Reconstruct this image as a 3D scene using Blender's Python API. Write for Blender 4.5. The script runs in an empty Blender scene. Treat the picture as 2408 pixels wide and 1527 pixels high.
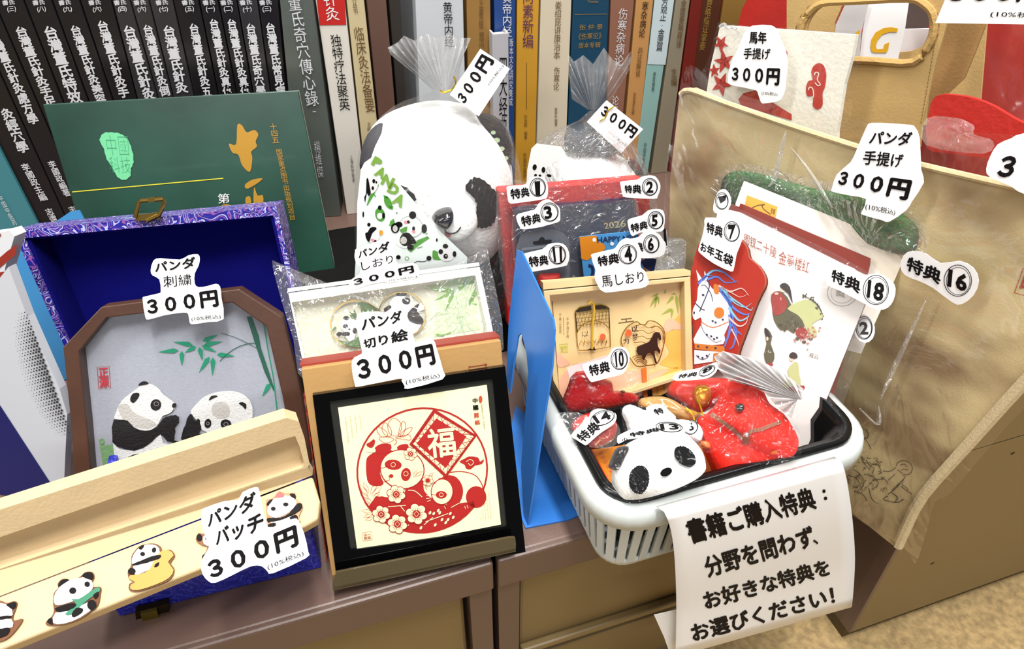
import bpy, math, random
import numpy as np
from mathutils import Vector, Matrix
from mathutils.geometry import tessellate_polygon
from mathutils.bvhtree import BVHTree
random.seed(7)
SC = bpy.context.scene
COL = SC.collection

# ------------------------------------------------------------------ camera
W, H, F = 2408, 1527, 1700.0
TH, PS = math.radians(38.5), math.radians(18.2)
fw = np.array([math.sin(PS)*math.cos(TH), math.cos(PS)*math.cos(TH), -math.sin(TH)])
rt = np.array([math.cos(PS), -math.sin(PS), 0.0])
up = np.cross(rt, fw)
CP = np.array([0.0, 0.0, 0.45])
cd = bpy.data.cameras.new('camera'); cam = bpy.data.objects.new('camera', cd); COL.objects.link(cam)
cd.sensor_width = 36; cd.lens = F/W*36; cd.clip_start = .01; cd.clip_end = 50
m = Matrix.Identity(4)
for i in range(3):
    m[i][0] = rt[i]; m[i][1] = up[i]; m[i][2] = -fw[i]; m[i][3] = CP[i]
cam.matrix_world = m
SC.camera = cam

# ------------------------------------------------------------------ light
SC.view_settings.view_transform = 'Standard'; SC.view_settings.look = 'None'
SC.view_settings.gamma = 1; SC.view_settings.use_curve_mapping = False
SC.view_settings.exposure = 0.08
wd = bpy.data.worlds.new('room_light'); SC.world = wd; wd.use_nodes = True
wd.node_tree.nodes['Background'].inputs[0].default_value = (.98, .99, 1.0, 1)
wd.node_tree.nodes['Background'].inputs[1].default_value = .15
def area(name, loc, aim, sx, sy, power, col=(1, .985, .95)):
    l = bpy.data.lights.new(name, 'AREA'); l.shape = 'RECTANGLE'; l.size = sx; l.size_y = sy; l.energy = power; l.color = col
    o = bpy.data.objects.new(name, l); COL.objects.link(o); o.location = loc
    o.rotation_euler = (Vector(aim)-Vector(loc)).to_track_quat('-Z', 'Y').to_euler()
    return o
area('added_front_fill', (0.1, .42, 2.0), (0.15, .42, 0), 1.7, .16, 56)
area('added_front_fill', (0.4, -.35, 2.0), (0.15, .4, 0), 1.7, .16, 26)
area('added_front_fill', (-1.3, .3, 1.6), (0.15, .4, 0), .16, 1.4, 20)
area('added_front_fill', (-.2, -1.9, 1.5), (0.2, .3, 0), 1.4, .2, 16, (.97, .98, 1))  # fill lamp added behind the camera to brighten upright faces like the notice

# ------------------------------------------------------------------ geometry helpers
def ray(x, y): return fw + rt*((x-W/2)/F) + up*((H/2-y)/F)
def atz(x, y, z=0.0):
    d = ray(x, y); return CP + d*(z-CP[2])/d[2]
def aty(x, y, Y):
    d = ray(x, y); return CP + d*(Y-CP[1])/d[1]
def att(x, y, t): return CP + ray(x, y)*t
class PL:
    def __init__(s, P, yaw, back):
        a, b = math.radians(yaw), math.radians(back)
        s.o = np.array(P, float)
        s.n = np.array([math.sin(a)*math.cos(b), -math.cos(a)*math.cos(b), math.sin(b)])
        s.d = np.array([math.cos(a), math.sin(a), 0.0])
        s.u = np.cross(s.n, s.d)
        s.yaw, s.back = yaw, back
    def at(s, x, y, off=0.0):
        d = ray(x, y); return CP + d*(((s.o+s.n*off-CP)@s.n)/(d@s.n))
    def t(s, x, y):
        return ((s.o-CP)@s.n)/(ray(x, y)@s.n)
    def behind(s, x, y, dt, yaw=None, back=None):
        return PL(att(x, y, s.t(x, y)+dt), s.yaw if yaw is None else yaw, s.back if back is None else back)
class PL3(PL):
    def __init__(s, A, B, D):
        A, B, D = map(np.array, (A, B, D)); n = np.cross(B-A, D-A); n = n/np.linalg.norm(n)
        if n@(CP-A) < 0: n = -n
        s.o, s.n = A, n; s.yaw = math.degrees(math.atan2(n[0], -n[1])); s.back = math.degrees(math.asin(n[2]))
        s.d = np.cross([0, 0, 1.0], n); s.d = -s.d/np.linalg.norm(s.d)
        if s.d@rt < 0: s.d = -s.d
        s.u = np.cross(s.n, s.d)
def Z(ox, oy, s):
    def f(*a):
        if len(a) == 2 and not hasattr(a[0], '__len__'): return (a[0]/s+ox, a[1]/s+oy)
        pts = a[0] if len(a) == 1 and hasattr(a[0][0], '__len__') else a
        return [(p[0]/s+ox, p[1]/s+oy) for p in pts]
    return f
ZA = Z(0, 0, 2.8275); ZB = Z(700, 0, 3.8167); ZC = Z(1200, 0, 3.8167); ZD = Z(1600, 0, 2.828); ZE = Z(0, 480, 2.937)
ZF = Z(0, 950, 2.646); ZG = Z(640, 540, 3.32); ZH = Z(700, 860, 2.828); ZI = Z(1150, 380, 4.492); ZJ = Z(1250, 620, 3.8167)
ZK = Z(1250, 880, 3.01); ZL = Z(1600, 400, 2.545); ZM = Z(1500, 1050, 2.652); ZN = Z(1950, 500, 1.797); ZO = Z(1900, 800, 4.242)
ZP = Z(800, 360, 4.241); ZQ = Z(1560, 440, 2.935); ZR = Z(1280, 820, 4.018); ZS = Z(200, 720, 3.817); ZT = Z(1850, 0, 4.315)
ZU = Z(1280, 680, 5.453)

def smooth(pts, n=4, closed=True):
    P = [np.array(p, float) for p in pts]; out = []; N = len(P)
    rng = range(N) if closed else range(N-1)
    for i in rng:
        if closed: a, b, c, d = P[i-1], P[i], P[(i+1) % N], P[(i+2) % N]
        else: a, b, c, d = P[max(i-1, 0)], P[i], P[i+1], P[min(i+2, N-1)]
        for k in range(n):
            t = k/n
            out.append(.5*((2*b)+(-a+c)*t+(2*a-5*b+4*c-d)*t*t+(-a+3*b-3*c+d)*t**3))
    if not closed: out.append(P[-1])
    return out
def ell(cx, cy, rx, ry, rot=0, n=20):
    r = math.radians(rot); c, s = math.cos(r), math.sin(r)
    return [(cx+rx*math.cos(a)*c-ry*math.sin(a)*s, cy+rx*math.cos(a)*s+ry*math.sin(a)*c) for a in [2*math.pi*k/n for k in range(n)]]
def jag(pts, amp, n=3):
    out = []
    P = smooth(pts, n)
    c = sum(P)/len(P)
    for i, p in enumerate(P):
        d = p-c; out.append(p+d/np.linalg.norm(d)*(amp if i % 2 else -amp)*random.uniform(.3, 1))
    return out

# ------------------------------------------------------------------ materials
def srgb(c):
    c = [x/255 for x in c]
    return tuple(x/12.92 if x <= .04045 else ((x+.055)/1.055)**2.4 for x in c)
MATS = {}
def mat(name, rgb, rough=.55, bump=0, bs=60, var=0, vs=8, metal=0, spec=.5, coat=0, alpha=1, emis=0, gain=.86, sub=0, sheen=0, trans=0):
    if name in MATS: return MATS[name]
    M = bpy.data.materials.new(name); M.use_nodes = True; nt = M.node_tree; B = nt.nodes['Principled BSDF']
    c = [x*gain for x in srgb(rgb)]
    B.inputs['Base Color'].default_value = (*c, 1); B.inputs['Roughness'].default_value = rough
    B.inputs['Metallic'].default_value = metal; B.inputs['Specular IOR Level'].default_value = spec
    B.inputs['Coat Weight'].default_value = coat; B.inputs['Coat Roughness'].default_value = .08
    B.inputs['Alpha'].default_value = alpha
    if sheen: B.inputs['Sheen Weight'].default_value = sheen
    if trans: B.inputs['Transmission Weight'].default_value = trans
    tc = nt.nodes.new('ShaderNodeTexCoord')
    if var:
        n = nt.nodes.new('ShaderNodeTexNoise'); n.inputs['Scale'].default_value = vs; n.inputs['Detail'].default_value = 5
        nt.links.new(tc.outputs['Object'], n.inputs['Vector'])
        r = nt.nodes.new('ShaderNodeValToRGB')
        r.color_ramp.elements[0].position = .3; r.color_ramp.elements[1].position = .7
        r.color_ramp.elements[0].color = (*[x*(1-var) for x in c], 1); r.color_ramp.elements[1].color = (*[min(1, x*(1+var)) for x in c], 1)
        nt.links.new(n.outputs['Fac'], r.inputs['Fac']); nt.links.new(r.outputs['Color'], B.inputs['Base Color'])
    if bump:
        n = nt.nodes.new('ShaderNodeTexNoise'); n.inputs['Scale'].default_value = bs; n.inputs['Detail'].default_value = 6
        nt.links.new(tc.outputs['Object'], n.inputs['Vector'])
        b = nt.nodes.new('ShaderNodeBump'); b.inputs['Strength'].default_value = bump; b.inputs['Distance'].default_value = .002
        nt.links.new(n.outputs['Fac'], b.inputs['Height']); nt.links.new(b.outputs['Normal'], B.inputs['Normal'])
    MATS[name] = M
    return M
def film(name, haze=.06, gl=.16, scale=28, strength=.8, tint=(1, 1, 1), rough=.12):
    """clear plastic film: mostly transparent, with a crumpled glossy skin and a little milky haze"""
    if name in MATS: return MATS[name]
    M = bpy.data.materials.new(name); M.use_nodes = True; nt = M.node_tree; nt.nodes.clear(); N = nt.nodes.new; L = nt.links.new
    out = N('ShaderNodeOutputMaterial'); tr = N('ShaderNodeBsdfTransparent'); tr.inputs[0].default_value = (*tint, 1)
    g = N('ShaderNodeBsdfGlossy'); g.inputs['Roughness'].default_value = rough; g.inputs[0].default_value = (1, 1, 1, 1)
    d = N('ShaderNodeBsdfDiffuse'); d.inputs[0].default_value = (.9, .9, .9, 1)
    tc = N('ShaderNodeTexCoord')
    n1 = N('ShaderNodeTexNoise'); n1.inputs['Scale'].default_value = scale; n1.inputs['Detail'].default_value = 3; n1.inputs['Distortion'].default_value = 1.2
    v = N('ShaderNodeTexVoronoi'); v.inputs['Scale'].default_value = scale*1.3
    L(tc.outputs['Object'], n1.inputs['Vector']); L(n1.outputs['Color'], v.inputs['Vector'])
    mp = N('ShaderNodeMixRGB'); mp.inputs[0].default_value = .15; L(tc.outputs['Object'], mp.inputs[1]); L(n1.outputs['Color'], mp.inputs[2]); L(mp.outputs[0], v.inputs['Vector'])
    ad = N('ShaderNodeMath'); ad.operation = 'ADD'; L(n1.outputs['Fac'], ad.inputs[0]); L(v.outputs['Distance'], ad.inputs[1])
    b = N('ShaderNodeBump'); b.inputs['Strength'].default_value = strength; b.inputs['Distance'].default_value = .006; L(ad.outputs[0], b.inputs['Height'])
    L(b.outputs['Normal'], g.inputs['Normal'])
    lw = N('ShaderNodeLayerWeight'); lw.inputs['Blend'].default_value = .25; L(b.outputs['Normal'], lw.inputs['Normal'])
    mm = N('ShaderNodeMath'); mm.operation = 'MULTIPLY_ADD'; L(lw.outputs['Fresnel'], mm.inputs[0]); mm.inputs[1].default_value = min(.6, gl*1.6); mm.inputs[2].default_value = gl*.35
    m1 = N('ShaderNodeMixShader'); L(mm.outputs[0], m1.inputs[0]); L(tr.outputs[0], m1.inputs[1]); L(g.outputs[0], m1.inputs[2])
    m2 = N('ShaderNodeMixShader'); m2.inputs[0].default_value = haze; L(m1.outputs[0], m2.inputs[1]); L(d.outputs[0], m2.inputs[2])
    L(m2.outputs[0], out.inputs['Surface'])
    MATS[name] = M
    return M
def brocade(name, c1, c2, c3, scale=55, gain=.85):
    if name in MATS: return MATS[name]
    M = bpy.data.materials.new(name); M.use_nodes = True; nt = M.node_tree; B = nt.nodes['Principled BSDF']; N = nt.nodes.new; L = nt.links.new
    tc = N('ShaderNodeTexCoord'); w = N('ShaderNodeTexNoise'); w.inputs['Scale'].default_value = scale; w.inputs['Detail'].default_value = 1.5; w.inputs['Distortion'].default_value = 1.6
    L(tc.outputs['Object'], w.inputs['Vector'])
    mu = N('ShaderNodeMath'); mu.operation = 'MULTIPLY'; mu.inputs[1].default_value = 9; L(w.outputs['Fac'], mu.inputs[0])
    fr = N('ShaderNodeMath'); fr.operation = 'FRACT'; L(mu.outputs[0], fr.inputs[0])
    r = N('ShaderNodeValToRGB'); r.color_ramp.interpolation = 'CONSTANT'; e = r.color_ramp.elements
    e[0].position = 0; e[0].color = (*[x*gain for x in srgb(c1)], 1); e[1].position = .45; e[1].color = (*[x*gain for x in srgb(c2)], 1)
    q = e.new(.62); q.color = (*[x*gain for x in srgb(c1)], 1); q = e.new(.8); q.color = (*[x*gain for x in srgb(c3)], 1)
    L(fr.outputs[0], r.inputs['Fac']); L(r.outputs['Color'], B.inputs['Base Color']); B.inputs['Roughness'].default_value = .32
    b = N('ShaderNodeBump'); b.inputs['Strength'].default_value = .3; b.inputs['Distance'].default_value = .001; L(fr.outputs[0], b.inputs['Height']); L(b.outputs['Normal'], B.inputs['Normal'])
    MATS[name] = M
    return M
M_paper = mat('white_paper', (252, 252, 253), .6, gain=.92)
M_ink = mat('black_ink', (18, 14, 16), .6, spec=.12)
M_grey = mat('grey_ink', (150, 150, 155), .6)
M_white = mat('white_print', (245, 245, 245), .5)
M_film = film('clear_film')
M_film_h = film('crinkled_film', haze=.2, gl=.5, scale=60, strength=1.0, rough=.2)
M_film_soft = film('flat_film', haze=.03, gl=.08, scale=18, strength=.5)

# ------------------------------------------------------------------ objects
WL = {}
def props(o, label=None, cat=None, group=None, kind=None):
    if label: o['label'] = label
    if cat: o['category'] = cat
    if group: o['group'] = group
    if kind: o['kind'] = kind
def thing(name, loc, label, cat, group=None):
    o = bpy.data.objects.new(name, None); COL.objects.link(o); o.empty_display_size = .02
    o.location = [float(x) for x in loc]; WL[o] = np.array(loc, float)
    props(o, label, cat, group); return o
def mesh(name, verts, faces, material, parent=None, sm=False, label=None, cat=None, group=None, kind=None):
    V = np.array([list(map(float, v)) for v in verts]).reshape(-1, 3)
    if parent is not None: L0 = WL[parent]
    else:
        L0 = np.array([V[:, 0].mean(), V[:, 1].mean(), V[:, 2].min()])
    V = V-L0
    me = bpy.data.meshes.new(name); me.from_pydata(V.tolist(), [], [list(map(int, f)) for f in faces]); me.update()
    if sm: me.polygons.foreach_set('use_smooth', [True]*len(me.polygons))
    mats = material if isinstance(material, list) else [material]
    for q in mats: me.materials.append(q)
    o = bpy.data.objects.new(name, me); COL.objects.link(o)
    if parent is not None: o.parent = parent
    else: o.location = L0.tolist()
    WL[o] = L0
    props(o, label, cat, group, kind)
    return o
class G:
    """collects geometry for one mesh"""
    def __init__(s): s.v = []; s.f = []; s.mi = []
    def add(s, V, Fc, mi=0):
        b = len(s.v); s.v += [tuple(map(float, v)) for v in V]; s.f += [[i+b for i in f] for f in Fc]; s.mi += [mi]*len(Fc); return s
    def build(s, name, material, parent=None, **k):
        o = mesh(name, s.v, s.f, material, parent, **k)
        if any(s.mi): o.data.polygons.foreach_set('material_index', s.mi)
        return o
    def box(s, x0, x1, y0, y1, z0, z1, M=None, mi=0):
        V = [(x, y, z) for z in (z0, z1) for y in (y0, y1) for x in (x0, x1)]
        if M is not None: V = [M(v) for v in V]
        return s.add(V, [(0, 2, 3, 1), (4, 5, 7, 6), (0, 1, 5, 4), (2, 6, 7, 3), (0, 4, 6, 2), (1, 3, 7, 5)], mi)
    def prism(s, front, vec, mi=0):
        n = len(front); B_ = [np.array(p)+vec for p in front]
        return s.add(list(front)+B_, [list(range(n)), list(range(2*n-1, n-1, -1))]+[(i, n+i, n+(i+1) % n, (i+1) % n) for i in range(n)], mi)
    def tube(s, pts, r, n=6, mi=0, closed=False, r2=None):
        P = [np.array(p, float) for p in pts]; N = len(P); V = []; Fc = []
        for i, p in enumerate(P):
            a = P[i-1] if (i > 0 or closed) else p; b = P[(i+1) % N] if (i < N-1 or closed) else p
            t = b-a; t = t/(np.linalg.norm(t)+1e-9); h = np.array([0, 0, 1.0]) if abs(t[2]) < .9 else np.array([1.0, 0, 0])
            e1 = np.cross(t, h); e1 /= np.linalg.norm(e1); e2 = np.cross(t, e1)
            rr = r if r2 is None else r+(r2-r)*i/(N-1)
            V += [p+rr*(math.cos(2*math.pi*k/n)*e1+math.sin(2*math.pi*k/n)*e2) for k in range(n)]
        for i in range(N if closed else N-1):
            for k in range(n):
                a, b = i*n+k, i*n+(k+1) % n; c, d = ((i+1) % N)*n+(k+1) % n, ((i+1) % N)*n+k
                Fc.append((a, b, c, d))
        if not closed: Fc += [list(range(n))[::-1], [(N-1)*n+k for k in range(n)]]
        return s.add(V, Fc, mi)
    def poly(s, pl, pts, off=.0004, mi=0):
        return s.add([pl.at(x, y, off) for x, y in pts], [list(range(len(pts)))], mi)
    def stroke(s, pl, pts, w, off=.0005, closed=False, mi=0, taper=False):
        P = [np.array(p, float) for p in pts]; N = len(P); A = []; B_ = []
        for i, p in enumerate(P):
            a = P[i-1] if (i > 0 or closed) else p; b = P[(i+1) % N] if (i < N-1 or closed) else p
            t = b-a; t = t/(np.linalg.norm(t)+1e-9); q = np.array([-t[1], t[0]])*w/2
            if taper: q = q*(1-.85*i/(N-1))
            A.append(p+q); B_.append(p-q)
        V = [pl.at(*p, off) for p in A]+[pl.at(*p, off) for p in B_]
        return s.add(V, [(i, (i+1) % N, N+(i+1) % N, N+i) for i in range(N if closed else N-1)], mi)
    def ring(s, front_outer, front_inner, vec, mi=0):
        """frame between two equal-length outlines, extruded by vec"""
        n = len(front_outer); o, q = list(front_outer), list(front_inner)
        V = o+q+[np.array(p)+vec for p in o]+[np.array(p)+vec for p in q]; Fc = []
        for i in range(n):
            j = (i+1) % n
            Fc += [(i, j, n+j, n+i), (2*n+i, 3*n+i, 3*n+j, 2*n+j), (i, 2*n+i, 2*n+j, j), (n+i, n+j, 3*n+j, 3*n+i)]
        return s.add(V, Fc, mi)
def clipz(P, z):
    out = []
    for i in range(len(P)):
        a, b = P[i-1], P[i]; ia, ib = a[2] >= z, b[2] >= z
        if ia != ib: out.append(a+(b-a)*((z-a[2])/(b[2]-a[2])))
        if ib: out.append(b)
    return out
def slab(name, pl, pts, th, material, parent=None, off=0.0, bev=0, clip=.001, **k):
    P = [pl.at(x, y, off) for x, y in pts]
    if clip is not False: P = clipz(P, clip)
    g = G(); g.prism(P, -pl.n*th)
    o = g.build(name, material, parent, **k)
    if bev:
        b = o.modifiers.new('b', 'BEVEL'); b.width = bev; b.segments = 2; b.limit_method = 'ANGLE'
    return o
def bez(o, w=.002, s=2):
    b = o.modifiers.new('b', 'BEVEL'); b.width = w; b.segments = s; b.limit_method = 'ANGLE'; return o

# text -------------------------------------------------------------
TC = {}
def glyphs(body, bold, res=2):
    k = (body, bold)
    if k in TC: return TC[k]
    cjk = any('\u3040' <= ch <= '\u9fff' for ch in body); b0 = min(bold, .005) if cjk else bold
    c = bpy.data.curves.new('t', 'FONT'); c.body = body; c.resolution_u = res; c.offset = b0; c.space_line = .95
    c.align_x = 'CENTER' if '\n' in body else 'LEFT'
    o = bpy.data.objects.new('t', c); me = bpy.data.meshes.new_from_object(o)
    V = np.array([v.co[:2] for v in me.vertices]); Fc = [list(p.vertices) for p in me.polygons]
    bpy.data.objects.remove(o); bpy.data.curves.remove(c); bpy.data.meshes.remove(me)
    if bold > b0:
        n0 = len(V); e = bold-b0; V = np.vstack([V+np.array(s_)*e for s_ in ((1, 0), (-1, 0), (0, 1), (0, -1), (0, 0))]); K = np.repeat(np.arange(5), n0); Fc = [[i+n0*k for i in f_] for k in range(5) for f_ in Fc]
    mn, mx = V.min(0), V.max(0); V = (V-mn)/(mx-mn); V = np.column_stack([V, K if bold > b0 else np.zeros(len(V))])
    TC[k] = (V, Fc); return TC[k]
def homog(q):
    A = []; b = []
    for (u, v), (x, y) in zip([(0, 1), (1, 1), (1, 0), (0, 0)], q):
        A += [[u, v, 1, 0, 0, 0, -u*x, -v*x], [0, 0, 0, u, v, 1, -u*y, -v*y]]; b += [x, y]
    h = np.linalg.solve(np.array(A, float), np.array(b, float))
    def f(u, v):
        w = h[6]*u+h[7]*v+1; return (h[0]*u+h[1]*v+h[2])/w, (h[3]*u+h[4]*v+h[5])/w
    return f
def txt(g, pl, body, quad, bold=.02, off=.0006, mi=0, res=2, vertical=False):
    if vertical: body = '\n'.join(body)
    V, Fc = glyphs(body, bold, res); f = homog(quad)
    at = pl.at if hasattr(pl, 'at') else pl
    g.add([at(*f(u, v), off+k_*2.5e-5) for u, v, k_ in V], Fc, mi)
def ringnum(g, pl, num, c, rx, ry, quad, rot=0, off=.0006, zz=None, w=1.6):
    z = zz or (lambda a, b: (a, b))
    cx, cy = z(*c); sc = (z(1, 0)[0]-z(0, 0)[0]); rx *= sc; ry *= sc
    g.stroke(pl, ell(cx, cy, rx, ry, rot, 28), w, off, closed=True)
    g.stroke(pl, ell(cx+1, cy+1, rx*.86, ry*.88, rot, 28), w*.7, off, closed=True)
    if num: txt(g, pl, num, [z(*p) for p in quad], .035, off)
def sticker(name, label, pl, poly, texts, rings=(), z=None, off=.002, group=None, cat='label', bold=.03, sm=3, curl=0):
    z = z or (lambda *a: a[0] if len(a) == 1 else a)
    P = smooth(z(poly), sm) if sm else z(poly)
    pts = [pl.at(x, y, off) for x, y in P]
    base = np.mean(pts, 0); base[2] = min(p[2] for p in pts)
    o = thing(name, base, label, cat, group)
    g = G(); g.prism(pts, -pl.n*.0004); g.build('card', M_paper, o)
    g = G()
    for t in texts:
        txt(g, pl, t[0], z(t[1]), t[2] if len(t) > 2 else bold, off+.0004)
    for r_ in rings: ringnum(g, pl, r_[0], r_[1], r_[2], r_[3], r_[4], r_[5] if len(r_) > 5 else 0, off+.0004, lambda a, b: z((a, b), (a, b))[0])
    g.build('lettering', M_ink, o)
    return o

# inflated shapes ---------------------------------------------------
def pillow(name, pl, pts, th, material, parent=None, off=0.0, back=.5, rings=7, noise=0, ns=40, sm=True, seed=0, c=None, flat=.5, **k):
    P = [np.array(p, float) for p in pts]; n = len(P)
    cc = np.mean(P, 0) if c is None else np.array(c, float)
    V = []; Fc = []
    rnd = random.Random(seed)
    ph = [rnd.uniform(0, 6) for _ in range(6)]
    def nz(p): return noise*(math.sin(p[0]*ns*1.0+ph[0])*math.sin(p[2]*ns*1.3+ph[1])+.6*math.sin(p[0]*ns*2.3+p[2]*ns*1.7+ph[2])) if noise else 0
    for side in (1, -1):
        base = len(V)
        for r_ in range(rings):
            s = 1-(r_/rings)
            h = th*(1-s**(2/flat*.5+1))**.5 if r_ else 0
            for p in P:
                q = cc+(p-cc)*s
                b = pl.at(q[0], q[1], off)
                hh = h*(1 if side > 0 else back)
                V.append(b+pl.n*side*(hh+(nz(b) if r_ else 0)*min(1, r_/2)))
        b = pl.at(*cc, off); V.append(b+pl.n*side*th*(1 if side > 0 else back))
        ci = len(V)-1
        for r_ in range(rings-1):
            for i in range(n):
                j = (i+1) % n; a = base+r_*n
                f = (a+i, a+j, a+n+j, a+n+i); Fc.append(f if side > 0 else f[::-1])
        a = base+(rings-1)*n
        for i in range(n):
            f = (a+i, a+(i+1) % n, ci); Fc.append(f if side > 0 else f[::-1])
    o = mesh(name, V, Fc, material, parent, sm=sm, **k)
    w = o.modifiers.new('w', 'WELD'); w.merge_threshold = .00005
    return o
def bvh_of(o):
    L0 = WL[o]; me = o.data
    return BVHTree.FromPolygons([Vector(v.co)+Vector(L0) for v in me.vertices], [list(p.vertices) for p in me.polygons])
def onto(bvh, x, y, off, fallback=None):
    d = Vector(ray(x, y)).normalized(); h = bvh.ray_cast(Vector(CP), d)
    if h[0] is None:
        if fallback is not None: return np.array(fallback)
        return None
    n = h[1]
    if n.dot(d) > 0: n = -n
    return np.array(h[0]+n*off)
class Surf:
    """a curved surface that artwork can be laid on, like a plane"""
    def __init__(s, o, pl): s.b = bvh_of(o); s.pl = pl; s.n = pl.n
    def at(s, x, y, off=0.0):
        r_ = onto(s.b, x, y, off)
        return r_ if r_ is not None else s.pl.at(x, y, off)
def patch(g, sf, pts, off=.0008, rings=5, mi=0):
    P = [np.array(p, float) for p in pts]; n = len(P); c = np.mean(P, 0); V = []; Fc = []
    for r_ in range(rings):
        s = 1-r_/rings; V += [sf.at(*(c+(p-c)*s), off) for p in P]
    V.append(sf.at(*c, off))
    for r_ in range(rings-1):
        for i in range(n):
            j = (i+1) % n; a = r_*n; Fc.append((a+i, a+j, a+n+j, a+n+i))
    a = (rings-1)*n; Fc += [(a+i, a+(i+1) % n, len(V)-1) for i in range(n)]
    g.add(V, Fc, mi)
def fur(o, material, count, ln, w, parent, pred=None, seed=1, label=None):
    """short pile as tufts standing on the surface of o"""
    rnd = random.Random(seed); me = o.data; L0 = WL[o]; P = []
    for p in me.polygons:
        if len(p.vertices) >= 3: P.append((p.area, [np.array(me.vertices[i].co)+L0 for i in p.vertices]))
    ar = np.cumsum([a for a, _ in P]); g = G()
    for _ in range(count):
        i = min(int(np.searchsorted(ar, rnd.random()*ar[-1])), len(P)-1); vs = P[i][1]
        a, b, c = vs[0], vs[1], vs[2 if len(vs) == 3 else rnd.choice([2, len(vs)-1])]
        if len(vs) == 4 and c is vs[3]: b = vs[2]
        u, v = rnd.random(), rnd.random()
        if u+v > 1: u, v = 1-u, 1-v
        p = a+(b-a)*u+(c-a)*v; n = np.cross(b-a, c-a); q = np.linalg.norm(n)
        if q < 1e-12: continue
        n /= q
        cen = L0*0+np.mean(np.array([np.array(me.vertices[0].co)+L0]), 0)
        if n@(CP-p) < -.35*np.linalg.norm(CP-p): continue
        if pred and not pred(p): continue
        t = np.array([rnd.gauss(0, 1) for _ in range(3)]); t -= n*(t@n); t /= np.linalg.norm(t)+1e-9
        d = n+t*.6+np.array([0, 0, -.25]); d /= np.linalg.norm(d); s = np.cross(d, t); s /= np.linalg.norm(s)+1e-9
        L_ = ln*rnd.uniform(.6, 1.2)
        g.add([p-s*w, p+s*w, p+d*L_], [(0, 1, 2)])
    return g.build('pile', material, parent, kind='stuff')

# ================================================================== setting
M_ledge = mat('brown_steel', (112, 88, 78), .38, bump=.08, bs=300, var=.05, vs=3)
M_ledge2 = mat('brown_steel_front', (104, 82, 72), .4, bump=.06, bs=300, var=.05, vs=3)
M_tan = mat('tan_steel', (134, 112, 72), .42, bump=.06, bs=260, var=.05, vs=4)
M_dark = mat('dark_gap', (22, 18, 15), .7)
M_floor = mat('speckled_floor', (178, 150, 102), .75, bump=.5, bs=240, var=.3, vs=150)
g = G(); g.box(-1.6, 2.2, -1.4, 1.6, -.30, -.262); g.build('floor', M_floor, kind='structure')
g = G(); g.box(-1.2, 1.6, 1.19, 1.22, -.262, .9); g.build('wall_back', mat('back_panel', (60, 50, 42), .7), kind='structure')
YF = .284
def cabinet(x0, x1, label):
    o = thing('bookcase_base', ((x0+x1)/2, YF, -.262), label, 'cabinet', 'steel bookcase base units')
    g = G(); g.box(x0, x1, YF+.004, 1.18, -.028, 0); bez(g.build('top_board', M_ledge, o), .002)
    g = G(); g.box(x0, x1, YF, YF+.02, -.034, -.0005); bez(g.build('front_lip', M_ledge2, o), .002)
    g = G(); g.box(x0+.001, x1-.001, YF+.03, 1.17, -.17, -.03); g.build('carcass', M_ledge2, o)
    g = G(); g.box(x0+.001, x0+.018, YF+.004, YF+.03, -.26, -.034); g.build('side_rail', M_ledge2, o)
    g = G(); g.box(x1-.018, x1-.001, YF+.004, YF+.03, -.26, -.034); g.build('side_rail', M_ledge2, o)
    g = G(); g.box(x0+.021, x1-.021, YF+.012, YF+.03, -.155, -.036); bez(g.build('drawer_front', M_tan, o), .003)
    g = G(); g.box(x0+.021, x1-.021, YF+.004, YF+.012, -.155, -.147); bez(g.build('pull_ridge', M_tan, o), .002)
    g = G(); g.box(x0+.021, x1-.021, YF+.012, YF+.03, -.245, -.176); bez(g.build('drawer_front', M_tan, o), .003)
    g = G(); g.box(x0+.001, x1-.001, YF+.03, 1.1, -.262, -.171); g.build('plinth', mat('plinth_brown', (70, 58, 46), .6), o)
    return o
XS = float(atz(1166, 1325)[0])
cabinet(XS-.62, XS-.0015, 'brown steel bookcase base under the blue silk box and kraft box')
cabinet(XS+.0015, .346, 'brown and tan steel bookcase base under the grey basket')
o = thing('bookcase_base', (.8, .62, -.262), 'steel bookcase base behind the side cabinet, carrying the rightmost books', 'cabinet', 'steel bookcase base units')
g = G(); g.box(.3475, 1.4, .605, 1.18, -.262, 0); g.build('top_board', M_ledge, o)
# right cabinet standing forward
o = thing('side_cabinet', (.65, .25, -.262), 'tan steel side cabinet with dark plinth under the hanging tote bags', 'cabinet')
XR, YR = .437, .25
g = G(); g.box(XR, 1.5, YR+.012, .60, -.242, .10); g.build('carcass', M_ledge2, o)
g = G(); g.box(XR, XR+.004, YR, YR+.012, -.242, .10); g.build('corner_post', M_ledge, o)
g = G(); g.box(XR+.004, 1.5, YR, YR+.012, -.242, .019); g.build('door_panel', M_tan, o)
g = G(); g.box(XR+.004, 1.5, YR, YR+.012, .021, .10); g.build('top_rail', M_tan, o)
g = G(); g.box(XR+.003, 1.5, YR+.006, .6, -.262, -.242); g.build('plinth', mat('plinth_olive', (92, 76, 46), .6), o)
g = G()
for p in ((2382, 1067), (2193, 1326)):
    q = aty(*p, YR-.0004); g.add([q+np.array([a, 0, b]) for a, b in ell(0, 0, .0022, .0012, 20, 9)], [list(range(9))])
g.build('scuff_mark', M_dark, o)

g = G(); g.box(-.10, .34, .50, .775, .0002, .0016)  # thin sheet added only to give the very dark patch of shelf
g.build('shelf_dark_sheet', mat('dark_sheet_black', (12, 11, 11), .8, spec=.15), label='added black sheet darkening the shelf under the panda plushes in front of the books', cat='added sheet')
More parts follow.
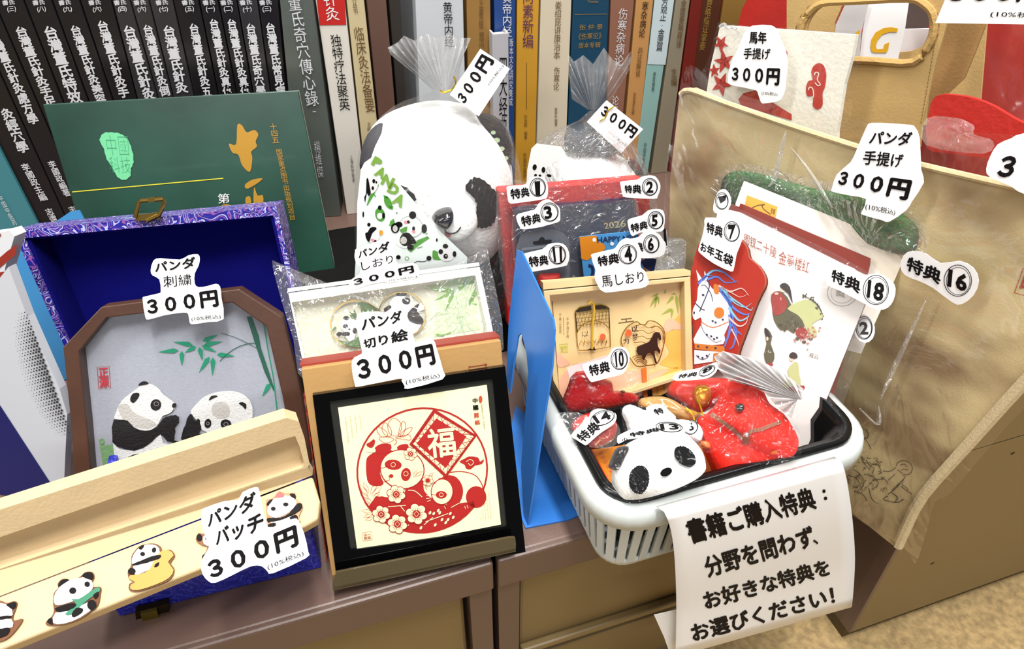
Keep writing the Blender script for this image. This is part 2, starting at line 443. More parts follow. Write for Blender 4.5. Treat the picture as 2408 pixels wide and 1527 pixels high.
# ================================================================== books
PB1 = PL(atz(130, 545), -11.5, 0)
PB2 = PL(atz(820, 505), -2.7, 0)
def book(pl, L, R, label, cover, spine=None, depth=.15, z0=0.0, z1=.265, page=True, off=0, group='books standing along the back of the shelf', name='book'):
    """L, R = the spine's left and right edges, each as two photo points; solved on the spine plane down to the shelf"""
    E = []
    for (a, b) in (L, R):
        A, B = pl.at(*a, off), pl.at(*b, off); d = (A-B)/(A[2]-B[2])
        E.append((B+d*(z0-B[2]), B+d*(z1-B[2])))
    sh = (E[1][0]-E[0][0]); w = np.linalg.norm(sh); sh = sh/w*.0006
    q = [E[0][1]+sh, E[1][1]-sh, E[1][0]-sh, E[0][0]+sh]
    base = (q[2]+q[3])/2; o = thing(name, base, label, 'book', group)
    bk = -pl.n*depth
    t = min(.0022, w*.1); dd = (E[1][0]-E[0][0])/w
    g = G(); g.prism(q, -pl.n*.0018); bez(g.build('spine', spine or cover, o), .001)
    g = G()
    g.prism([q[0]-pl.n*.0018, q[0]+dd*t-pl.n*.0018, q[3]+dd*t-pl.n*.0018, q[3]-pl.n*.0018], bk)
    g.prism([q[1]-dd*t-pl.n*.0018, q[1]-pl.n*.0018, q[2]-pl.n*.0018, q[2]-dd*t-pl.n*.0018], bk)
    g.build('cover', cover, o)
    g = G(); z = np.array([0, 0, .003])
    g.prism([q[0]+dd*(t+.0003)-z-pl.n*.0022, q[1]-dd*(t+.0003)-z-pl.n*.0022, q[2]-dd*(t+.0003)+z-pl.n*.0022, q[3]+dd*(t+.0003)+z-pl.n*.0022], bk*.97)
    g.build('page_block', mat('page_edges', (226, 216, 196), .8), o)
    return o
def vtext(g, pl, z, s, x_at_y, y0, y1, w, bold=.015, off=.0008, wd2=None):
    """vertical lettering in one column; x_at_y(y) gives the column's centre line in zoom units"""
    sl = (x_at_y(y1)-x_at_y(y0))/(y1-y0)
    q = [(x_at_y(y0)-w/2, y0+sl*w*.2), (x_at_y(y0)+w/2, y0-sl*w*.2), (x_at_y(y1)+w/2, y1-sl*w*.2), (x_at_y(y1)-w/2, y1+sl*w*.2)]
    txt(g, pl, s, z(q), bold, off, vertical=True)
M_blk = mat('black_cover', (28, 26, 28), .3, bump=.1, bs=90, var=.12, vs=20, gain=.8)
M_sil = mat('silver_print', (225, 225, 228), .45)
xb0 = [-400, -219, -45, 157, 344, 530, 742, 865, 990, 1150, 1322, 1450, 1575, 1712, 1850]
xb1 = [-190, 62, 224, 400, 572, 738, 903, 1042, 1145, 1288, 1450, 1574, 1683, 1800, 1908]
spec = [
 ('灸經穴學', lambda y: 40+(y-740)*.45, 720, 1015, 80, '', 'topmost row text ends 經穴學'),
 ('台灣董氏針灸處方學', lambda y: 60+(y-450)*.456, 205, 825, 72, '', ''),
 ('台灣董氏針灸手足', lambda y: 140+(y-205)*.41, 175, 705, 80, '三', ''),
 ('台灣董氏特效', lambda y: 335+(y-210)*.37, 172, 690, 92, '八', ''),
 ('台灣董氏針灸美容', lambda y: 505+(y-205)*.36, 168, 690, 72, '九', ''),
 ('台灣董氏針灸手', lambda y: 683+(y-170)*.31, 135, 650, 74, '六', ''),
 ('台灣董氏針灸', lambda y: 860+(y-205)*.30, 168, 665, 84, '四', ''),
 ('台灣董氏針灸倒', lambda y: 983+(y-195)*.27, 163, 640, 70, '六', ''),
 ('台灣董氏針灸', lambda y: 1122+(y-200)*.22, 168, 620, 82, '七', ''),
 ('台灣董氏針灸五', lambda y: 1290+(y-190)*.2, 155, 640, 66, '五', ''),
 ('台灣董氏針灸真傳', lambda y: 1423+(y-160)*.2, 125, 640, 66, '一', ''),
 ('台灣董氏針灸真傳', lambda y: 1541+(y-160)*.2, 125, 640, 66, '二', ''),
 ('台灣董氏奇穴學', lambda y: 1668+(y-190)*.16, 155, 640, 66, '十', ''),
 ('台灣董氏常見病', lambda y: 1798+(y-185)*.16, 150, 640, 66, '三', '')]
nth = ['leftmost black book, its spine ending in 經穴學 and 李國政主編', 'second black book from the left, spine ending in 處方學',
 'third black book from the left, spine reading 針灸手足', 'fourth black book from the left, spine reading 台灣董氏特效', 'fifth black book from the left, spine reading 針灸美容',
 'sixth black book from the left, spine reading 針灸手, volume 六', 'seventh black book from the left, grey sheen, volume 四', 'eighth black book from the left, thin, spine reading 針灸倒',
 'ninth black book from the left, volume 七', 'tenth black book from the left, volume 五', 'eleventh black book from the left, 針灸真傳 volume 一',
 'twelfth black book from the left, 針灸真傳 volume 二', 'thirteenth black book from the left, spine reading 奇穴', 'rightmost black book beside the thick grey-green book, spine reading 常見病']
M_blk2 = mat('charcoal_cover', (52, 50, 52), .28, bump=.1, bs=90, var=.3, vs=14, gain=.8)
for i, s in enumerate(spec):
    L = (ZA(xb0[i], 0), ZA(xb1[i], 620)); R = (ZA(xb0[i+1], 0), ZA(xb1[i+1], 620))
    o = book(PB1, L, R, nth[i], M_blk2 if i in (6, 7, 8, 12) else M_blk, group='black books of one series')
    g = G(); vtext(g, PB1, ZA, s[0], s[1], s[2], s[3], s[4], .03)
    if s[5]:
        f = s[1]; txt(g, PB1, '('+s[5]+')', ZA([(f(62)-36, 44), (f(62)+22, 38), (f(62)+28, 80), (f(62)-30, 86)]), .02, .0008)
        txt(g, PB1, '書氏', ZA([(f(15)-50, 2), (f(15)+32, -4), (f(15)+38, 30), (f(15)-44, 38)]), .02, .0008)
    if i == 0:
        vtext(g, PB1, ZA, '李國政主編', lambda y: 165+(y-1100)*.56, 1088, 1335, 52, .02); vtext(g, PB1, ZA, '志遠', lambda y: 325+(y-1400)*.5, 1385, 1480, 50, .02)
    if i == 1:
        vtext(g, PB1, ZA, '李國政編著', lambda y: 345+(y-1090)*.5, 1070, 1305, 48, .02); vtext(g, PB1, ZA, '志遠', lambda y: 480+(y-1390)*.5, 1370, 1470, 46, .02)
    g.build('lettering', M_sil, o)
# teal book at the far left
o = book(PB1, (ZA(-700, 620), ZA(-300, 1500)), (ZA(-190, 620), ZA(255, 1490)), 'teal book at the far left with tiny white spine lettering', mat('teal_cover', (70, 140, 150), .4, bump=.05), off=.004, z1=.12)
g = G(); vtext(g, PB1, ZA, '中国中医药', lambda y: 0+(y-1310)*.55, 1300, 1500, 26, .0, off=.006); g.build('lettering', M_sil, o)
# grey-green thick book
M_gg = mat('grey_green_cover', (92, 98, 92), .35, bump=.1, bs=60, var=.22, vs=9)
o = book(PB1, (ZA(1856, 0), ZA(1915, 620)), (ZA(2085, 0), ZA(2165, 620)), 'thick grey-green book with white brush lettering 董氏奇穴傳心錄', M_gg, off=.003, depth=.04)
g = G(); vtext(g, PB1, ZA, '董氏奇穴傳心錄', lambda y: 1975+(y-120)*.18, -30, 705, 85, .0, off=.005)
vtext(g, PB1, ZA, '一', lambda y: 2090, 740, 745, 22, .0, off=.005); vtext(g, PB1, ZA, '楊維傑', lambda y: 2105+(y-950)*.12, 940, 1180, 40, -.01, off=.005)
g.build('lettering', M_sil, o)

M_red = mat('bright_red', (204, 32, 24), .5)
def rbook(z, L, R, label, cover, texts, pl=PB2, mi=None, bars=(), off=0, z1=.265, name='book', **k):
    o = book(pl, (z(*L[0]), z(*L[1])), (z(*R[0]), z(*R[1])), label, cover, off=off, z1=z1, name=name, **k)
    for col, quad in bars:
        g = G(); g.poly(pl, z(quad), off+.0006); g.build('colour_band', col, o)
    by = {}
    for t in texts: by.setdefault(t[5] if len(t) > 5 else M_ink, []).append(t)
    for mt, L_ in by.items():
        g = G()
        for t in L_: vtext(g, pl, z, t[0], t[1], t[2], t[3], t[4], .0, off=off+.001)
        g.build('lettering', mt, o)
    return o
c1 = mat('ivory_cover', (232, 226, 214), .45); c2 = mat('straw_cover', (214, 196, 152), .45); c3 = mat('brown_cover', (112, 82, 70), .4, var=.1)
M_brn = mat('brown_ink', (110, 80, 40), .5); M_pur = mat('purple_ink', (96, 44, 90), .5); M_gold = mat('gold_ink', (190, 150, 70), .35, metal=.3); M_dg = mat('dark_grey_ink', (60, 60, 60), .5)
rbook(ZB, ((155, 0), (372, 1470)), ((428, 0), (590, 1500)), 'ivory book with a red band, spine reading 独特疗法聚英', c1,
      [('针灸', lambda y: 305+(y-100)*.15, -70, 185, 120, M_white), ('独特疗法聚英', lambda y: 345+(y-370)*.13, 310, 990, 95), ('上海科学技术', lambda y: 480+(y-1400)*.1, 1390, 1640, 26, M_dg)],
      bars=[(M_red, [(168, -40), (420, -40), (436, 222), (196, 226)])])
rbook(ZB, ((434, 0), (596, 1500)), ((602, 0), (760, 1500)), 'straw-yellow book with spine reading 临床灸法备要', c2,
      [('科丛书', lambda y: 515+(y-60)*.1, -40, 125, 42, M_brn), ('临床灸法备要', lambda y: 548+(y-290)*.15, 240, 1005, 88, M_brn), ('主编', lambda y: 640, 1095, 1180, 32, M_brn)])
rbook(ZB, ((612, 0), (770, 1500)), ((800, 0), (925, 1500)), 'plain brown book set back beside the straw-yellow book', c3, [], off=-.01)
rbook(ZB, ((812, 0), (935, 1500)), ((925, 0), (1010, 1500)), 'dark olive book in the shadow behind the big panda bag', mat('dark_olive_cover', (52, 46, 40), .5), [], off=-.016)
rbook(ZB, ((1052, 0), (1110, 1400)), ((1490, 0), (1524, 1400)), 'silver-white book with spine starting 黄帝内经', mat('silver_cover', (212, 216, 220), .35, var=.05),
      [('黄帝内经', lambda y: 1350+(y-150)*.05, 18, 420, 82)])
rbook(ZB, ((1512, 0), (1540, 1400)), ((1735, 0), (1752, 1400)), 'gold-brown book with framed dark spine lettering 王著绘黄帝内', mat('gold_brown_cover', (160, 120, 62), .4, var=.08),
      [('王著绘', lambda y: 1648, -10, 260, 40, M_brn), ('黄帝内', lambda y: 1652, 285, 430, 46, M_brn)])
rbook(ZB, ((1760, 0), (1775, 1400)), ((1960, 0), (1945, 1400)), 'deep blue book with white spine lettering 黄帝内经', mat('deep_blue_cover', (38, 74, 140), .35),
      [('黄帝内经', lambda y: 1880, -70, 330, 85, M_sil), ('版本文化研究集成', lambda y: 1918-(y-350)*.01, 345, 950, 34, M_sil)])
o = rbook(ZB, ((1742, 285), (1755, 1300)), ((1898, 315), (1903, 1300)), 'slim light-grey book standing in front of the blue book, spine 四大经典', mat('light_grey_cover', (190, 188, 192), .5),
      [('四大经典', lambda y: 1845, 520, 1230, 72)], off=.02, z1=float(PB2.at(*ZB(1800, 300), .02)[2]), depth=.013)
rbook(ZB, ((1968, 0), (1950, 1500)), ((2172, 0), (2135, 1500)), 'mustard-yellow book with purple spine lettering 素新编', mat('mustard_cover', (216, 160, 52), .4, var=.04),
      [('问素新编', lambda y: 2068, -90, 430, 95, M_pur), ('一', lambda y: 2055, 560, 980, 4, M_brn), ('孙洽熙 编著', lambda y: 2047, 1030, 1250, 28, M_brn), ('中国中医药', lambda y: 2040, 1370, 1600, 28, M_brn)])
c5 = mat('cream_cover', (222, 210, 184), .5)
rbook(ZC, ((272, 0), (236, 1200)), ((556, 0), (505, 1300)), 'cream book with brown spine lettering 娄绍昆讲康治本《伤寒论》', c5,
      [('娄绍昆讲康治本', lambda y: 432-(y-30)*.03, 10, 530, 58, M_brn), ('伤寒论', lambda y: 420-(y-600)*.04, 600, 810, 52, M_brn), ('娄莘杉编著', lambda y: 410, 965, 1130, 26, M_brn)])
rbook(ZC, ((562, 0), (512, 1200)), ((894, 0), (850, 1000)), 'petrol-blue book with gold title 张仲景《伤寒论》版本专辑', mat('petrol_cover', (22, 72, 100), .4, var=.06), [])
o = bpy.data.objects[-1] if False else None
blue_book = [q for q in COL.objects if q.get('label', '').startswith('petrol-blue')][0]
g = G()
txt(g, PB2, '张 仲 景', ZC([(625, 220), (830, 215), (826, 265), (620, 272)]), .0, .001); txt(g, PB2, '《伤寒论》', ZC([(615, 300), (820, 290), (815, 350), (610, 358)]), .0, .001)
txt(g, PB2, '版本专辑', ZC([(615, 385), (812, 375), (806, 428), (610, 435)]), .0, .001); txt(g, PB2, 'Treatises', ZC([(692, 0), (792, 0), (790, 24), (692, 24)]), .0, .001)
g.stroke(PB2, ZC([(575, 130), (870, 125)]), 1.2, .001)
g.build('lettering', M_gold, blue_book)
rbook(ZC, ((900, 0), (862, 1000)), ((1118, 0), (1020, 1000)), 'reddish-brown book with white spine lettering 伤寒杂病论', mat('reddish_brown_cover', (150, 104, 84), .45, var=.05),
      [('伤寒杂病论', lambda y: 1015-(y-100)*.09, 75, 590, 82, M_sil), ('论校注', lambda y: 945-(y-880)*.1, 860, 1110, 62, M_sil)])
rbook(ZC, ((1128, 0), (1040, 1000)), ((1290, 0), (1178, 1050)), 'orange-tan book with spine reading 寒杂病论 and boxed characters', mat('orange_tan_cover', (204, 150, 90), .45, var=.05),
      [('寒杂病论', lambda y: 1212-(y-50)*.12, 15, 335, 56), ('药证解读', lambda y: 1170-(y-440)*.11, 425, 690, 42, M_brn), ('张宝源主编', lambda y: 1112-(y-900)*.1, 830, 1025, 26, M_brn)])
rbook(ZC, ((1297, 0), (1125, 1400)), ((1474, 0), (1262, 1400)), 'pale aqua and white book with spine reading 方观止·金匮篇', mat('aqua_cover', (150, 192, 186), .5, bump=.1),
      [('方观止·金匮篇', lambda y: 1388-(y-20)*.12, -10, 460, 56), ('黄煌编著', lambda y: 1296-(y-650)*.1, 645, 820, 24, M_dg), ('中国中医药', lambda y: 1212-(y-1300)*.1, 1280, 1510, 24, M_dg)],
      bars=[(mat('pale_aqua', (206, 222, 226), .5), [(1300, -60), (1478, -60), (1392, 582), (1232, 576)])])
rbook(ZC, ((1484, 0), (1285, 1400)), ((1618, 0), (1430, 1400)), 'grey-beige book with spine reading 金匮要略释译', mat('grey_beige_cover', (150, 140, 118), .45, var=.06),
      [('金匮要略释译', lambda y: 1560-(y-20)*.12, -5, 430, 48, M_brn), ('主编', lambda y: 1470, 610, 770, 50, M_brn)])
rbook(ZC, ((1624, 0), (1440, 1400)), ((1905, 0), (1690, 1400)), 'dark red book with gold spine lettering 要略临证掌要', mat('dark_red_cover', (122, 34, 24), .45, var=.1),
      [('要略临证掌要', lambda y: 1790-(y-20)*.16, 0, 450, 52, M_gold)], bars=[(mat('maroon_brown', (84, 44, 26), .45), [(1735, -60), (1898, -60), (1770, 900), (1620, 900)])])
rbook(ZC, ((1915, 0), (1710, 1400)), ((2200, 0), (1990, 1400)), 'ochre book half hidden behind the red tote bag', mat('ochre_cover', (150, 112, 50), .5, var=.1), [], off=.002)

# green atlas leaning in front of the black books
M_green = mat('dark_green_cover', (34, 74, 60), .3, bump=.05, bs=40, var=.4, vs=7, coat=.3)
PG = PL(aty(400, 228, .765), -3.3, 20)
q = [(100, 245), (702, 212), (790, 640), (240, 700)]
o = thing('book', PG.at(500, 700), 'large green hardcover atlas with gold leaf emblem leaning behind the blue silk box', 'book')
g = G(); F3 = [PG.at(*p) for p in q]; F3[2] = F3[1]+(F3[2]-F3[1])*1.3; F3[3] = F3[0]+(F3[3]-F3[0])*1.3
g.prism(F3, -PG.n*.003); bez(g.build('front_cover', M_green, o), .001)
g = G(); g.prism([p-PG.n*.0032 for p in F3], -PG.n*.016); g.build('page_block', mat('page_edges', (226, 216, 196), .8), o)
g = G(); g.prism([p-PG.n*.0195 for p in F3], -PG.n*.003); g.build('back_cover', M_green, o)
g = G(); g.poly(PG, jag(ZA([(690, 885), (740, 880), (800, 890), (850, 930), (878, 1000), (888, 1080), (870, 1120), (868, 1170), (825, 1198), (780, 1175), (745, 1110), (710, 1060), (690, 990), (662, 930)]), 1.2), .0006)
g.build('seal_print', mat('mint_print', (112, 206, 150), .45), o)
g = G(); txt(g, PG, '中國\n科技', ZA([(690, 900), (850, 900), (870, 1150), (740, 1150)]), -.02, .0009); g.build('seal_lettering', mat('seal_green', (70, 160, 112), .5), o)
M_goldp = mat('gold_print', (190, 140, 40), .35, metal=.2)
g = G()
g.poly(PG, smooth(ZA([(1578, 832), (1610, 835), (1640, 880), (1690, 865), (1718, 895), (1700, 940), (1708, 975), (1670, 1010), (1678, 1050), (1662, 1143), (1610, 1100), (1585, 1030), (1545, 1015), (1522, 955), (1570, 960)]), 3), .0006)
g.poly(PG, smooth(ZA([(1628, 1230), (1680, 1195), (1748, 1190), (1650, 1255)]), 3), .0006)
g.poly(PG, smooth(ZA([(1690, 1245), (1712, 1300), (1748, 1300), (1745, 1365), (1690, 1370)]), 3), .0006); g.poly(PG, smooth(ZA([(1632, 1320), (1660, 1305), (1670, 1350), (1640, 1378)]), 3), .0006)
g.poly(PG, ell(*ZA(1505, 1400), 18, 15), .0006)
vtext(g, PG, ZA, '十四五', lambda y: 1818+(y-850)*.17, 822, 950, 44, 0); vtext(g, PG, ZA, '国家重点图书出版规划项目', lambda y: 1860+(y-1030)*.2, 992, 1465, 40, 0)
g.build('gold_print', M_goldp, o)
g = G(); g.stroke(PG, ZA([(480, 1277), (1485, 1186)]), 2.4, .0006); g.build('yellow_rule', mat('yellow_line', (214, 206, 50), .4), o)
g = G(); txt(g, PG, '第', ZA([(1447, 1290), (1525, 1285), (1528, 1350), (1450, 1355)]), .01, .0008); g.build('lettering', M_sil, o)
g = G(); txt(g, PG, '2', ZA([(1485, 1375), (1515, 1373), (1518, 1402), (1488, 1404)]), .01, .001); g.build('volume_number', M_blk, o)

# ================================================================== left group
M_silk = brocade('blue_brocade', (38, 34, 150), (150, 90, 160), (190, 190, 225), 60)
M_silk2 = brocade('deep_blue_brocade', (30, 34, 172), (40, 40, 140), (78, 88, 200), 75)
M_velvet = mat('blue_velvet_lining', (10, 10, 108), .9, bump=.2, bs=200, spec=.1, gain=.8)
M_brass = mat('brass', (170, 140, 70), .25, metal=.9)
# magazines / leaflets at far left
PM = PL(atz(60, 1175), -30, 12)
PMb = PM.behind(20, 600, .03)
g = G(); g.prism([PMb.at(*p) for p in [(-90, 560), (0, 548), (22, 542), (34, 556), (12, 630), (-30, 1150), (-90, 1160)]], -PMb.n*.01)
o = g.build('magazine', mat('glossy_white_page', (236, 236, 240), .25), label='glossy white magazine with red pictures at the left edge behind the white booklet', cat='magazine')
g = G(); g.poly(PMb, [(-60, 560), (0, 548), (2, 556), (-60, 570)]); g.poly(PMb, [(-40, 640), (18, 590), (40, 575), (36, 600), (-40, 662)]); g.poly(PMb, ell(4, 652, 20, 12, -15)); g.build('red_print', mat('brick_red_print', (160, 50, 36), .4), o)
o = thing('booklet', atz(60, 1175), 'white booklet with grey dotted gradient and navy triangle, far left beside the light-blue bookend', 'booklet')
slab('cover', PM, [(-90, 700), (-5, 660), (20, 628), (32, 660), (64, 745), (140, 915), (158, 975), (150, 1150), (-90, 1215)], .006, mat('satin_white_cover', (216, 220, 228), .35), o)
slab('navy_print', PM, [(-90, 850), (0, 956), (126, 1150), (-90, 1212)], .0004, mat('navy_print', (8, 22, 100), .4), o, off=.0006)
g = G()
for i in range(44):
    for j in range(9):
        t = i/44; ex, ey = 62+t*105, 735+t*290; x = ex-4-j*6.6+(i % 2)*3.3; y = ey+j*1.8
        rr = max(0, 3.3-j*.33-(abs(t-.5)*2)**3*1.8)
        if rr > .6: g.poly(PM, ell(x, y, rr, rr, 0, 6), .0006)
g.build('dot_print', mat('dot_grey', (52, 54, 60), .5), o, kind='stuff')
M_bebl = mat('bookend_light_blue', (66, 140, 196), .35, bump=.04, bs=200)
M_be = mat('bookend_blue', (48, 122, 210), .32, bump=.04, bs=250)
PBe = PL(aty(100, 800, .60), -8, 18)
o = thing('bookend', (-.22, .5, 0), 'light-blue steel bookend left of the blue silk box', 'bookend')
slab('plate', PBe, smooth([(165, 498), (100, 548), (48, 582), (25, 604), (24, 628), (60, 720), (110, 830), (158, 940), (152, 1040), (150, 1146), (172, 1146), (186, 1000), (190, 700), (200, 520)], 2), .0015, M_bebl, o)

# blue silk box, lid leaning back
PLd = PL(aty(650, 485, .508), -8, 22)
box = thing('gift_box', (-.1, .4, 0), 'open blue brocade silk box, lid leaning back, holding the brown octagonal frame', 'box')
def down(pl, a, b, z):
    A, B = pl.at(*a), pl.at(*b); return B+(A-B)*((z-B[2])/(A-B)[2])
TL, TR = PLd.at(30, 543), PLd.at(650, 485); BR = down(PLd, (650, 485), (722, 805), .06); BL = down(PLd, (30, 543), (150, 812), .06)
q = [TL, TR, BR, BL]; c = sum(q)/4
inn = [TL+(TR-TL)*.028+(BL-TL)*.045, TR+(TL-TR)*.02+(BR-TR)*.05, BR+(BL-BR)*.02, BL+(BR-BL)*.025]
g = G(); g.ring(q, inn, -PLd.n*.034); bez(g.build('lid_rim', M_silk, box), .0012)
g = G(); g.prism([p-PLd.n*.034 for p in q], -PLd.n*.004); g.build('lid_panel', M_silk, box)
g = G(); i2 = [c+(p-c)*.999 for p in inn]; g.prism([p-PLd.n*.0325 for p in inn], -PLd.n*.0014)
ii = [p+(c-p)*.03 for p in inn]; g.ring([p-PLd.n*.002+(p-c)*.001 for p in inn], ii and [p-PLd.n*.002 for p in ii], -PLd.n*.031)
g.build('lid_lining', M_velvet, box)
X0, X1, Y0, Y1 = -.168, -.036, .318, .472
def boxM(v, a=math.radians(-2)):
    x, y, z = v[0]-X1, v[1]-Y0, v[2]; return (X1+x*math.cos(a)-y*math.sin(a), Y0+x*math.sin(a)+y*math.cos(a), z)
g = G()
g.box(X0, X1, Y0, Y0+.006, 0, .058, boxM); bez(g.build('front_wall', M_silk2, box), .0015)
for nm, a in (('side_wall', (X0, X0+.006, Y0+.006, Y1)), ('side_wall', (X1-.006, X1, Y0+.006, Y1)), ('back_wall', (X0+.006, X1-.006, Y1-.006, Y1))):
    g = G(); g.box(*a, 0, .058, boxM); bez(g.build(nm, M_silk2, box), .001)
g = G(); g.box(X0+.006, X1-.006, Y0+.006, Y1-.006, .003, .012, boxM); g.build('base_lining', M_velvet, box)
# closures
g = G(); P = PLd
for w, a in (([(318, 512), (326, 478), (332, 472), (384, 468), (388, 474), (374, 506)], 0),):
    g.tube([P.at(x, y, .004) for x, y in w]+[P.at(345, 520, .004)], .0016, 6, closed=False)
g.prism([P.at(*p, .004) for p in [(316, 506), (372, 500), (376, 516), (320, 520)]], -P.n*.004)
g.prism([P.at(*p, .006) for p in [(347, 466), (364, 463), (365, 474), (349, 476)]], -P.n*.003)
g.build('clasp_hook', M_brass, box)
PFb = PL((X1, Y0-.001, 0), -2, 0)
g = G(); g.prism([PFb.at(*p, .004) for p in [(318, 1440), (396, 1420), (400, 1460), (322, 1482)]], -PFb.n*.004); g.build('clasp_plate', mat('dark_brass', (54, 44, 20), .3, metal=.7), box)
g = G(); g.prism([PFb.at(*p, .0065) for p in [(330, 1446), (368, 1436), (378, 1462), (340, 1470)]], -PFb.n*.003); g.build('clasp_buckle', mat('old_brass', (150, 130, 50), .25, metal=.8), box)

# octagonal frame with embroidered pandas
PF = PL(aty(420, 900, .42), -6, 25)
M_wood = mat('brown_wood_frame', (82, 52, 38), .42, bump=.1, bs=120, var=.12, vs=30)
out = [(148, 817), (238, 722), (562, 680), (663, 746), (708, 923), (735, 1080), (700, 1150), (210, 1210), (178, 1150), (167, 1000)]
inn = [(186, 827), (250, 748), (546, 712), (626, 768), (664, 930), (690, 1070), (668, 1115), (235, 1160), (214, 1120), (204, 1000)]
oct_ = thing('picture_frame', PF.at(450, 1150), 'brown octagonal wooden frame with an embroidery of two pandas under bamboo', 'frame')
g = G(); g.ring([PF.at(*p) for p in out], [PF.at(*p) for p in inn], -PF.n*.014); bez(g.build('frame', M_wood, oct_), .0008)
g = G(); g.prism([PF.at(*p, -.0115) for p in [(c_[0]+(425-c_[0])*.03, c_[1]+(930-c_[1])*.03) for c_ in out]], -PF.n*.002); pic = g.build('silk_panel', mat('grey_blue_silk', (176, 180, 192), .5, bump=.15, bs=900, var=.04, vs=400), oct_)
E0 = -.0114
def art(name, material, parent, fn, label=None, **k):
    g = G(); fn(g); return g.build(name, material, parent, label=label, **k)
M_g1 = mat('embroidery_green', (22, 150, 112), .5); M_g2 = mat('dark_stem_green', (32, 96, 78), .5); M_th = mat('black_thread', (20, 20, 24), .5, bump=.3, bs=600); M_wt = mat('white_thread', (240, 240, 238), .55, bump=.3, bs=700)
M_pg = mat('pale_grey_thread', (206, 202, 196), .6, bump=.3, bs=700); M_grass = mat('grass_thread', (128, 172, 118), .6, bump=.3, bs=500)
lf = [((790, 322), (965, 350)), ((1235, 318), (1065, 350)), ((655, 414), (838, 398)), ((868, 540), (868, 405)), ((893, 420), (992, 362)), ((1055, 492), (1025, 370)), ((1180, 415), (1048, 355)),
      ((1345, 450), (1182, 435)), ((1020, 602), (1115, 455)), ((1142, 628), (1148, 460)), ((1193, 258), (1055, 315)), ((1588, 815), (1662, 692)), ((1650, 1045), (1718, 952))]
def leaf(g, pl, z, a, b, w, off, mi=0):
    a, b = np.array(a, float), np.array(b, float); d = b-a; n = np.array([-d[1], d[0]])/np.linalg.norm(d)*w
    g.poly(pl, z([tuple(a), tuple(a+d*.4+n*.6), tuple(a+d*.78+n), tuple(b), tuple(a+d*.78-n), tuple(a+d*.4-n*.6)]), off, mi)
def f(g):
    for a, b in lf: leaf(g, PF, ZS, a, b, 22, E0+.0006)
    g.stroke(PF, ZS([(1605, 165), (1640, 380), (1690, 640), (1720, 900), (1735, 1010)]), 3, E0+.0006)
art('leaves', M_g1, oct_, f)
def f(g):
    g.poly(PF, ZS([(1450, 95), (1495, 95), (1560, 270), (1580, 380), (1660, 620), (1705, 760), (1690, 760), (1610, 590), (1530, 350)]), E0+.0005)
    g.stroke(PF, ZS(smooth([(1210, 495), (1290, 420), (1380, 365), (1480, 335), (1550, 335)], 4, False)), 1.8, E0+.0006)
    g.stroke(PF, ZS(smooth([(1225, 245), (1340, 280), (1450, 330), (1550, 385)], 4, False)), 1.2, E0+.0006)
art('bamboo_stem', M_g2, oct_, f)
def f(g):
    g.poly(PF, ZS([(130, 1250), (250, 1245), (330, 1350), (330, 1480), (200, 1520), (160, 1420)]), E0+.0004)
    g.poly(PF, ZS([(850, 1260), (1000, 1150), (1200, 1180), (1100, 1260), (940, 1290)]), E0+.0004); g.poly(PF, ell(*ZS(150, 1215), 7, 7), E0+.0004)
art('grass', M_grass, oct_, f)
def f(g):
    g.poly(PF, ZS(smooth([(262, 1010), (275, 960), (330, 850), (440, 760), (520, 705), (590, 700), (660, 740), (700, 790), (780, 850), (812, 885), (800, 930), (740, 975), (690, 1000), (640, 1080), (540, 1130), (440, 1100), (380, 1040), (300, 1020)], 3)), E0+.0006)
    g.poly(PF, ZS([(250, 1230), (320, 1290), (480, 1290), (600, 1220), (680, 1150), (700, 1230), (830, 1260), (830, 1310), (680, 1440), (300, 1500), (270, 1400)]), E0+.0005)
    g.poly(PF, ZS(smooth([(950, 960), (990, 890), (1080, 810), (1200, 770), (1330, 765), (1430, 800), (1490, 870), (1505, 960), (1490, 1060), (1440, 1120), (1330, 1170), (1250, 1185), (1170, 1180), (1110, 1140), (1050, 1110), (1030, 1050)], 3)), E0+.0008)
art('panda_fur', M_wt, oct_, f)
def f(g):
    g.poly(PF, ZS(smooth([(300, 900), (330, 1000), (430, 1080), (560, 1100), (640, 1060), (560, 1010), (440, 960), (380, 880)], 3)), E0+.0007)
    g.poly(PF, ZS(smooth([(1150, 880), (1230, 860), (1290, 900), (1290, 990), (1200, 1010), (1140, 960)], 3)), E0+.0009)
art('fur_shading', M_pg, oct_, f)
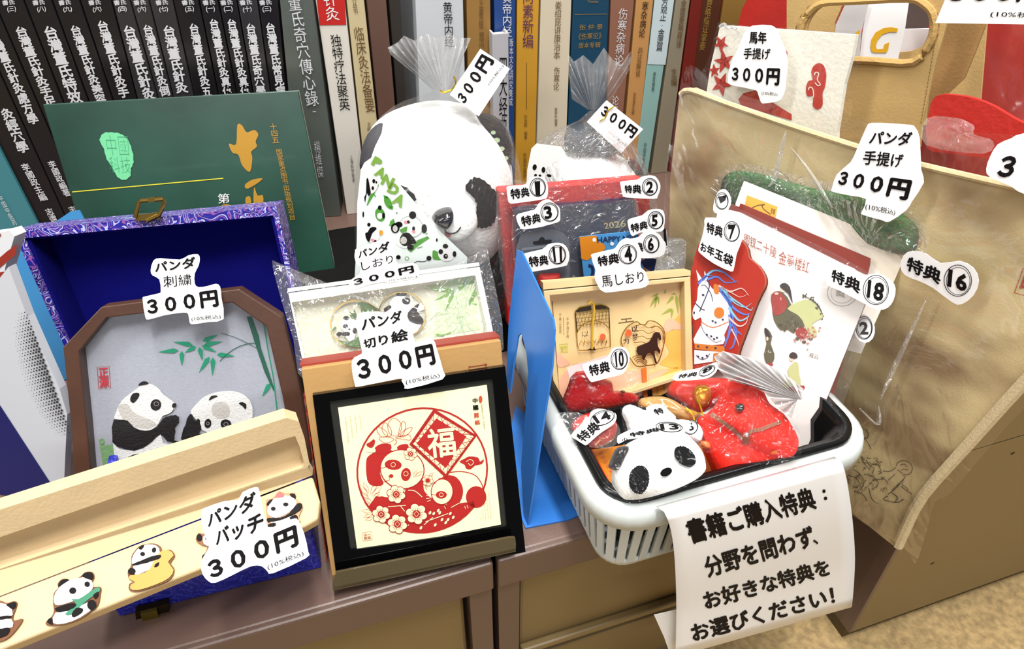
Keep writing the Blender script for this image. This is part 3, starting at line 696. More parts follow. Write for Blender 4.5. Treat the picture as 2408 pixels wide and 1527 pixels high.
def f(g):
    g.poly(PF, ZS(smooth([(478, 715), (500, 685), (540, 676), (572, 695), (540, 708)], 2)), E0+.0009)
    g.poly(PF, ZS(smooth([(405, 830), (430, 785), (485, 782), (480, 820), (440, 868), (412, 860)], 2)), E0+.0009)
    g.poly(PF, ell(*ZS(635, 888), 12.5, 13.5, 20), E0+.0009); g.poly(PF, ell(*ZS(800, 893), 5, 6, 30), E0+.0009)
    g.stroke(PF, ZS(smooth([(800, 915), (770, 960), (690, 992)], 4, False)), 1.2, E0+.0009)
    g.poly(PF, jag(ZS([(248, 1040), (300, 1020), (380, 1030), (440, 1090), (540, 1120), (640, 1090), (700, 1010), (770, 985), (830, 985), (842, 1040), (808, 1090), (800, 1190), (740, 1215), (670, 1150), (560, 1250), (440, 1296), (320, 1270), (250, 1220)]), 1.4), E0+.0009)
    g.poly(PF, ZS(smooth([(320, 1480), (350, 1390), (430, 1335), (540, 1330), (650, 1365), (560, 1450), (400, 1490)], 2)), E0+.0009)
    g.poly(PF, jag(ZS([(760, 1205), (860, 1215), (945, 1270), (830, 1305), (800, 1240)]), 1.2), E0+.0009)
    g.poly(PF, jag(ZS([(945, 965), (990, 1030), (1020, 1010), (1040, 1080), (1035, 1120), (980, 1200), (920, 1230), (862, 1190), (900, 1060)]), 1.2), E0+.0010)
    g.poly(PF, ZS([(1010, 1150), (1100, 1145), (1195, 1180), (1100, 1230), (1040, 1235)]), E0+.0010)
    g.poly(PF, ZS(smooth([(1110, 850), (1130, 810), (1175, 802), (1190, 812), (1150, 830)], 2)), E0+.0011); g.poly(PF, ZS(smooth([(1378, 875), (1410, 862), (1448, 885), (1440, 930), (1415, 900)], 2)), E0+.0011)
    g.poly(PF, ell(*ZS(1102, 1055), 8, 11, 10), E0+.0011); g.poly(PF, ell(*ZS(1265, 1062), 13, 11.5, 20), E0+.0011); g.poly(PF, ell(*ZS(1165, 1137), 4, 3.5), E0+.0011)
    g.stroke(PF, ZS(smooth([(1185, 1165), (1230, 1168), (1275, 1145)], 3, False)), 1, E0+.0011); g.poly(PF, ZS([(1495, 1020), (1510, 1080), (1470, 1110), (1480, 1060)]), E0+.0011)
art('panda_markings', M_th, oct_, f)
art('eye_highlights', M_pg, oct_, lambda g: (g.stroke(PF, ZS(ell(640, 878, 22, 18, 0, 10)), .8, E0+.0012, True), g.stroke(PF, ZS(ell(1265, 1062, 20, 16, 0, 10)), .8, E0+.0014, True), g.stroke(PF, ZS(ell(1102, 1055, 12, 14, 0, 10)), .8, E0+.0014, True)))
M_seal = mat('seal_red', (206, 60, 72), .5)
def f(g):
    g.stroke(PF, ZS([(108, 548), (215, 540), (228, 735), (122, 748)]), 1.2, E0+.0006, True); txt(g, PF, '正\n源', ZS([(118, 560), (208, 552), (218, 728), (128, 738)]), .03, E0+.0006)
art('seal_print', M_seal, oct_, f)
g = G(); g.prism([PF.at(*p, -.006) for p in inn], -PF.n*.0008); g.build('glass_pane', film('picture_glass', haze=.0, gl=.04, scale=3, strength=.02, rough=.05), oct_)

# long beige case with enamel badges
A, B, Cc = atz(714, 1239, .069), atz(0, 1517, .069), atz(718, 1131, .079)
PT = PL3(A, B, Cc)
hl = lambda t: (722+(0-722)*t, 1101+(1339-1101)*t)
H0, H1 = atz(722, 1101, .088), atz(0, 1339, .088)
PLc = PL3(H0, H1, aty(673, 983, H0[1]+.008))
M_case = mat('beige_flock', (222, 196, 152), .75, bump=.15, bs=500, var=.03, vs=60)
case = thing('jewellery_case', atz(500, 1330, .06), 'long open beige case displaying panda badges, lying across the blue box', 'case')
ext = -.12
def lin(a, b, t): return (a[0]+(b[0]-a[0])*t, a[1]+(b[1]-a[1])*t)
TLo = lin((673, 983), (0, 1199), 1.14); TLi = lin((669, 1033), (0, 1264), 1.14); HL = hl(1.14)
outl = [(620, 990), (673, 983), (703, 992), (716, 1030), (728, 1092), (722, 1101), HL, TLo]
outl[0] = lin((673, 983), (0, 1199), .08)
inl = [lin((669, 1033), (0, 1264), .05), (669, 1033), (694, 1026), (704, 1050), (716, 1092), (712, 1100), lin((712, 1100), HL, .98), lin((TLi), (669, 1033), .02)]
g = G(); g.ring([PLc.at(*p) for p in outl], [PLc.at(*p) for p in inl], -PLc.n*.012); bez(g.build('lid_rim', M_case, case), .0012)
g = G(); g.prism([PLc.at(*p, -.0115) for p in outl], -PLc.n*.003); g.build('lid_panel', M_case, case)
fl = [(706, 1131), (735, 1120), (753, 1180), (748, 1222), (716, 1240), lin((716, 1240), (60, 1506), 1.25), lin((718, 1131), (0, 1403), 1.14)]
g = G(); g.prism([PT.at(*p) for p in fl], -PT.n*.012); bez(g.build('base_tray', M_case, case), .0018, 3)
# back wall of the base between floor and hinge
bw = [PT.at(735, 1118), PLc.at(724, 1100), PLc.at(*HL), PT.at(*lin((718, 1131), (0, 1403), 1.14))]
g = G(); g.prism(bw, np.array([.001, .006, .0])); g.build('back_wall', M_case, case)
M_en = dict(w=mat('white_enamel', (246, 246, 246), .4), k=mat('black_enamel', (24, 20, 20), .5, spec=.08), o=mat('orange_enamel', (210, 150, 50), .4), g=mat('green_enamel', (10, 120, 84), .4), r=mat('red_enamel', (190, 34, 20), .4), b=mat('copper_edge', (110, 70, 44), .3, metal=.6))
def badge(label, outline, parts):
    P = smooth(ZF(outline), 3); pts = [PT.at(x, y, .0016) for x, y in P]; base = np.mean(pts, 0)
    o = thing('badge', base, label, 'badge', 'panda enamel badges in the long case')
    g = G(); g.prism(pts, -PT.n*.0014); g.build('metal_base', M_en['b'], o)
    names = dict(w='white_enamel', k='black_enamel', o='orange_enamel', g='green_enamel', r='red_enamel')
    lvl = 0
    for key in 'wogrk':
        sel = [p for kk, p in parts if kk == key]
        if not sel: continue
        g = G(); lvl += 1
        for p in sel: g.poly(PT, smooth(ZF(p), 2), .0018+.0002*lvl)
        g.build(names[key], M_en[key], o)
    return o
badge('panda badge with a green scarf, sitting', [(330, 1240), (335, 1180), (362, 1145), (358, 1120), (385, 1092), (425, 1092), (440, 1105), (500, 1075), (530, 1048), (575, 1048), (585, 1080), (570, 1110), (580, 1140), (625, 1140), (625, 1180), (610, 1250), (570, 1290), (500, 1340), (400, 1375), (300, 1380), (285, 1360), (320, 1325), (335, 1290)],
      [('w', [(335, 1235), (345, 1175), (400, 1115), (480, 1085), (550, 1085), (578, 1120), (570, 1160), (500, 1210), (420, 1240), (360, 1255)]), ('w', [(345, 1300), (430, 1290), (560, 1230), (590, 1260), (500, 1330), (400, 1368), (330, 1365)]),
       ('g', [(440, 1215), (490, 1215), (560, 1170), (610, 1140), (622, 1165), (560, 1210), (500, 1260), (440, 1315), (405, 1310), (430, 1285), (470, 1240)]),
       ('k', [(360, 1140), (375, 1105), (400, 1092), (430, 1095), (395, 1120)]), ('k', [(510, 1072), (535, 1050), (570, 1050), (580, 1075), (560, 1095)]), ('k', ell(452, 1163, 22, 20, -20, 12)), ('k', ell(542, 1123, 17, 17, 0, 12)),
       ('k', [(340, 1275), (390, 1255), (450, 1240), (475, 1250), (450, 1275), (370, 1298)]), ('k', [(445, 1310), (475, 1270), (515, 1275), (510, 1300), (460, 1330)]), ('k', ell(570, 1252, 28, 32, 0, 12)), ('k', [(580, 1190), (610, 1170), (610, 1195), (590, 1215)]), ('k', [(290, 1355), (320, 1330), (325, 1375)])])
badge('panda badge hugging an orange fish shape', [(862, 890), (900, 875), (960, 870), (1000, 890), (1010, 915), (1060, 908), (1088, 945), (1060, 990), (1085, 1030), (1060, 1090), (980, 1130), (860, 1168), (805, 1160), (805, 1120), (830, 1110), (800, 1085), (795, 1040), (815, 1010), (818, 950), (840, 915)],
      [('o', [(990, 925), (1050, 912), (1080, 945), (1045, 985), (1080, 1035), (1050, 1085), (970, 1125), (860, 1160), (812, 1152), (815, 1125), (840, 1110), (805, 1090), (810, 1068), (870, 1060), (930, 1030)]),
       ('w', [(830, 940), (880, 885), (950, 876), (990, 900), (985, 950), (920, 965), (840, 1005), (820, 990)]), ('w', [(830, 1010), (920, 990), (980, 960), (960, 1010), (890, 1050), (840, 1062)]), ('w', [(900, 1115), (930, 1075), (980, 1060), (1030, 1045), (1010, 1080), (950, 1105)]),
       ('k', [(862, 900), (880, 882), (898, 882), (880, 908)]), ('k', ell(887, 935, 15, 13, 0, 10)), ('k', ell(958, 910, 13, 17, 20, 10)), ('k', [(820, 1000), (880, 975), (940, 950), (1000, 940), (990, 965), (920, 985), (850, 1005)]), ('k', ell(820, 1042, 24, 20, 0, 10)), ('k', [(965, 1000), (990, 985), (985, 1010), (960, 1018)])])
badge('panda badge with a red cap, at the right end of the long case', [(1655, 605), (1690, 590), (1710, 575), (1735, 545), (1765, 555), (1800, 555), (1838, 555), (1842, 590), (1870, 615), (1885, 640), (1860, 700), (1862, 740), (1760, 800), (1680, 770), (1660, 700)],
      [('w', [(1665, 650), (1700, 595), (1770, 570), (1830, 590), (1840, 630), (1790, 680), (1720, 710), (1670, 690)]), ('w', [(1670, 730), (1760, 720), (1840, 690), (1840, 730), (1760, 770)]), ('r', [(1710, 585), (1735, 548), (1765, 560), (1765, 580)]),
       ('k', [(1658, 625), (1675, 602), (1700, 592), (1672, 630)]), ('k', [(1800, 562), (1835, 560), (1838, 590)]), ('k', [(1665, 710), (1740, 710), (1800, 680), (1850, 620), (1880, 625), (1870, 660), (1800, 700), (1740, 725), (1668, 735)]), ('k', ell(1700, 653, 15, 12, 0, 10)), ('k', ell(1778, 626, 17, 12, 0, 10)), ('k', [(1800, 710), (1840, 690), (1856, 715), (1830, 735)]), ('k', [(1665, 755), (1700, 740), (1720, 750), (1670, 775)])])
badge('panda badge almost hidden under the folded 300円 badge price sign', [(1218, 840), (1235, 805), (1262, 810), (1300, 800), (1400, 800), (1400, 950), (1300, 975), (1255, 965), (1275, 930), (1290, 890), (1258, 880), (1225, 858)],
      [('w', [(1262, 850), (1280, 815), (1400, 805), (1400, 870), (1290, 885)]), ('w', [(1285, 930), (1400, 900), (1400, 950), (1290, 960)]), ('k', ell(1240, 832, 18, 22, 0, 10)), ('k', ell(1288, 835, 11, 15, 20, 8)), ('k', [(1258, 945), (1285, 930), (1280, 968), (1260, 968)])])
badge('panda badge cut off by the left edge of the picture', [(-90, 1240), (0, 1225), (40, 1240), (90, 1228), (105, 1245), (90, 1290), (78, 1330), (90, 1350), (140, 1338), (120, 1380), (60, 1450), (0, 1480), (-90, 1480)],
      [('w', [(-80, 1250), (0, 1240), (60, 1260), (78, 1300), (70, 1320), (0, 1330), (-80, 1350)]), ('w', [(-80, 1360), (0, 1345), (70, 1340), (78, 1390), (0, 1400), (-80, 1410)]), ('k', [(40, 1250), (90, 1232), (100, 1250), (80, 1280), (50, 1262)]), ('k', [(-40, 1335), (40, 1318), (75, 1325), (10, 1345)]), ('k', [(-40, 1420), (30, 1395), (60, 1400), (40, 1440), (-30, 1460)])])

# sign leaning on the frame
PS1 = PF.behind(440, 720, -.004)
S300 = 'price sign'
sticker('price_sign', 'white cut-out price sign パンダ刺繍 300円 in front of the blue box lid', PS1,
        [(1060, 390), (1110, 375), (1240, 385), (1300, 355), (1365, 347), (1380, 380), (1370, 430), (1345, 480), (1345, 550), (1370, 575), (1430, 568), (1490, 552), (1520, 572), (1530, 650), (1545, 795), (1440, 815), (1340, 830), (1310, 820), (1300, 762), (1265, 750), (1130, 770), (1030, 798), (1003, 780), (985, 660), (1000, 640), (1095, 618), (1110, 600), (1100, 520), (1055, 495), (1040, 460)],
        [('パンダ', [(1065, 402), (1348, 362), (1356, 440), (1072, 475)]), ('刺繍', [(1125, 498), (1318, 482), (1324, 558), (1130, 580)], .0), ('３００円', [(1008, 660), (1498, 590), (1514, 708), (1020, 770)], .04), ('(10%税込)', [(1320, 780), (1522, 760), (1526, 796), (1324, 814)], .0)],
        z=ZE, group='price signs', cat='price sign', sm=2)
sticker('price_sign', 'white folded cut-out price sign パンダバッチ 300円 on the long beige case', PT.behind(600, 1250, -.009, back=42),
        [(1270, 650), (1400, 605), (1480, 600), (1510, 550), (1590, 518), (1612, 535), (1625, 600), (1668, 768), (1750, 742), (1830, 715), (1855, 725), (1890, 800), (1918, 920), (1905, 960), (1700, 1055), (1665, 1045), (1630, 1012), (1560, 1012), (1450, 1065), (1340, 1115), (1298, 1105), (1260, 1060), (1250, 990), (1280, 930), (1300, 890), (1288, 860), (1255, 740), (1256, 670)],
        [('パンダ', [(1285, 680), (1590, 540), (1600, 650), (1295, 775)]), ('バッチ', [(1335, 785), (1635, 665), (1645, 790), (1345, 890)]), ('３００円', [(1280, 985), (1842, 750), (1862, 882), (1315, 1100)], .045), ('(10%税込)', [(1660, 1000), (1885, 912), (1892, 950), (1668, 1040)], .0)],
        z=ZF, group='price signs', cat='price sign', sm=2)

# ================================================================== kraft stand and paper cut
PK = PL(atz(783, 1390), -3, 28)
M_kraft = mat('kraft_card', (184, 142, 84), .7, bump=.1, bs=300, var=.05, vs=20)
kb = thing('gift_box', PK.at(990, 1330, -.004)*np.array([1, 1, 0]), 'kraft cardboard gift box with dark red back cover behind the black paper-cut frame', 'box')
kq = [(708, 868), (1178, 800), (1222, 1290), (785, 1386)]
q3 = [PK.at(*p, -.004) for p in kq]
g = G(); g.prism(q3, -PK.n*.024); bez(g.build('kraft_body', M_kraft, kb), .0008)
M_rbk = brocade('red_pattern_paper', (128, 36, 24), (150, 60, 40), (110, 28, 20), 40)
g = G(); e = PK.d*.0008
g.prism([q3[0]-e-PK.n*.006+PK.u*.0015, q3[1]+e-PK.n*.006+PK.u*.0015, q3[1]+e-PK.n*.026+PK.u*.0015, q3[0]-e-PK.n*.026+PK.u*.0015], -PK.u*.0014); g.build('top_cover', mat('dark_red_card', (150, 46, 30), .55), kb)
g = G(); g.prism([q3[0]-e-PK.n*.001-PK.u*.018, q3[0]-e-PK.n*.024-PK.u*.018, q3[3]-e-PK.n*.024+PK.u*.02, q3[3]-e-PK.n*.001+PK.u*.02], -PK.d*.0008); g.build('side_cover', M_rbk, kb)
art('red_hook_print', mat('dark_red_ink', (140, 40, 20), .6), kb, lambda g: (g.stroke(PK, ZG([(1535, 1075), (1670, 1055)]), 2, -.0036), g.poly(PK, ell(*ZG(1668, 1056), 3, 3), -.0035), g.stroke(PK, ZG([(1538, 1066), (1535, 1085)]), 2, -.0035)))
M_acr = mat('black_acrylic', (5, 5, 6), .08, spec=.25)
fr = thing('picture_frame', PK.at(990, 1330, .006)*np.array([1, 1, 0]), 'square black acrylic frame with a red paper-cut of pandas and 福', 'frame')
fq = [(735, 930), (1188, 862), (1236, 1300), (790, 1348)]
fo = [PK.at(*p, .004) for p in fq]
fi = [PK.at(*p, .004) for p in ZH([(212, 240), (1298, 90), (1392, 1078), (352, 1230)])]
g = G(); g.ring(fo, fi, -PK.n*.006); g.build('frame', M_acr, fr)
g = G(); g.prism([PK.at(*p, .0015) for p in fq], -PK.n*.0035); g.build('back_board', mat('smoked_board', (46, 46, 42), .2, coat=.3), fr)
pq = ZH([(268, 282), (1258, 130), (1352, 1058), (398, 1244)])
slab('print_card', PK, pq, .0008, mat('cream_card', (240, 236, 196), .6, gain=.92), fr, off=.0026)
O1 = .0028; M_pr = mat('papercut_red', (178, 22, 18), .6); M_cr = mat('cream_cut', (238, 232, 188), .6, gain=.92)
def both(fr_red, fr_cream, n=''):
    art('red_paper_cut', M_pr, fr, fr_red); 
    if fr_cream: art('cream_detail', M_cr, fr, fr_cream)
RC = (828, 698)
def circ(a, k=1.0): 
    r = math.radians(a); return (RC[0]+432*k*math.cos(r)+8*math.sin(r), RC[1]+414*k*math.sin(r)-20*math.cos(r))
def L1(g):
    g.stroke(PK, ZH([circ(a) for a in range(0, 360, 8)]), 4.2, O1+.0001, True)
    # ground
    g.poly(PK, ZH([circ(a) for a in range(35, 152, 8)]+[(520, 870), (640, 880), (740, 830), (900, 900), (1000, 930), (1120, 910)]), O1)
    g.poly(PK, ZH(smooth([(455, 640), (480, 595), (560, 560), (640, 575), (560, 640), (548, 720), (570, 790), (500, 800), (462, 760)], 3)), O1)   # shoulder
    g.poly(PK, ZH(smooth([(515, 545), (560, 520), (620, 525), (615, 570), (560, 585), (520, 580)], 2)), O1+.0001)
    g.poly(PK, ZH(smooth([(660, 545), (690, 525), (735, 525), (730, 560), (680, 570)], 2)), O1+.0001)
    g.poly(PK, ell(*ZH(695, 690), 53, 47, 10, 28), O1+.0002)
    g.poly(PK, ZH(smooth([(715, 830), (760, 760), (830, 740), (840, 830), (900, 890), (1000, 950), (860, 960), (730, 930)], 3)), O1+.0001)
    g.poly(PK, ZH(smooth([(500, 900), (560, 870), (640, 900), (720, 940), (700, 1000), (560, 980)], 3)), O1+.0001)
    g.poly(PK, ZH(smooth([(960, 745), (1040, 735), (1090, 790), (1098, 860), (1060, 930), (980, 940), (1030, 860)], 3)), O1+.0001)
    g.stroke(PK, ZH(smooth([(1010, 712), (1090, 705), (1180, 730), (1225, 790), (1230, 820)], 4, False)), 2, O1+.0001)
    g.poly(PK, ell(*ZH(1187, 875), 24, 25.5, 0, 24), O1+.0002)
    g.poly(PK, ell(*ZH(960, 840), 26.5, 31, 5, 24), O1+.0003)
    g.poly(PK, ZH([(905, 288), (1192, 466), (985, 748), (742, 524)]), O1+.0003)
    g.poly(PK, ZH([(1110, 925), (1170, 900), (1180, 945), (1140, 955)]), O1+.0002)
    g.poly(PK, ZH(smooth([(1075, 640), (1110, 620), (1140, 605), (1200, 612), (1212, 640), (1240, 622), (1225, 655), (1180, 665), (1150, 690), (1120, 685), (1110, 660)], 2)), O1+.0001)
    g.poly(PK, ell(*ZH(955, 770), 9, 8), O1+.0004)
def L1c(g):
    g.poly(PK, ell(*ZH(695, 690), 50.5, 44.5, 10, 28), O1+.0004)
    g.poly(PK, ell(*ZH(960, 840), 24.5, 29, 5, 24), O1+.0005)
    g.poly(PK, ZH([(912, 318), (1170, 472), (985, 722), (768, 522)]), O1+.0005)
    g.poly(PK, ZH([(452, 545), (465, 540), (520, 560), (515, 578), (455, 575)]), O1+.0004)
    g.stroke(PK, ZH(smooth([(735, 830), (780, 835), (828, 875)], 3, False)), 1.8, O1+.0005)
    g.stroke(PK, ZH(smooth([(1120, 640), (1150, 625), (1170, 645), (1150, 665), (1135, 650)], 3, False)), 1.4, O1+.0004)
    for p in [(855, 865, 870, 868), (855, 885, 880, 882), (860, 905, 885, 895), (1110, 935, 1118, 955), (1125, 930, 1134, 950), (975, 935, 985, 955)]:
        g.stroke(PK, ZH([p[:2], p[2:]]), 1.2, O1+.0005)
    for a, b in [((600, 940), (720, 930)), ((680, 930), (712, 970)), ((850, 1040), (1000, 985)), ((840, 1060), (900, 1010)), ((1020, 945), (1075, 915)), ((700, 1085), (740, 1060))]: g.stroke(PK, ZH([a, b]), 1.6, O1+.0004)
    for p in [(1015, 985), (1035, 1010), (985, 1045), (960, 1025), (1000, 1025), (915, 1060), (820, 1080), (880, 980), (905, 985), (935, 965), (945, 980)]: g.poly(PK, ell(*ZH(*p), 2.8, 4.5, 30, 8), O1+.0004)
art('red_paper_cut', M_pr, fr, L1); art('cream_detail', M_cr, fr, L1c)
def L2(g):
    g.poly(PK, ZH([(922, 352), (1122, 472), (985, 682), (790, 520)]), O1+.0007)
    g.poly(PK, ell(*ZH(635, 660), 20, 12, 5, 18), O1+.0006); g.poly(PK, ell(*ZH(720, 725), 11.5, 15.5, 8, 18), O1+.0006); g.poly(PK, ell(*ZH(955, 860), 13, 9, 0, 14), O1+.0007)
    g.poly(PK, ell(*ZH(622, 735), 5, 4.5), O1+.0006); g.stroke(PK, ZH(smooth([(545, 680), (565, 682), (600, 668)], 3, False)), 1.2, O1+.0006)
    g.stroke(PK, ZH(smooth([(590, 770), (610, 762), (605, 735)], 3, False)), 1.2, O1+.0006); g.stroke(PK, ZH([(560, 780), (595, 765)]), 1.2, O1+.0006)
    g.stroke(PK, ZH([(890, 858), (925, 862)]), 1, O1+.0007)
    rnd = random.Random(3)
    for a, b, c, d in (((905, 288), (1192, 466), (922, 352), (1122, 472)), ((1192, 466), (985, 748), (1122, 472), (985, 682)), ((985, 748), (742, 524), (985, 682), (790, 520)), ((742, 524), (905, 288), (790, 520), (922, 352))):
        pr = None
        for i in range(12):
            t = (i+.5)/12; s = t if i % 2 else t; p = lin(a, b, t) if i % 2 else lin(c, d, t)
            if pr is not None: g.stroke(PK, ZH([pr, p]), 1.2, O1+.0007)
            q_ = lin(a, b, t+.03); r_ = lin(c, d, max(0, t-.05)); g.stroke(PK, ZH([lin(q_, r_, .0), lin(q_, r_, .55)]), 1, O1+.0007)
            pr = p
    for c_, r_ in (((655, 857), 64), ((555, 990), 62), ((663, 1055), 68), ((790, 988), 74), ((750, 588), 46), ((865, 765), 38)):
        for k in range(6 if r_ > 60 else 6):
            a = math.radians(60*k+15); g.poly(PK, ell(*ZH(c_[0]+r_*.6*math.cos(a), c_[1]+r_*.6*math.sin(a)), r_*.43/2.828, r_*.4/2.828, 0, 12), O1+.0006)
    lot = [[(640, 350), (690, 390), (680, 450), (650, 470), (610, 450), (600, 390)], [(580, 380), (620, 420), (620, 470), (580, 460), (560, 420)], [(700, 370), (720, 400), (700, 460), (670, 470), (680, 410)], [(530, 405), (580, 430), (600, 465), (560, 475), (530, 440)], [(760, 410), (750, 440), (710, 470), (680, 470), (710, 430)], [(540, 480), (600, 475), (640, 490), (610, 512), (570, 512)], [(740, 460), (750, 495), (700, 490), (650, 480)]]
    for l in lot: g.stroke(PK, ZH(smooth(l, 3)), 1.1, O1+.0006, True)
    g.stroke(PK, ZH(smooth([(645, 490), (660, 510), (640, 530)], 3, False)), 1.3, O1+.0006)
    for a, b in [((415, 790), (470, 880)), ((435, 775), (475, 850)), ((560, 800), (490, 870)), ((530, 780), (480, 860)), ((415, 840), (480, 890)), ((550, 840), (500, 880)), ((420, 965), (500, 975)), ((440, 915), (510, 950)), ((435, 1010), (500, 990)), ((445, 1030), (510, 1010)), ((830, 700), (780, 745)), ((790, 695), (770, 745)), ((905, 710), (870, 745)), ((858, 830), (852, 795)), ((450, 880), (500, 920)), ((900, 790), (925, 770))]:
        a_, b_ = np.array(a, float), np.array(b, float); d = b_-a_; n = np.array([-d[1], d[0]])*.16
        g.stroke(PK, ZH([tuple(a_), tuple(a_+d*.5+n), tuple(b_), tuple(a_+d*.5-n)]), 1.0, O1+.0006, True)
    g.poly(PK, ZH(smooth([(455, 525), (480, 510), (505, 490), (515, 505), (505, 535), (480, 548)], 2)), O1+.0006)
art('fine_red_paper_cut', M_pr, fr, L2)
def L2c(g):
    txt(g, PK, '福', ZH([(852, 425), (1040, 402), (1060, 602), (872, 620)]), .02, O1+.0009)
    for c_, r_ in (((635, 660), 9), ((720, 720), 9), ((955, 860), 7)): g.stroke(PK, ZH(ell(*c_, r_+6, r_+6, 0, 12)), 1.1, O1+.0008, True)
    for c_, r_ in (((655, 857), 64), ((555, 990), 62), ((663, 1055), 68), ((790, 988), 74), ((750, 588), 46), ((865, 765), 38)):
        for k in range(6):
            a = math.radians(60*k+15); g.poly(PK, ell(*ZH(c_[0]+r_*.6*math.cos(a), c_[1]+r_*.6*math.sin(a)), r_*.36/2.828, r_*.33/2.828, 0, 12), O1+.0008)
art('cream_flower', M_cr, fr, L2c)
def L3(g):
    for c_, r_ in (((655, 857), 64), ((555, 990), 62), ((663, 1055), 68), ((790, 988), 74), ((750, 588), 46), ((865, 765), 38)):
        g.poly(PK, ell(*ZH(*c_), r_*.36/2.828, r_*.36/2.828, 0, 14), O1+.0010)
        for k in range(18):
            a = math.radians(20*k); g.stroke(PK, ZH([(c_[0]+r_*.3*math.cos(a), c_[1]+r_*.3*math.sin(a)), (c_[0]+r_*.6*math.cos(a), c_[1]+r_*.6*math.sin(a))]), .7, O1+.0010)
art('flower_centre', M_pr, fr, L3)
art('flower_eye', M_cr, fr, lambda g: [g.stroke(PK, ZH([(c_[0], c_[1]-r_), (c_[0]+r_, c_[1]), (c_[0], c_[1]+r_), (c_[0]-r_, c_[1])]), 1.1, O1+.0012, True) for c_, r_ in (((655, 857), 15), ((555, 990), 14), ((663, 1055), 17), ((790, 988), 18), ((750, 588), 10))])
def f(g):
    txt(g, PK, '中', ZH([(1162, 218), (1195, 214), (1198, 248), (1165, 252)]), .03, O1+.0004); txt(g, PK, '國', ZH([(1165, 265), (1200, 262), (1203, 295), (1168, 298)]), .04, O1+.0004)
art('black_title', M_ink, fr, f)
def f(g):
    txt(g, PK, '剪', ZH([(1170, 316), (1205, 312), (1208, 346), (1173, 350)]), .04, O1+.0004); txt(g, PK, '紙', ZH([(1176, 365), (1212, 360), (1215, 392), (1179, 396)]), .04, O1+.0004); g.poly(PK, ell(*ZH(1216, 225), 4.2, 8.5, 0), O1+.0003)
    g.stroke(PK, ZH([(428, 1115), (490, 1102), (496, 1160), (434, 1168)]), .8, O1+.0003, True); txt(g, PK, '中一\n剪紙', ZH([(438, 1122), (484, 1112), (488, 1152), (442, 1160)]), .01, O1+.0004)
art('orange_title', mat('orange_red_ink', (196, 70, 34), .6), fr, f)
def f(g):
    txt(g, PK, 'PAPER-CUT CHINA', ZH([(1228, 255), (1248, 420), (1238, 424), (1216, 256)]), .0, O1+.0004)
    for i in range(4): vtext(g, PK, ZH, '中国剪纸传统民间艺术'[:10-i], lambda y, i=i: 412-32*i+(y-330)*.12, 325+i*4, 420+i*32, 9, -.01, O1+.0004)
    for x, y0, y1 in ((1215, 1010, 1030), (1233, 960, 1028), (1250, 920, 1025), (1268, 885, 1020), (1285, 830, 1015)): vtext(g, PK, ZH, '剪纸艺术吉祥如意福'[:max(2, int((y1-y0)/20))], lambda y, x=x: x+(y-1000)*.1, y0, y1, 6, -.01, O1+.0004)
art('fine_print', mat('olive_ink', (150, 130, 60), .6), fr, f)
stand = thing('display_stand', PK.at(990, 1390)*np.array([1, 1, 0]), 'smoked acrylic lip stand holding the kraft box and black frame on the shelf edge', 'stand')
M_smoke = mat('smoked_acrylic', (92, 80, 56), .12, coat=.4, alpha=.8)
g = G(); g.prism([PK.at(*p, .012) for p in smooth([(790, 1346), (1198, 1264), (1212, 1264), (1214, 1280), (1213, 1298), (783, 1390)], 1)], -PK.n*.0025); bez(g.build('front_lip', M_smoke, stand), .0006)
a, b = PK.at(783, 1390, .012), PK.at(1213, 1298, .012); g = G(); g.prism([a, b, b-PK.n*.042, a-PK.n*.042], PK.u*.0025); g.build('ledge', M_smoke, stand)
sticker('price_sign', 'white cut-out price sign パンダ切り絵 300円 above the red paper-cut frame', PK.behind(940, 850, -.008),
        [(690, 650), (830, 640), (880, 650), (950, 600), (1010, 583), (1050, 610), (1055, 680), (1080, 740), (1110, 860), (1125, 880), (1230, 855), (1265, 870), (1285, 930), (1335, 1100), (1330, 1170), (1060, 1245), (1035, 1225), (1010, 1180), (990, 1165), (690, 1225), (645, 1210), (620, 1060), (640, 1000), (700, 970), (690, 900), (660, 760), (660, 690)],
        [('パンダ', [(688, 690), (1010, 628), (1020, 720), (700, 795)]), ('切り絵', [(705, 860), (1055, 765), (1068, 862), (722, 935)]), ('３００円', [(648, 1018), (1250, 890), (1282, 1052), (678, 1188)], .045), ('(10%税込)', [(1040, 1172), (1305, 1118), (1310, 1162), (1045, 1218)], .0)],
        z=ZG, group='price signs', cat='price sign', sm=2)

# ================================================================== white bookmark box
PW = PL(att(900, 740, PK.t(900, 740)+.058), -2, 34)
wb = thing('bookmark_box', PW.at(930, 900), 'white gift box with round panda bookmark and green bamboo print, wrapped in clear film', 'box')
wq = [ZG(120, 545), ZG(1620, 330), ZG(1690, 800), ZG(250, 1120)]; wi = [ZG(145, 575), ZG(1598, 350), ZG(1640, 800), ZG(265, 1100)]
wq = [(678, 690), (1128, 628), (1170, 830), (722, 900)]; wi = [(686, 712), (1118, 648), (1156, 826), (730, 890)]
M_wbox = mat('white_card_box', (240, 240, 228), .5, gain=.92)
g = G(); g.ring([PW.at(*p) for p in wq], [PW.at(*p) for p in wi], -PW.n*.010); bez(g.build('rim', M_wbox, wb), .0006)
g = G(); t3 = [PW.at(*wq[0])+PW.u*.0, PW.at(*wq[1])]; g.prism([t3[0]+PW.u*.0035, t3[1]+PW.u*.0035, t3[1]+PW.u*.0008, t3[0]+PW.u*.0008], -PW.n*.018); g.build('lid_edge', M_wbox, wb)
g = G(); g.prism([PW.at(*p, -.0095) for p in wq], -PW.n*.008); g.build('tray', mat('ivory_insert', (228, 228, 204), .6), wb)
EW = -.0093
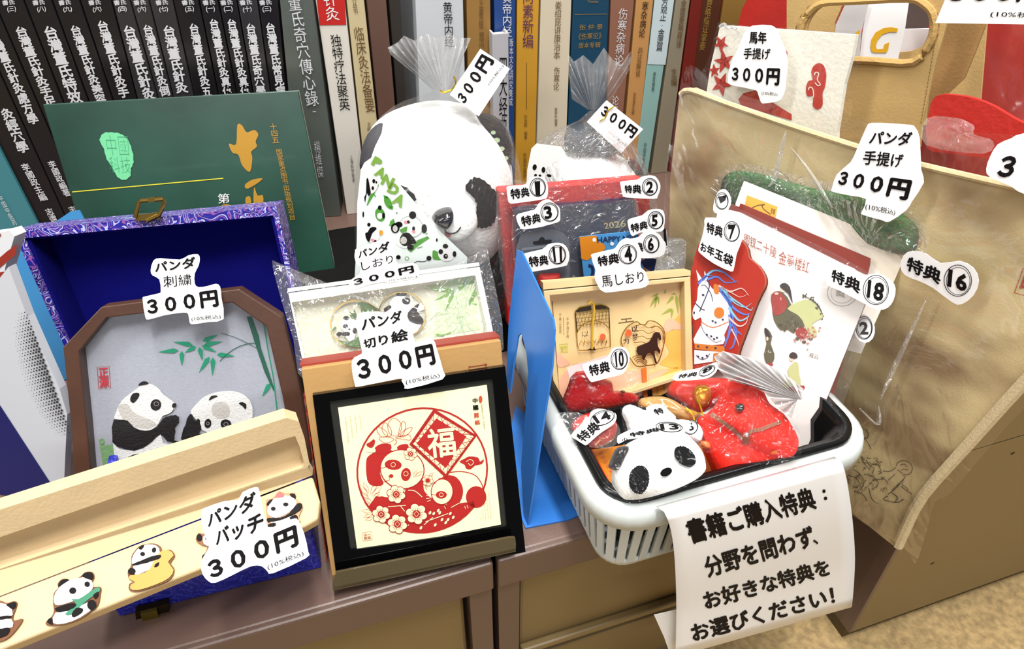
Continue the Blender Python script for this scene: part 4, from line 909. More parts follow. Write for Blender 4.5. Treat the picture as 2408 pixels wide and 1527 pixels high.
def f(g):
    g.poly(PW, ZG([(1290, 470), (1420, 450), (1590, 360), (1590, 520), (1620, 780), (1260, 840)]), EW)
art('pale_green_wash', mat('pale_green_wash', (206, 222, 180), .6), wb, f)
def f(g):
    for a, b, w in [((1200, 460), (1420, 480), 18), ((1350, 640), (1420, 480), 16), ((1260, 560), (1410, 490), 14), ((1540, 400), (1440, 480), 16), ((1590, 450), (1540, 600), 18), ((1530, 590), (1600, 480), 14), ((1450, 430), (1590, 410), 14), ((1550, 580), (1602, 585), 8)]: leaf(g, PW, ZG, a, b, w, EW+.0002)
    g.poly(PW, ZG([(1275, 815), (1340, 820), (1400, 795), (1395, 810), (1340, 835), (1290, 835)]), EW+.0002)
art('bamboo_leaf_print', mat('leaf_green_print', (120, 168, 72), .6), wb, f)
def f(g):
    g.stroke(PW, ZG([(1435, 490), (1455, 640), (1465, 680), (1480, 790)]), 2, EW+.0002); g.poly(PW, ZG([(1430, 680), (1500, 672), (1490, 690), (1445, 698)]), EW+.0002); g.poly(PW, ZG([(1200, 440), (1590, 352), (1590, 400), (1420, 440), (1280, 490)]), EW+.0001)
art('bamboo_stem_print', mat('sage_print', (176, 200, 146), .6), wb, f)
bm = thing('bookmark', PW.at(*ZG(800, 800), -.007), 'round gold-rimmed metal bookmark with two pandas in the white box', 'bookmark')
def f(g):
    for c_, r_ in (((655, 740), (205, 190)), ((1015, 665), (190, 180))):
        P = [np.array(p) for p in ZG(ell(*c_, *r_, 0, 36))]
        g.ring([PW.at(*p, -.006) for p in P], [PW.at(*(np.mean(P, 0)+(p-np.mean(P, 0))*.955), -.006) for p in P], -PW.n*.001)
art('gold_rim', mat('gold_metal', (150, 120, 50), .25, metal=.8), bm, f)
def f(g):
    g.poly(PW, ZG(smooth([(665, 580), (700, 560), (740, 570), (800, 600), (850, 640), (770, 650), (690, 645), (700, 610)], 2)), -.0066)
    for a, b in [((600, 640), (660, 690)), ((640, 620), (650, 690)), ((600, 665), (650, 695)), ((465, 800), (500, 760))]: leaf(g, PW, ZG, a, b, 14, -.0066)
    g.poly(PW, ZG([circ_ for circ_ in ell(655, 740, 200, 185, 0, 36)[3:15]]+[(600, 880), (700, 820), (800, 850)]), -.0067)
art('green_enamel', mat('olive_green_enamel', (72, 110, 50), .3), bm, f)
def f(g):
    g.poly(PW, ell(*ZG(605, 750), 22, 17, 10), -.0064); g.poly(PW, ZG([(560, 780), (660, 770), (640, 860), (600, 875), (560, 820)]), -.0065)
    g.poly(PW, ell(*ZG(1010, 600), 29, 25, 20), -.0064); g.poly(PW, ZG([(1120, 600), (1180, 560), (1195, 620), (1120, 650)]), -.0064); g.poly(PW, ZG([(1060, 720), (1180, 720), (1120, 820), (1080, 800)]), -.0064)
art('white_enamel', M_white, bm, f)
def f(g):
    g.poly(PW, ell(*ZG(578, 692), 7, 5), -.0063); g.poly(PW, ell(*ZG(572, 755), 6, 5), -.0062); g.poly(PW, ell(*ZG(645, 790), 5, 7), -.0062); g.poly(PW, ell(*ZG(602, 780), 2.5, 2), -.0062); g.poly(PW, ZG(smooth([(540, 815), (570, 800), (605, 805), (600, 830), (550, 830)], 2)), -.0062)
    g.poly(PW, ZG(smooth([(500, 820), (520, 800), (550, 810), (520, 840)], 2)), -.0062)
    g.poly(PW, ell(*ZG(1047, 558), 10, 8.5, 10), -.0062); g.poly(PW, ZG(smooth([(970, 500), (1010, 490), (1050, 495), (1040, 515), (980, 520)], 2)), -.0063); g.poly(PW, ZG(smooth([(870, 620), (920, 590), (930, 620), (890, 650)], 2)), -.0062)
    g.poly(PW, ZG(smooth([(1060, 650), (1110, 600), (1150, 580), (1130, 640), (1180, 700), (1170, 740), (1100, 730), (1062, 700)], 2)), -.0061)
art('black_enamel', M_ink, bm, f)
g = G(); U = PW.u
fo = [PW.at(640, 612, .004), PW.at(680, 655, .005), PW.at(800, 672, .007), PW.at(930, 655, .006), PW.at(1080, 618, .005), PW.at(1140, 590, .004), PW.at(1150, 615, .004), PW.at(1180, 830, .003), PW.at(715, 905, .003), PW.at(690, 800, .003)]
def filmsheet(name, pl, pts, parent, material, off=.003, amp=.002, n=14, seed=2, label=None, cat=None):
    """crumpled sheet of clear film over an outline"""
    P = [np.array(p, float) for p in smooth(pts, 3)]; c = np.mean(P, 0); rnd = random.Random(seed); V = []; Fc = []; R_ = 7; N = len(P)
    for r_ in range(R_):
        s = 1-r_/R_
        for p in P:
            q = c+(p-c)*s; b_ = pl.at(q[0], q[1], off); V.append(b_+pl.n*amp*(.45*math.sin(b_[0]*95+b_[2]*60+seed)+.45*math.sin(b_[2]*120-b_[1]*80+seed*2)+.3*rnd.uniform(-1, 1)*(1 if amp > .0013 else .4)))
    V.append(pl.at(*c, off))
    for r_ in range(R_-1):
        for i in range(N):
            j = (i+1) % N; a = r_*N; Fc += [(a+i, a+j, a+n_+i) if False else (a+i, a+j, a+N+j, a+N+i) for n_ in (0,)]
    a = (R_-1)*N; Fc += [(a+i, a+(i+1) % N, len(V)-1) for i in range(N)]
    return mesh(name, V, Fc, material, parent, sm=True, label=label, cat=cat)
filmsheet('clear_wrap', PW, [(640, 612), (680, 655), (800, 668), (930, 655), (1080, 618), (1138, 588), (1152, 615), (1184, 820), (1100, 850), (900, 870), (722, 902), (690, 800), (660, 700)], wb, M_film, .004, .0012)
PP = PW.behind(900, 620, -.002, back=20)
sticker('price_sign', 'white cut-out price sign パンダしおり 300円, bent over the top of the white panda bookmark box', PP,
        [(660, 150), (790, 105), (880, 70), (925, 75), (945, 110), (965, 220), (985, 270), (1100, 262), (1140, 290), (1150, 345), (1130, 380), (1010, 400), (900, 418), (880, 408), (760, 430), (640, 470), (605, 450), (605, 400), (680, 350), (690, 290), (660, 270), (643, 215), (648, 170)],
        [('パンダ', [(668, 165), (915, 88), (922, 165), (676, 228)]), ('しおり', [(690, 255), (938, 195), (948, 258), (702, 322)], .0), ('３００円', [(628, 388), (1100, 278), (1112, 335), (640, 442)], .045), ('(10%税込)', [(910, 393), (1130, 356), (1132, 376), (912, 408)], .0)],
        z=ZG, group='price signs', cat='price sign', sm=2)

# ================================================================== bagged panda plushes
M_fur = mat('white_plush', (250, 250, 248), .9, bump=.5, bs=260, gain=.93, sheen=.3)
M_bfur = mat('black_plush', (26, 20, 24), .85, bump=.6, bs=260, sheen=.2, var=.3, vs=60)
M_nose = mat('glossy_black_plastic', (26, 26, 32), .15, coat=.6)
def crown(name, pl, neck, pts, parent, material, off=.0, amp=.006, seed=1, rows=4):
    """gathered bag mouth: pleats fanning out of the tied neck"""
    rnd = random.Random(seed); n = len(pts); P = []
    for i in range(n-1):
        for k in range(3):
            P.append(lin(pts[i], pts[i+1], k/3+rnd.uniform(-.05, .05)))
    P.append(pts[-1]); N = len(P); V = []; Fc = []
    for r_ in range(rows+1):
        t = r_/rows
        for i, p in enumerate(P):
            nx = neck[0]+(i/(N-1)-.5)*neck[2]; ny = neck[1]
            q = (nx+(p[0]-nx)*t, ny+(p[1]-ny)*t); a = amp*t*(1 if i % 2 else -1)*rnd.uniform(.5, 1.3)+.003*(1-t)*(1 if i % 2 else -1)
            V.append(pl.at(q[0], q[1], off+a))
    for r_ in range(rows):
        for i in range(N-1): a = r_*N+i; Fc.append((a, a+1, a+N+1, a+N))
    return mesh(name, V, Fc, material, parent)
PA = PL(aty(1020, 430, .575), -6, 8)
pn = thing('plush_pouch', (.125, .56, 0), 'large white panda-head plush in a clear bag tied with gold wire', 'plush toy')
head_px = smooth([(858, 335), (890, 282), (950, 250), (1030, 236), (1110, 252), (1165, 298), (1198, 370), (1206, 440), (1192, 520), (1155, 585), (1080, 622), (1000, 630), (910, 605), (862, 520), (848, 430)], 3)
head = pillow('head', PA, head_px, .066, M_fur, pn, rings=9, back=.7)
fur(head, M_fur, 4000, .0035, .0004, head)
body = pillow('body', PA, smooth([(1000, 585), (1120, 560), (1190, 560), (1204, 640), (1196, 700), (1100, 712), (940, 712), (880, 690), (900, 610)], 3), .04, M_bfur, pn, off=-.012, back=.6)
SH = Surf(head, PA)
pillow('ear', PA, smooth([(1118, 272), (1150, 268), (1185, 290), (1206, 340), (1200, 388), (1168, 368), (1140, 320)], 3), .02, M_bfur, pn, off=.012)
pillow('ear', PA, smooth([(846, 398), (852, 345), (872, 305), (900, 290), (892, 340), (868, 385)], 3), .014, mat('grey_plush', (70, 68, 72), .8, bump=.3), pn, off=.012)
g = G()
for c_, r_ in (((1168, 330), 8), ((1180, 350), 7), ((1190, 372), 6), ((1160, 312), 6)): g.poly(PA, ell(*c_, r_, r_*.8, 0, 8), .034)
g.build('ear_print', mat('pale_leaf_print', (190, 214, 176), .6), pn)
g = G(); patch(g, SH, jag(ZP([(1240, 350), (1290, 262), (1350, 242), (1430, 275), (1500, 345), (1545, 400), (1555, 560), (1520, 680), (1470, 725), (1400, 738), (1350, 715), (1345, 600), (1352, 500), (1315, 430)]), 2.2), .002)
patch(g, SH, jag(ZP([(600, 320), (680, 345), (755, 430), (738, 482), (650, 400)]), 1.6), .002)
ep = g.build('eye_patch', M_bfur, pn)
muz = pillow('muzzle', PA, smooth(ZP([(920, 560), (1000, 420), (1150, 370), (1290, 420), (1350, 540), (1350, 660), (1250, 780), (1100, 830), (960, 780), (900, 680)]), 3), .035, M_fur, pn, off=.052, back=.3)
fur(muz, M_fur, 1500, .0035, .0005, muz, seed=5)
SM = Surf(muz, PA)
pillow('nose', PA, smooth(ZP([(912, 650), (960, 580), (1060, 540), (1120, 552), (1134, 620), (1095, 700), (1040, 740), (960, 715)]), 3), .014, M_nose, pn, off=.082)
g = G(); P_ = [onto(SM.b, *p, .0008, PA.at(*p, .085)) for p in ZP(smooth([(1045, 735), (1055, 780), (1100, 800), (1160, 785), (1200, 735)], 4, False))]
g.tube(P_, .0006, 5); g.build('mouth', M_nose, pn)
pillow('tongue', PA, smooth(ZP([(1042, 780), (1070, 795), (1115, 803), (1090, 830), (1048, 820)]), 2), .004, mat('pink_felt', (190, 90, 100), .8), pn, off=.083)
# printed bag panel
M_mint = mat('mint_white_print', (238, 246, 244), .3, gain=.92)
PI = PL(PA.at(900, 560, .092), -4, 9)
iq = ZP([(205, 170), (240, 100), (330, 35), (420, 70), (600, 322), (745, 492), (910, 692), (1050, 832), (1268, 1042), (1255, 1250), (140, 1310), (165, 900), (170, 500)])
slab('printed_panel', PI, iq, .0006, M_mint, pn)
M_pg2 = mat('bubble_green', (132, 178, 74), .5); M_bam = mat('bamboo_green', (84, 160, 56), .5); M_out = mat('outline_brown', (70, 60, 64), .5)
def f(g):
    for ch, x, y, s_ in (('P', 368, 92, 78), ('A', 405, 195, 88), ('N', 475, 282, 92), ('D', 535, 362, 88), ('A', 588, 470, 98)):
        r_ = math.radians(28); s_ *= 1.22; c, sn = math.cos(r_)*s_/2, math.sin(r_)*s_/2
        q = [(x-c+sn, y-sn-c), (x+c+sn, y+sn-c), (x+c-sn, y+sn+c), (x-c-sn, y-sn+c)]
        txt(g, PI, ch, ZP(q), .06, .0004)
art('panda_lettering', M_pg2, pn, f)
def f(g):
    g.poly(PI, ZP([(672, 965), (720, 925), (770, 870), (870, 830), (892, 850), (780, 925), (705, 992)]), .0003)
    g.poly(PI, ZP([(488, 725), (500, 680), (535, 655), (545, 690), (530, 735)]), .0003); g.poly(PI, ZP([(590, 770), (640, 740), (670, 735), (665, 780), (625, 800)]), .0006)
    g.poly(PI, ell(*ZP(398, 615), 11.5, 16.5, -15), .0003)
    g.poly(PI, ZP([(262, 525), (290, 440), (370, 300), (386, 320), (330, 430), (275, 520)]), .0003); g.stroke(PI, ZP([(330, 400), (355, 440)]), 2, .0003)
    g.poly(PI, ZP(smooth([(920, 1000), (930, 970), (975, 990), (1020, 1060), (930, 1062)], 2)), .0003)
    g.poly(PI, ell(*ZP(478, 495), 8, 16, -25), .0003); g.poly(PI, ZP([(430, 420), (470, 430), (480, 455), (440, 450)]), .0003); g.poly(PI, ZP([(490, 530), (530, 530), (525, 565), (500, 560)]), .0003)
    for a, b in (((770, 950), (820, 935)), ((855, 815), (870, 800))): g.stroke(PI, ZP([a, b]), 2, .0003)
    g.stroke(PI, ZP(ell(665, 1052, 20, 20, 0, 6)), 1.4, .0003, True)
art('green_print', M_bam, pn, f)
def f(g):
    g.poly(PI, ell(*ZP(705, 735), 28, 25, 15), .0004); g.poly(PI, ell(*ZP(320, 320), 13, 21, 15), .0004); g.poly(PI, ell(*ZP(1060, 1005), 20, 18, 0), .0004)
    g.poly(PI, ell(*ZP(320, 800), 17, 24, -10), .0004); g.poly(PI, ell(*ZP(395, 628), 6.5, 7.5), .0005); g.poly(PI, ell(*ZP(640, 900), 20, 12, 10), .0003)
art('white_print', M_white, pn, f)
def f(g):
    for e in (((722, 620), 8.5, 9), ((838, 756), 6.5, 11), ((585, 715), 9, 7), ((548, 750), 10, 12), ((700, 940), 8, 7), ((680, 688), 4.5, 3.8), ((732, 755), 3.5, 5.5), ((395, 545), 4.5, 5.5), ((432, 625), 3.5, 7), ((1050, 930), 6.5, 5.5), ((1140, 1008), 4.5, 7), ((1003, 985), 5.5, 6), ((1052, 1030), 5.5, 6), ((885, 1050), 6, 6), ((580, 1040), 5.5, 5), ((286, 715), 4, 4.5), ((335, 280), 3.5, 5), ((325, 350), 3, 4.5), ((360, 292), 2, 3), ((345, 880), 4.5, 3), ((230, 612), 2, 7)):
        g.poly(PI, ell(*ZP(*e[0]), e[1], e[2], 0, 12), .0006)
    g.poly(PI, ZP(smooth([(630, 800), (690, 800), (755, 880), (750, 905), (700, 912), (640, 930), (595, 890), (600, 840)], 2)), .0005)
    g.poly(PI, ZP(smooth([(262, 262), (280, 260), (295, 340), (305, 400), (285, 430), (265, 400), (250, 492), (240, 440), (258, 400)], 2)), .0006)
    g.poly(PI, ZP(smooth([(250, 800), (275, 790), (300, 745), (350, 740), (362, 760), (320, 800), (300, 860), (285, 890), (258, 850)], 2)), .0006)
    g.stroke(PI, ZP(smooth([(735, 1100), (770, 1080), (810, 1085), (850, 1080), (870, 1060)], 2, False)), 1.5, .0004); g.stroke(PI, ZP(ell(705, 735, 118, 105, 15, 20)), .5, .0006, True)
    g.poly(PI, ell(*ZP(964, 868), 2, 4), .0004); g.stroke(PI, ZP([(555, 590), (572, 610)]), .8, .0004); g.stroke(PI, ZP([(572, 590), (555, 610)]), .8, .0004)
art('black_print', M_ink, pn, f)
def f(g):
    for e in (((632, 872), 8, 9), ((548, 755), 6, 8), ((693, 684), 1.5, 1.5), ((1056, 1026), 1.8, 1.8)): g.poly(PI, ell(*ZP(*e[0]), e[1], e[2], 0, 12), .0008)
art('paw_print', M_pg, pn, f)
art('pink_cheek', mat('cheek_pink', (240, 150, 160), .6), pn, lambda g: [g.poly(PI, ell(*ZP(*c), 4.5, 3.2, 30, 10), .0007) for c in ((652, 690), (732, 785), (325, 870))])
art('orange_print', mat('orange_print', (236, 160, 40), .6), pn, lambda g: g.poly(PI, ell(*ZP(408, 795), 5, 6.5, 0, 8), .0006))
pillow('clear_bag', PA, smooth([(838, 660), (834, 440), (856, 325), (925, 250), (1000, 222), (1040, 208), (1085, 222), (1165, 262), (1210, 335), (1218, 450), (1205, 600), (1190, 712), (1000, 722), (850, 712)], 3), .100, film('plush_bag_film', haze=.015, gl=.06, scale=26, strength=.35), pn, back=.4, noise=.0015, ns=60, sm=True, rings=9)
crown('bag_mouth', PA, (1040, 214, 44), [(1000, 196), (960, 160), (918, 128), (912, 112), (935, 100), (950, 84), (975, 96), (1000, 78), (1025, 90), (1055, 80), (1085, 90), (1108, 88), (1088, 130), (1078, 190)], pn, M_film_h, off=.02, amp=.012, seed=3)
g = G(); g.tube([PA.at(x, y, .026) for x, y in ZB(smooth([(1275, 815), (1310, 828), (1360, 815), (1390, 800), (1420, 760), (1460, 770), (1485, 800), (1470, 830)], 3, False))], .0008, 5)
g.tube([PA.at(x, y, .027) for x, y in ZB([(1400, 688), (1418, 720), (1415, 760), (1440, 775)])], .0007, 5); g.build('gold_tie', mat('gold_wire', (220, 176, 40), .25, metal=.8), pn)
PT1 = PL(PA.at(1110, 190, .034), -10, 18)
sticker('price_tag', 'tilted white 300円 tag tied to the neck of the large panda bag', PT1, [(1640, 438), (1905, 618), (1625, 1045), (1500, 950), (1365, 850)],
        [('３００円', [(1425, 868), (1650, 480), (1775, 548), (1502, 945)], .045), ('(10%税込)', [(1703, 748), (1832, 578), (1856, 600), (1722, 772)], .0)], z=ZB, group='tied price tags', cat='price tag', sm=0, off=0)

# small panda
PA2 = PL(aty(1390, 400, .58), -6, 8)
p2 = thing('plush_pouch', (.33, .58, 0), 'smaller bagged panda plush behind the red notebook', 'plush toy')
h2 = pillow('head', PA2, smooth([(1272, 470), (1285, 395), (1325, 360), (1380, 350), (1445, 360), (1495, 400), (1505, 470), (1480, 560), (1390, 600), (1300, 560)], 3), .05, M_fur, p2, rings=8)
fur(h2, M_fur, 4000, .005, .0005, h2, seed=9)
pillow('ear', PA2, smooth([(1330, 350), (1332, 305), (1375, 283), (1420, 295), (1450, 345), (1430, 365), (1370, 352)], 3), .02, mat('slate_plush', (74, 80, 88), .8, bump=.4), p2, off=.004)
pillow('ear', PA2, smooth([(1478, 378), (1500, 382), (1514, 420), (1512, 470), (1490, 450)], 3), .015, M_bfur, p2, off=.01)
pillow('body', PA2, smooth([(1290, 560), (1500, 540), (1500, 640), (1290, 650)], 3), .03, M_bfur, p2, off=-.01)
PI2 = PL(PA2.at(1290, 400, .045), -2, 10)
slab('printed_panel', PI2, [(1250, 350), (1262, 338), (1320, 345), (1330, 360), (1285, 395), (1275, 470), (1236, 470), (1240, 400)], .0005, M_mint, p2)
def f(g):
    g.poly(PI2, ell(*ZI(482, 60), 5, 7, 10, 10), .0004); g.poly(PI2, ell(*ZI(575, 88), 4.5, 7, 0, 10), .0004); g.poly(PI2, ell(*ZI(492, 145), 3.5, 3, 0, 8), .0006); g.poly(PI2, ell(*ZI(538, 150), 3.5, 3, 0, 8), .0006); g.poly(PI2, ell(*ZI(635, 150), 6, 3.5, 10, 10), .0005)
art('black_print', M_ink, p2, f)
pillow('clear_bag', PA2, smooth([(1238, 480), (1248, 360), (1300, 310), (1360, 284), (1395, 258), (1440, 285), (1500, 350), (1522, 440), (1515, 600), (1260, 620)], 3), .06, film('small_bag_film', haze=.06, gl=.22, scale=34, strength=.9), p2, back=.4, noise=.002, ns=70, rings=8)
crown('bag_mouth', PA2, (1398, 258, 30), [(1345, 232), (1338, 180), (1335, 125), (1350, 145), (1372, 130), (1395, 150), (1420, 112), (1440, 140), (1462, 150), (1484, 120), (1482, 160), (1465, 190), (1440, 230)], p2, M_film_h, off=.01, amp=.012, seed=8)
PT2 = PL(PA2.at(1440, 290, .03), -4, 14)
tg = sticker('price_tag', 'tilted white 300円 tag tied to the smaller panda bag', PT2, [(865, 900), (1192, 1160), (995, 1375), (688, 1095)],
        [('３００円', [(848, 938), (1152, 1162), (1090, 1248), (802, 1030)], .045), ('(10%税込)', [(910, 1190), (1036, 1290), (1025, 1316), (897, 1212)], .0)], z=ZC, group='tied price tags', cat='price tag', sm=0, off=0)
g = G(); g.tube([PT2.at(x, y, .0016) for x, y in ZC([(930, 955), (880, 985), (870, 1010), (850, 1060), (800, 1085)])], .0007, 5); g.build('gold_tie', MATS['gold_wire'], p2)

# ================================================================== basket
bk = thing('basket', (.24, .35, 0), 'pale grey plastic basket holding the gift items, projecting over the shelf edge', 'basket')
M_bas = mat('pale_grey_plastic', (206, 212, 210), .4, spec=.4)
BX0, BX1, BY0, BY1, BZ = .137, .349, .238, .452, .075
def rrect(ins, z, r=.034, n=7):
    x0, x1, y0, y1 = BX0+ins, BX1-ins, BY0+ins, BY1-ins; r = max(.004, r-ins); out_ = []
    for cx, cy, a0 in ((x1-r, y0+r, -90), (x1-r, y1-r, 0), (x0+r, y1-r, 90), (x0+r, y0+r, 180)):
        for k in range(n+1): a = math.radians(a0+90*k/n); out_.append(np.array([cx+r*math.cos(a), cy+r*math.sin(a), z]))
    return out_
def loft(rows, close=True):
    g = G(); n = len(rows[0]); V = [p for r_ in rows for p in r_]; Fc = []
    for i in range(len(rows)-1):
        for k in range(n): j = (k+1) % n; Fc.append((i*n+k, i*n+j, (i+1)*n+j, (i+1)*n+k))
    if close:
        i = len(rows)-1
        for k in range(n): j = (k+1) % n; Fc.append((i*n+k, i*n+j, j, k))
    return g.add(V, Fc)
loft([rrect(0, BZ-.014), rrect(-.0005, BZ-.006), rrect(.001, BZ), rrect(.006, BZ+.0025), rrect(.011, BZ+.001), rrect(.012, BZ-.002), rrect(.011, BZ-.014), rrect(.0055, BZ-.016)]).build('rim', M_bas, bk, sm=True)
b0 = [rrect(.007, BZ-.014), rrect(.0075, BZ-.022), rrect(.0095, BZ-.022), rrect(.009, BZ-.014)]; loft(b0).build('upper_band', M_bas, bk)
loft([rrect(.0125, .010), rrect(.014, .002), rrect(.018, 0), rrect(.020, .0), rrect(.017, .004), rrect(.0145, .010)]).build('lower_band', M_bas, bk, sm=True)
g = G(); R_ = rrect(.016, .003); g.add([p-np.array([0, 0, .003]) for p in R_]+R_, [list(range(len(R_)))[::-1], list(range(len(R_), 2*len(R_)))]); g.build('bottom', M_bas, bk)
def along(path, step):
    out_ = []; acc = 0; n = len(path)
    for i in range(n):
        a, b = path[i], path[(i+1) % n]; L_ = np.linalg.norm(b-a)
        while acc <= L_: out_.append((i, acc/L_ if L_ else 0)); acc += step
        acc -= L_
    return out_
Pt, Pb = rrect(.0078, BZ-.018), rrect(.0130, .008)
g = G(); 
for i, t in along(Pt, .0092):
    j = (i+1) % len(Pt); a, b = Pt[i]*(1-t)+Pt[j]*t, Pb[i]*(1-t)+Pb[j]*t
    d = Pt[j]-Pt[i]; d = d/np.linalg.norm(d)*.0029; nn = np.cross(d, np.array([0, 0, 1.0])); nn = nn/np.linalg.norm(nn)*.0009
    g.prism([a-d+nn, a+d+nn, b+d+nn, b-d+nn], -nn*2)
g.build('slats', M_bas, bk, kind='stuff')
M_lin = mat('black_tray', (16, 16, 17), .22, spec=.35)
ln = thing('tray', (.24, .35, .004), 'black plastic tray lining the grey basket', 'tray')
loft([rrect(.0098, BZ+.001), rrect(.0100, BZ+.0050), rrect(.0165, BZ+.0052), rrect(.018, BZ-.002), rrect(.023, BZ-.012), rrect(.030, .012), rrect(.0285, .009), rrect(.02, BZ-.013), rrect(.0155, BZ-.006)]).build('wall', M_lin, ln, sm=True)
g = G(); R_ = rrect(.029, .0105); g.add([p-np.array([0, 0, .002]) for p in R_]+R_, [list(range(len(R_)))[::-1], list(range(len(R_), 2*len(R_)))]); g.build('floor_panel', M_lin, ln)

# blue bookend left of the basket
A, B, D = atz(1240, 1240, .0), aty(1302, 760, .352), aty(1215, 590, .43)
PE = PL3(A, B, D)
be = thing('bookend', A, 'bright blue steel bookend with arched cut-out between the black frame and the basket', 'bookend')
ol = [(1215, 588), (1226, 592), (1300, 752), (1303, 775), (1298, 860), (1240, 1240), (1233, 1240), (1225, 1100), (1236, 960), (1242, 880), (1238, 830), (1226, 784), (1218, 790), (1208, 850), (1199, 925), (1190, 900), (1196, 760)]
g = G(); g.prism([PE.at(*p) for p in ol], -PE.n*.0014); g.build('plate', M_be, be)
A2 = atz(1236, 1240, 0); g = G(); bs = [atz(1236, 1242, .0014), atz(1335, 1223, .0014), atz(1362, 1212, .0014), atz(1364, 1180, .0014), atz(1352, 1150, .0014), atz(1290, 1010, .0014), atz(1212, 955, .0014), atz(1190, 1060, .0014), atz(1200, 1160, .0014)]
g.prism(bs, np.array([0, 0, -.0013])); g.build('base', M_be, be)

# ================================================================== behind / in the basket
PR = PL(aty(1175, 445, .505), -5, 12)
o = thing('notebook', PR.at(1200, 700), 'bright red notebook in clear film, tallest behind the basket', 'notebook')
nb = bez(slab('cover', PR, [(1172, 448), (1512, 420), (1524, 440), (1545, 620), (1548, 700), (1196, 770), (1185, 600)], .014, mat('red_cloth_cover', (196, 30, 24), .5, bump=.1), o), .0015)
filmsheet('clear_wrap', PR, [(1168, 440), (1250, 430), (1350, 420), (1420, 412), (1516, 414), (1530, 430), (1552, 640), (1300, 700), (1195, 720)], o, M_film, .004, .0012, seed=11)
PN = PR.behind(1350, 560, -.014)
o = thing('notebook', PN.at(1300, 700), 'navy 2026 notebook in front of the red notebook', 'notebook')
slab('cover', PN, ZI([(275, 520), (640, 480), (860, 468), (1200, 440), (1540, 405), (1560, 560), (1600, 1300), (330, 1420)]), .01, mat('navy_cover', (34, 40, 66), .4, bump=.1), o)
art('gilt_year', mat('pale_gilt', (206, 190, 140), .3, metal=.3), o, lambda g: txt(g, PN, '2026', ZI([(1210, 650), (1445, 612), (1450, 690), (1220, 716)]), .02, .0006))
filmsheet('clear_wrap', PN, ZI([(260, 510), (640, 470), (1000, 440), (1200, 445), (1540, 395), (1580, 560), (1610, 1100), (1200, 1200), (800, 1250), (330, 1300)]), o, M_film, .003, .001, seed=12)
PBl = PN.behind(1280, 620, -.014)
o = thing('blister_pack', PBl.at(1290, 700), 'clear hanging pouch with a dark header and a red strap inside, under the 特典11 label', 'package')
slab('header', PBl, ZI([(285, 930), (330, 790), (400, 750), (520, 722), (700, 722), (790, 760), (840, 820), (858, 930), (850, 1270), (480, 1300), (300, 1100)]), .0008, mat('smoky_header', (120, 126, 138), .3, alpha=.45), o)
art('hang_hole', mat('hole_black', (20, 20, 26), .6), o, lambda g: g.poly(PBl, smooth(ZI([(468, 845), (520, 838), (540, 805), (575, 800), (595, 828), (655, 825), (660, 848), (640, 865), (480, 878)]), 2), .0004))
art('zip_band', mat('silver_band', (150, 154, 160), .3, alpha=.6), o, lambda g: g.poly(PBl, ZI([(345, 915), (640, 880), (640, 905), (345, 942)]), .0004))
pillow('red_strap', PBl, smooth(ZI([(528, 1195), (600, 1185), (740, 1180), (755, 1220), (758, 1290), (640, 1310), (520, 1320), (515, 1260)]), 2), .006, mat('red_fabric', (180, 36, 30), .7, bump=.3, bs=300), o, off=.001)
PC = PN.behind(1430, 620, -.012)
o = thing('card', PC.at(1420, 690), 'blue and orange new-year card in the basket beside the clear pouch', 'card')
slab('card', PC, ZI([(955, 795), (1560, 735), (1640, 1190), (1700, 1250), (1010, 1300), (985, 1060)]), .001, mat('sky_blue_card', (74, 150, 214), .5), o)
def f(g):
    g.poly(PC, smooth(ZI([(957, 797), (1130, 780), (1160, 850), (1215, 870), (1230, 920), (1190, 960), (1160, 1010), (1090, 1010), (1040, 1045), (975, 1030)]), 1), .0004)
art('orange_print', mat('orange_card_print', (226, 138, 30), .5), o, f)
art('dark_print', mat('navy_card_ink', (30, 40, 80), .5), o, lambda g: (txt(g, PC, 'HAPPY NEW', ZI([(1140, 800), (1580, 775), (1582, 830), (1145, 862)]), .02, .0005), g.stroke(PC, ZI(smooth([(1050, 1098), (1090, 1115), (1095, 1180), (1070, 1240)], 3, False)), 7, .0005), g.poly(PC, ZI([(1600, 1060), (1660, 1020), (1770, 1030), (1740, 1180), (1640, 1120)]), .0005)))
art('white_spots', M_white, o, lambda g: (g.poly(PC, ell(*ZI(1300, 870), 4.5, 4.5), .0006), g.poly(PC, ell(*ZI(1112, 828), 4.5, 5), .0006)))
PY = PR.behind(1580, 580, -.004)
o = thing('keychain', PY.at(1590, 650), 'bagged brownish keychain charm at the right of the red notebook', 'keychain')
pillow('charm', PY, smooth(ZI([(1760, 1020), (1860, 980), (1950, 1030), (2000, 1120), (1960, 1240), (1740, 1250)]), 2), .006, mat('taupe_plush', (110, 92, 66), .8, bump=.5, var=.3, vs=60), o)
g = G(); g.tube([PY.at(*p, .01) for p in ZI(ell(1690, 1160, 55, 28, 10, 16))], .0007, 5, closed=True); g.build('ring', MATS['gold_wire'], o)
g = G(); g.tube([PY.at(*p, .01) for p in ZI([(1852, 712), (1866, 890)])], .0012, 5); g.build('fastener', M_ink, o)
filmsheet('clear_bag', PY, ZI([(1600, 760), (1850, 700), (1900, 800), (2080, 840), (2060, 1160), (1950, 1200), (1700, 1250)]), o, M_film_h, .008, .003, seed=21)

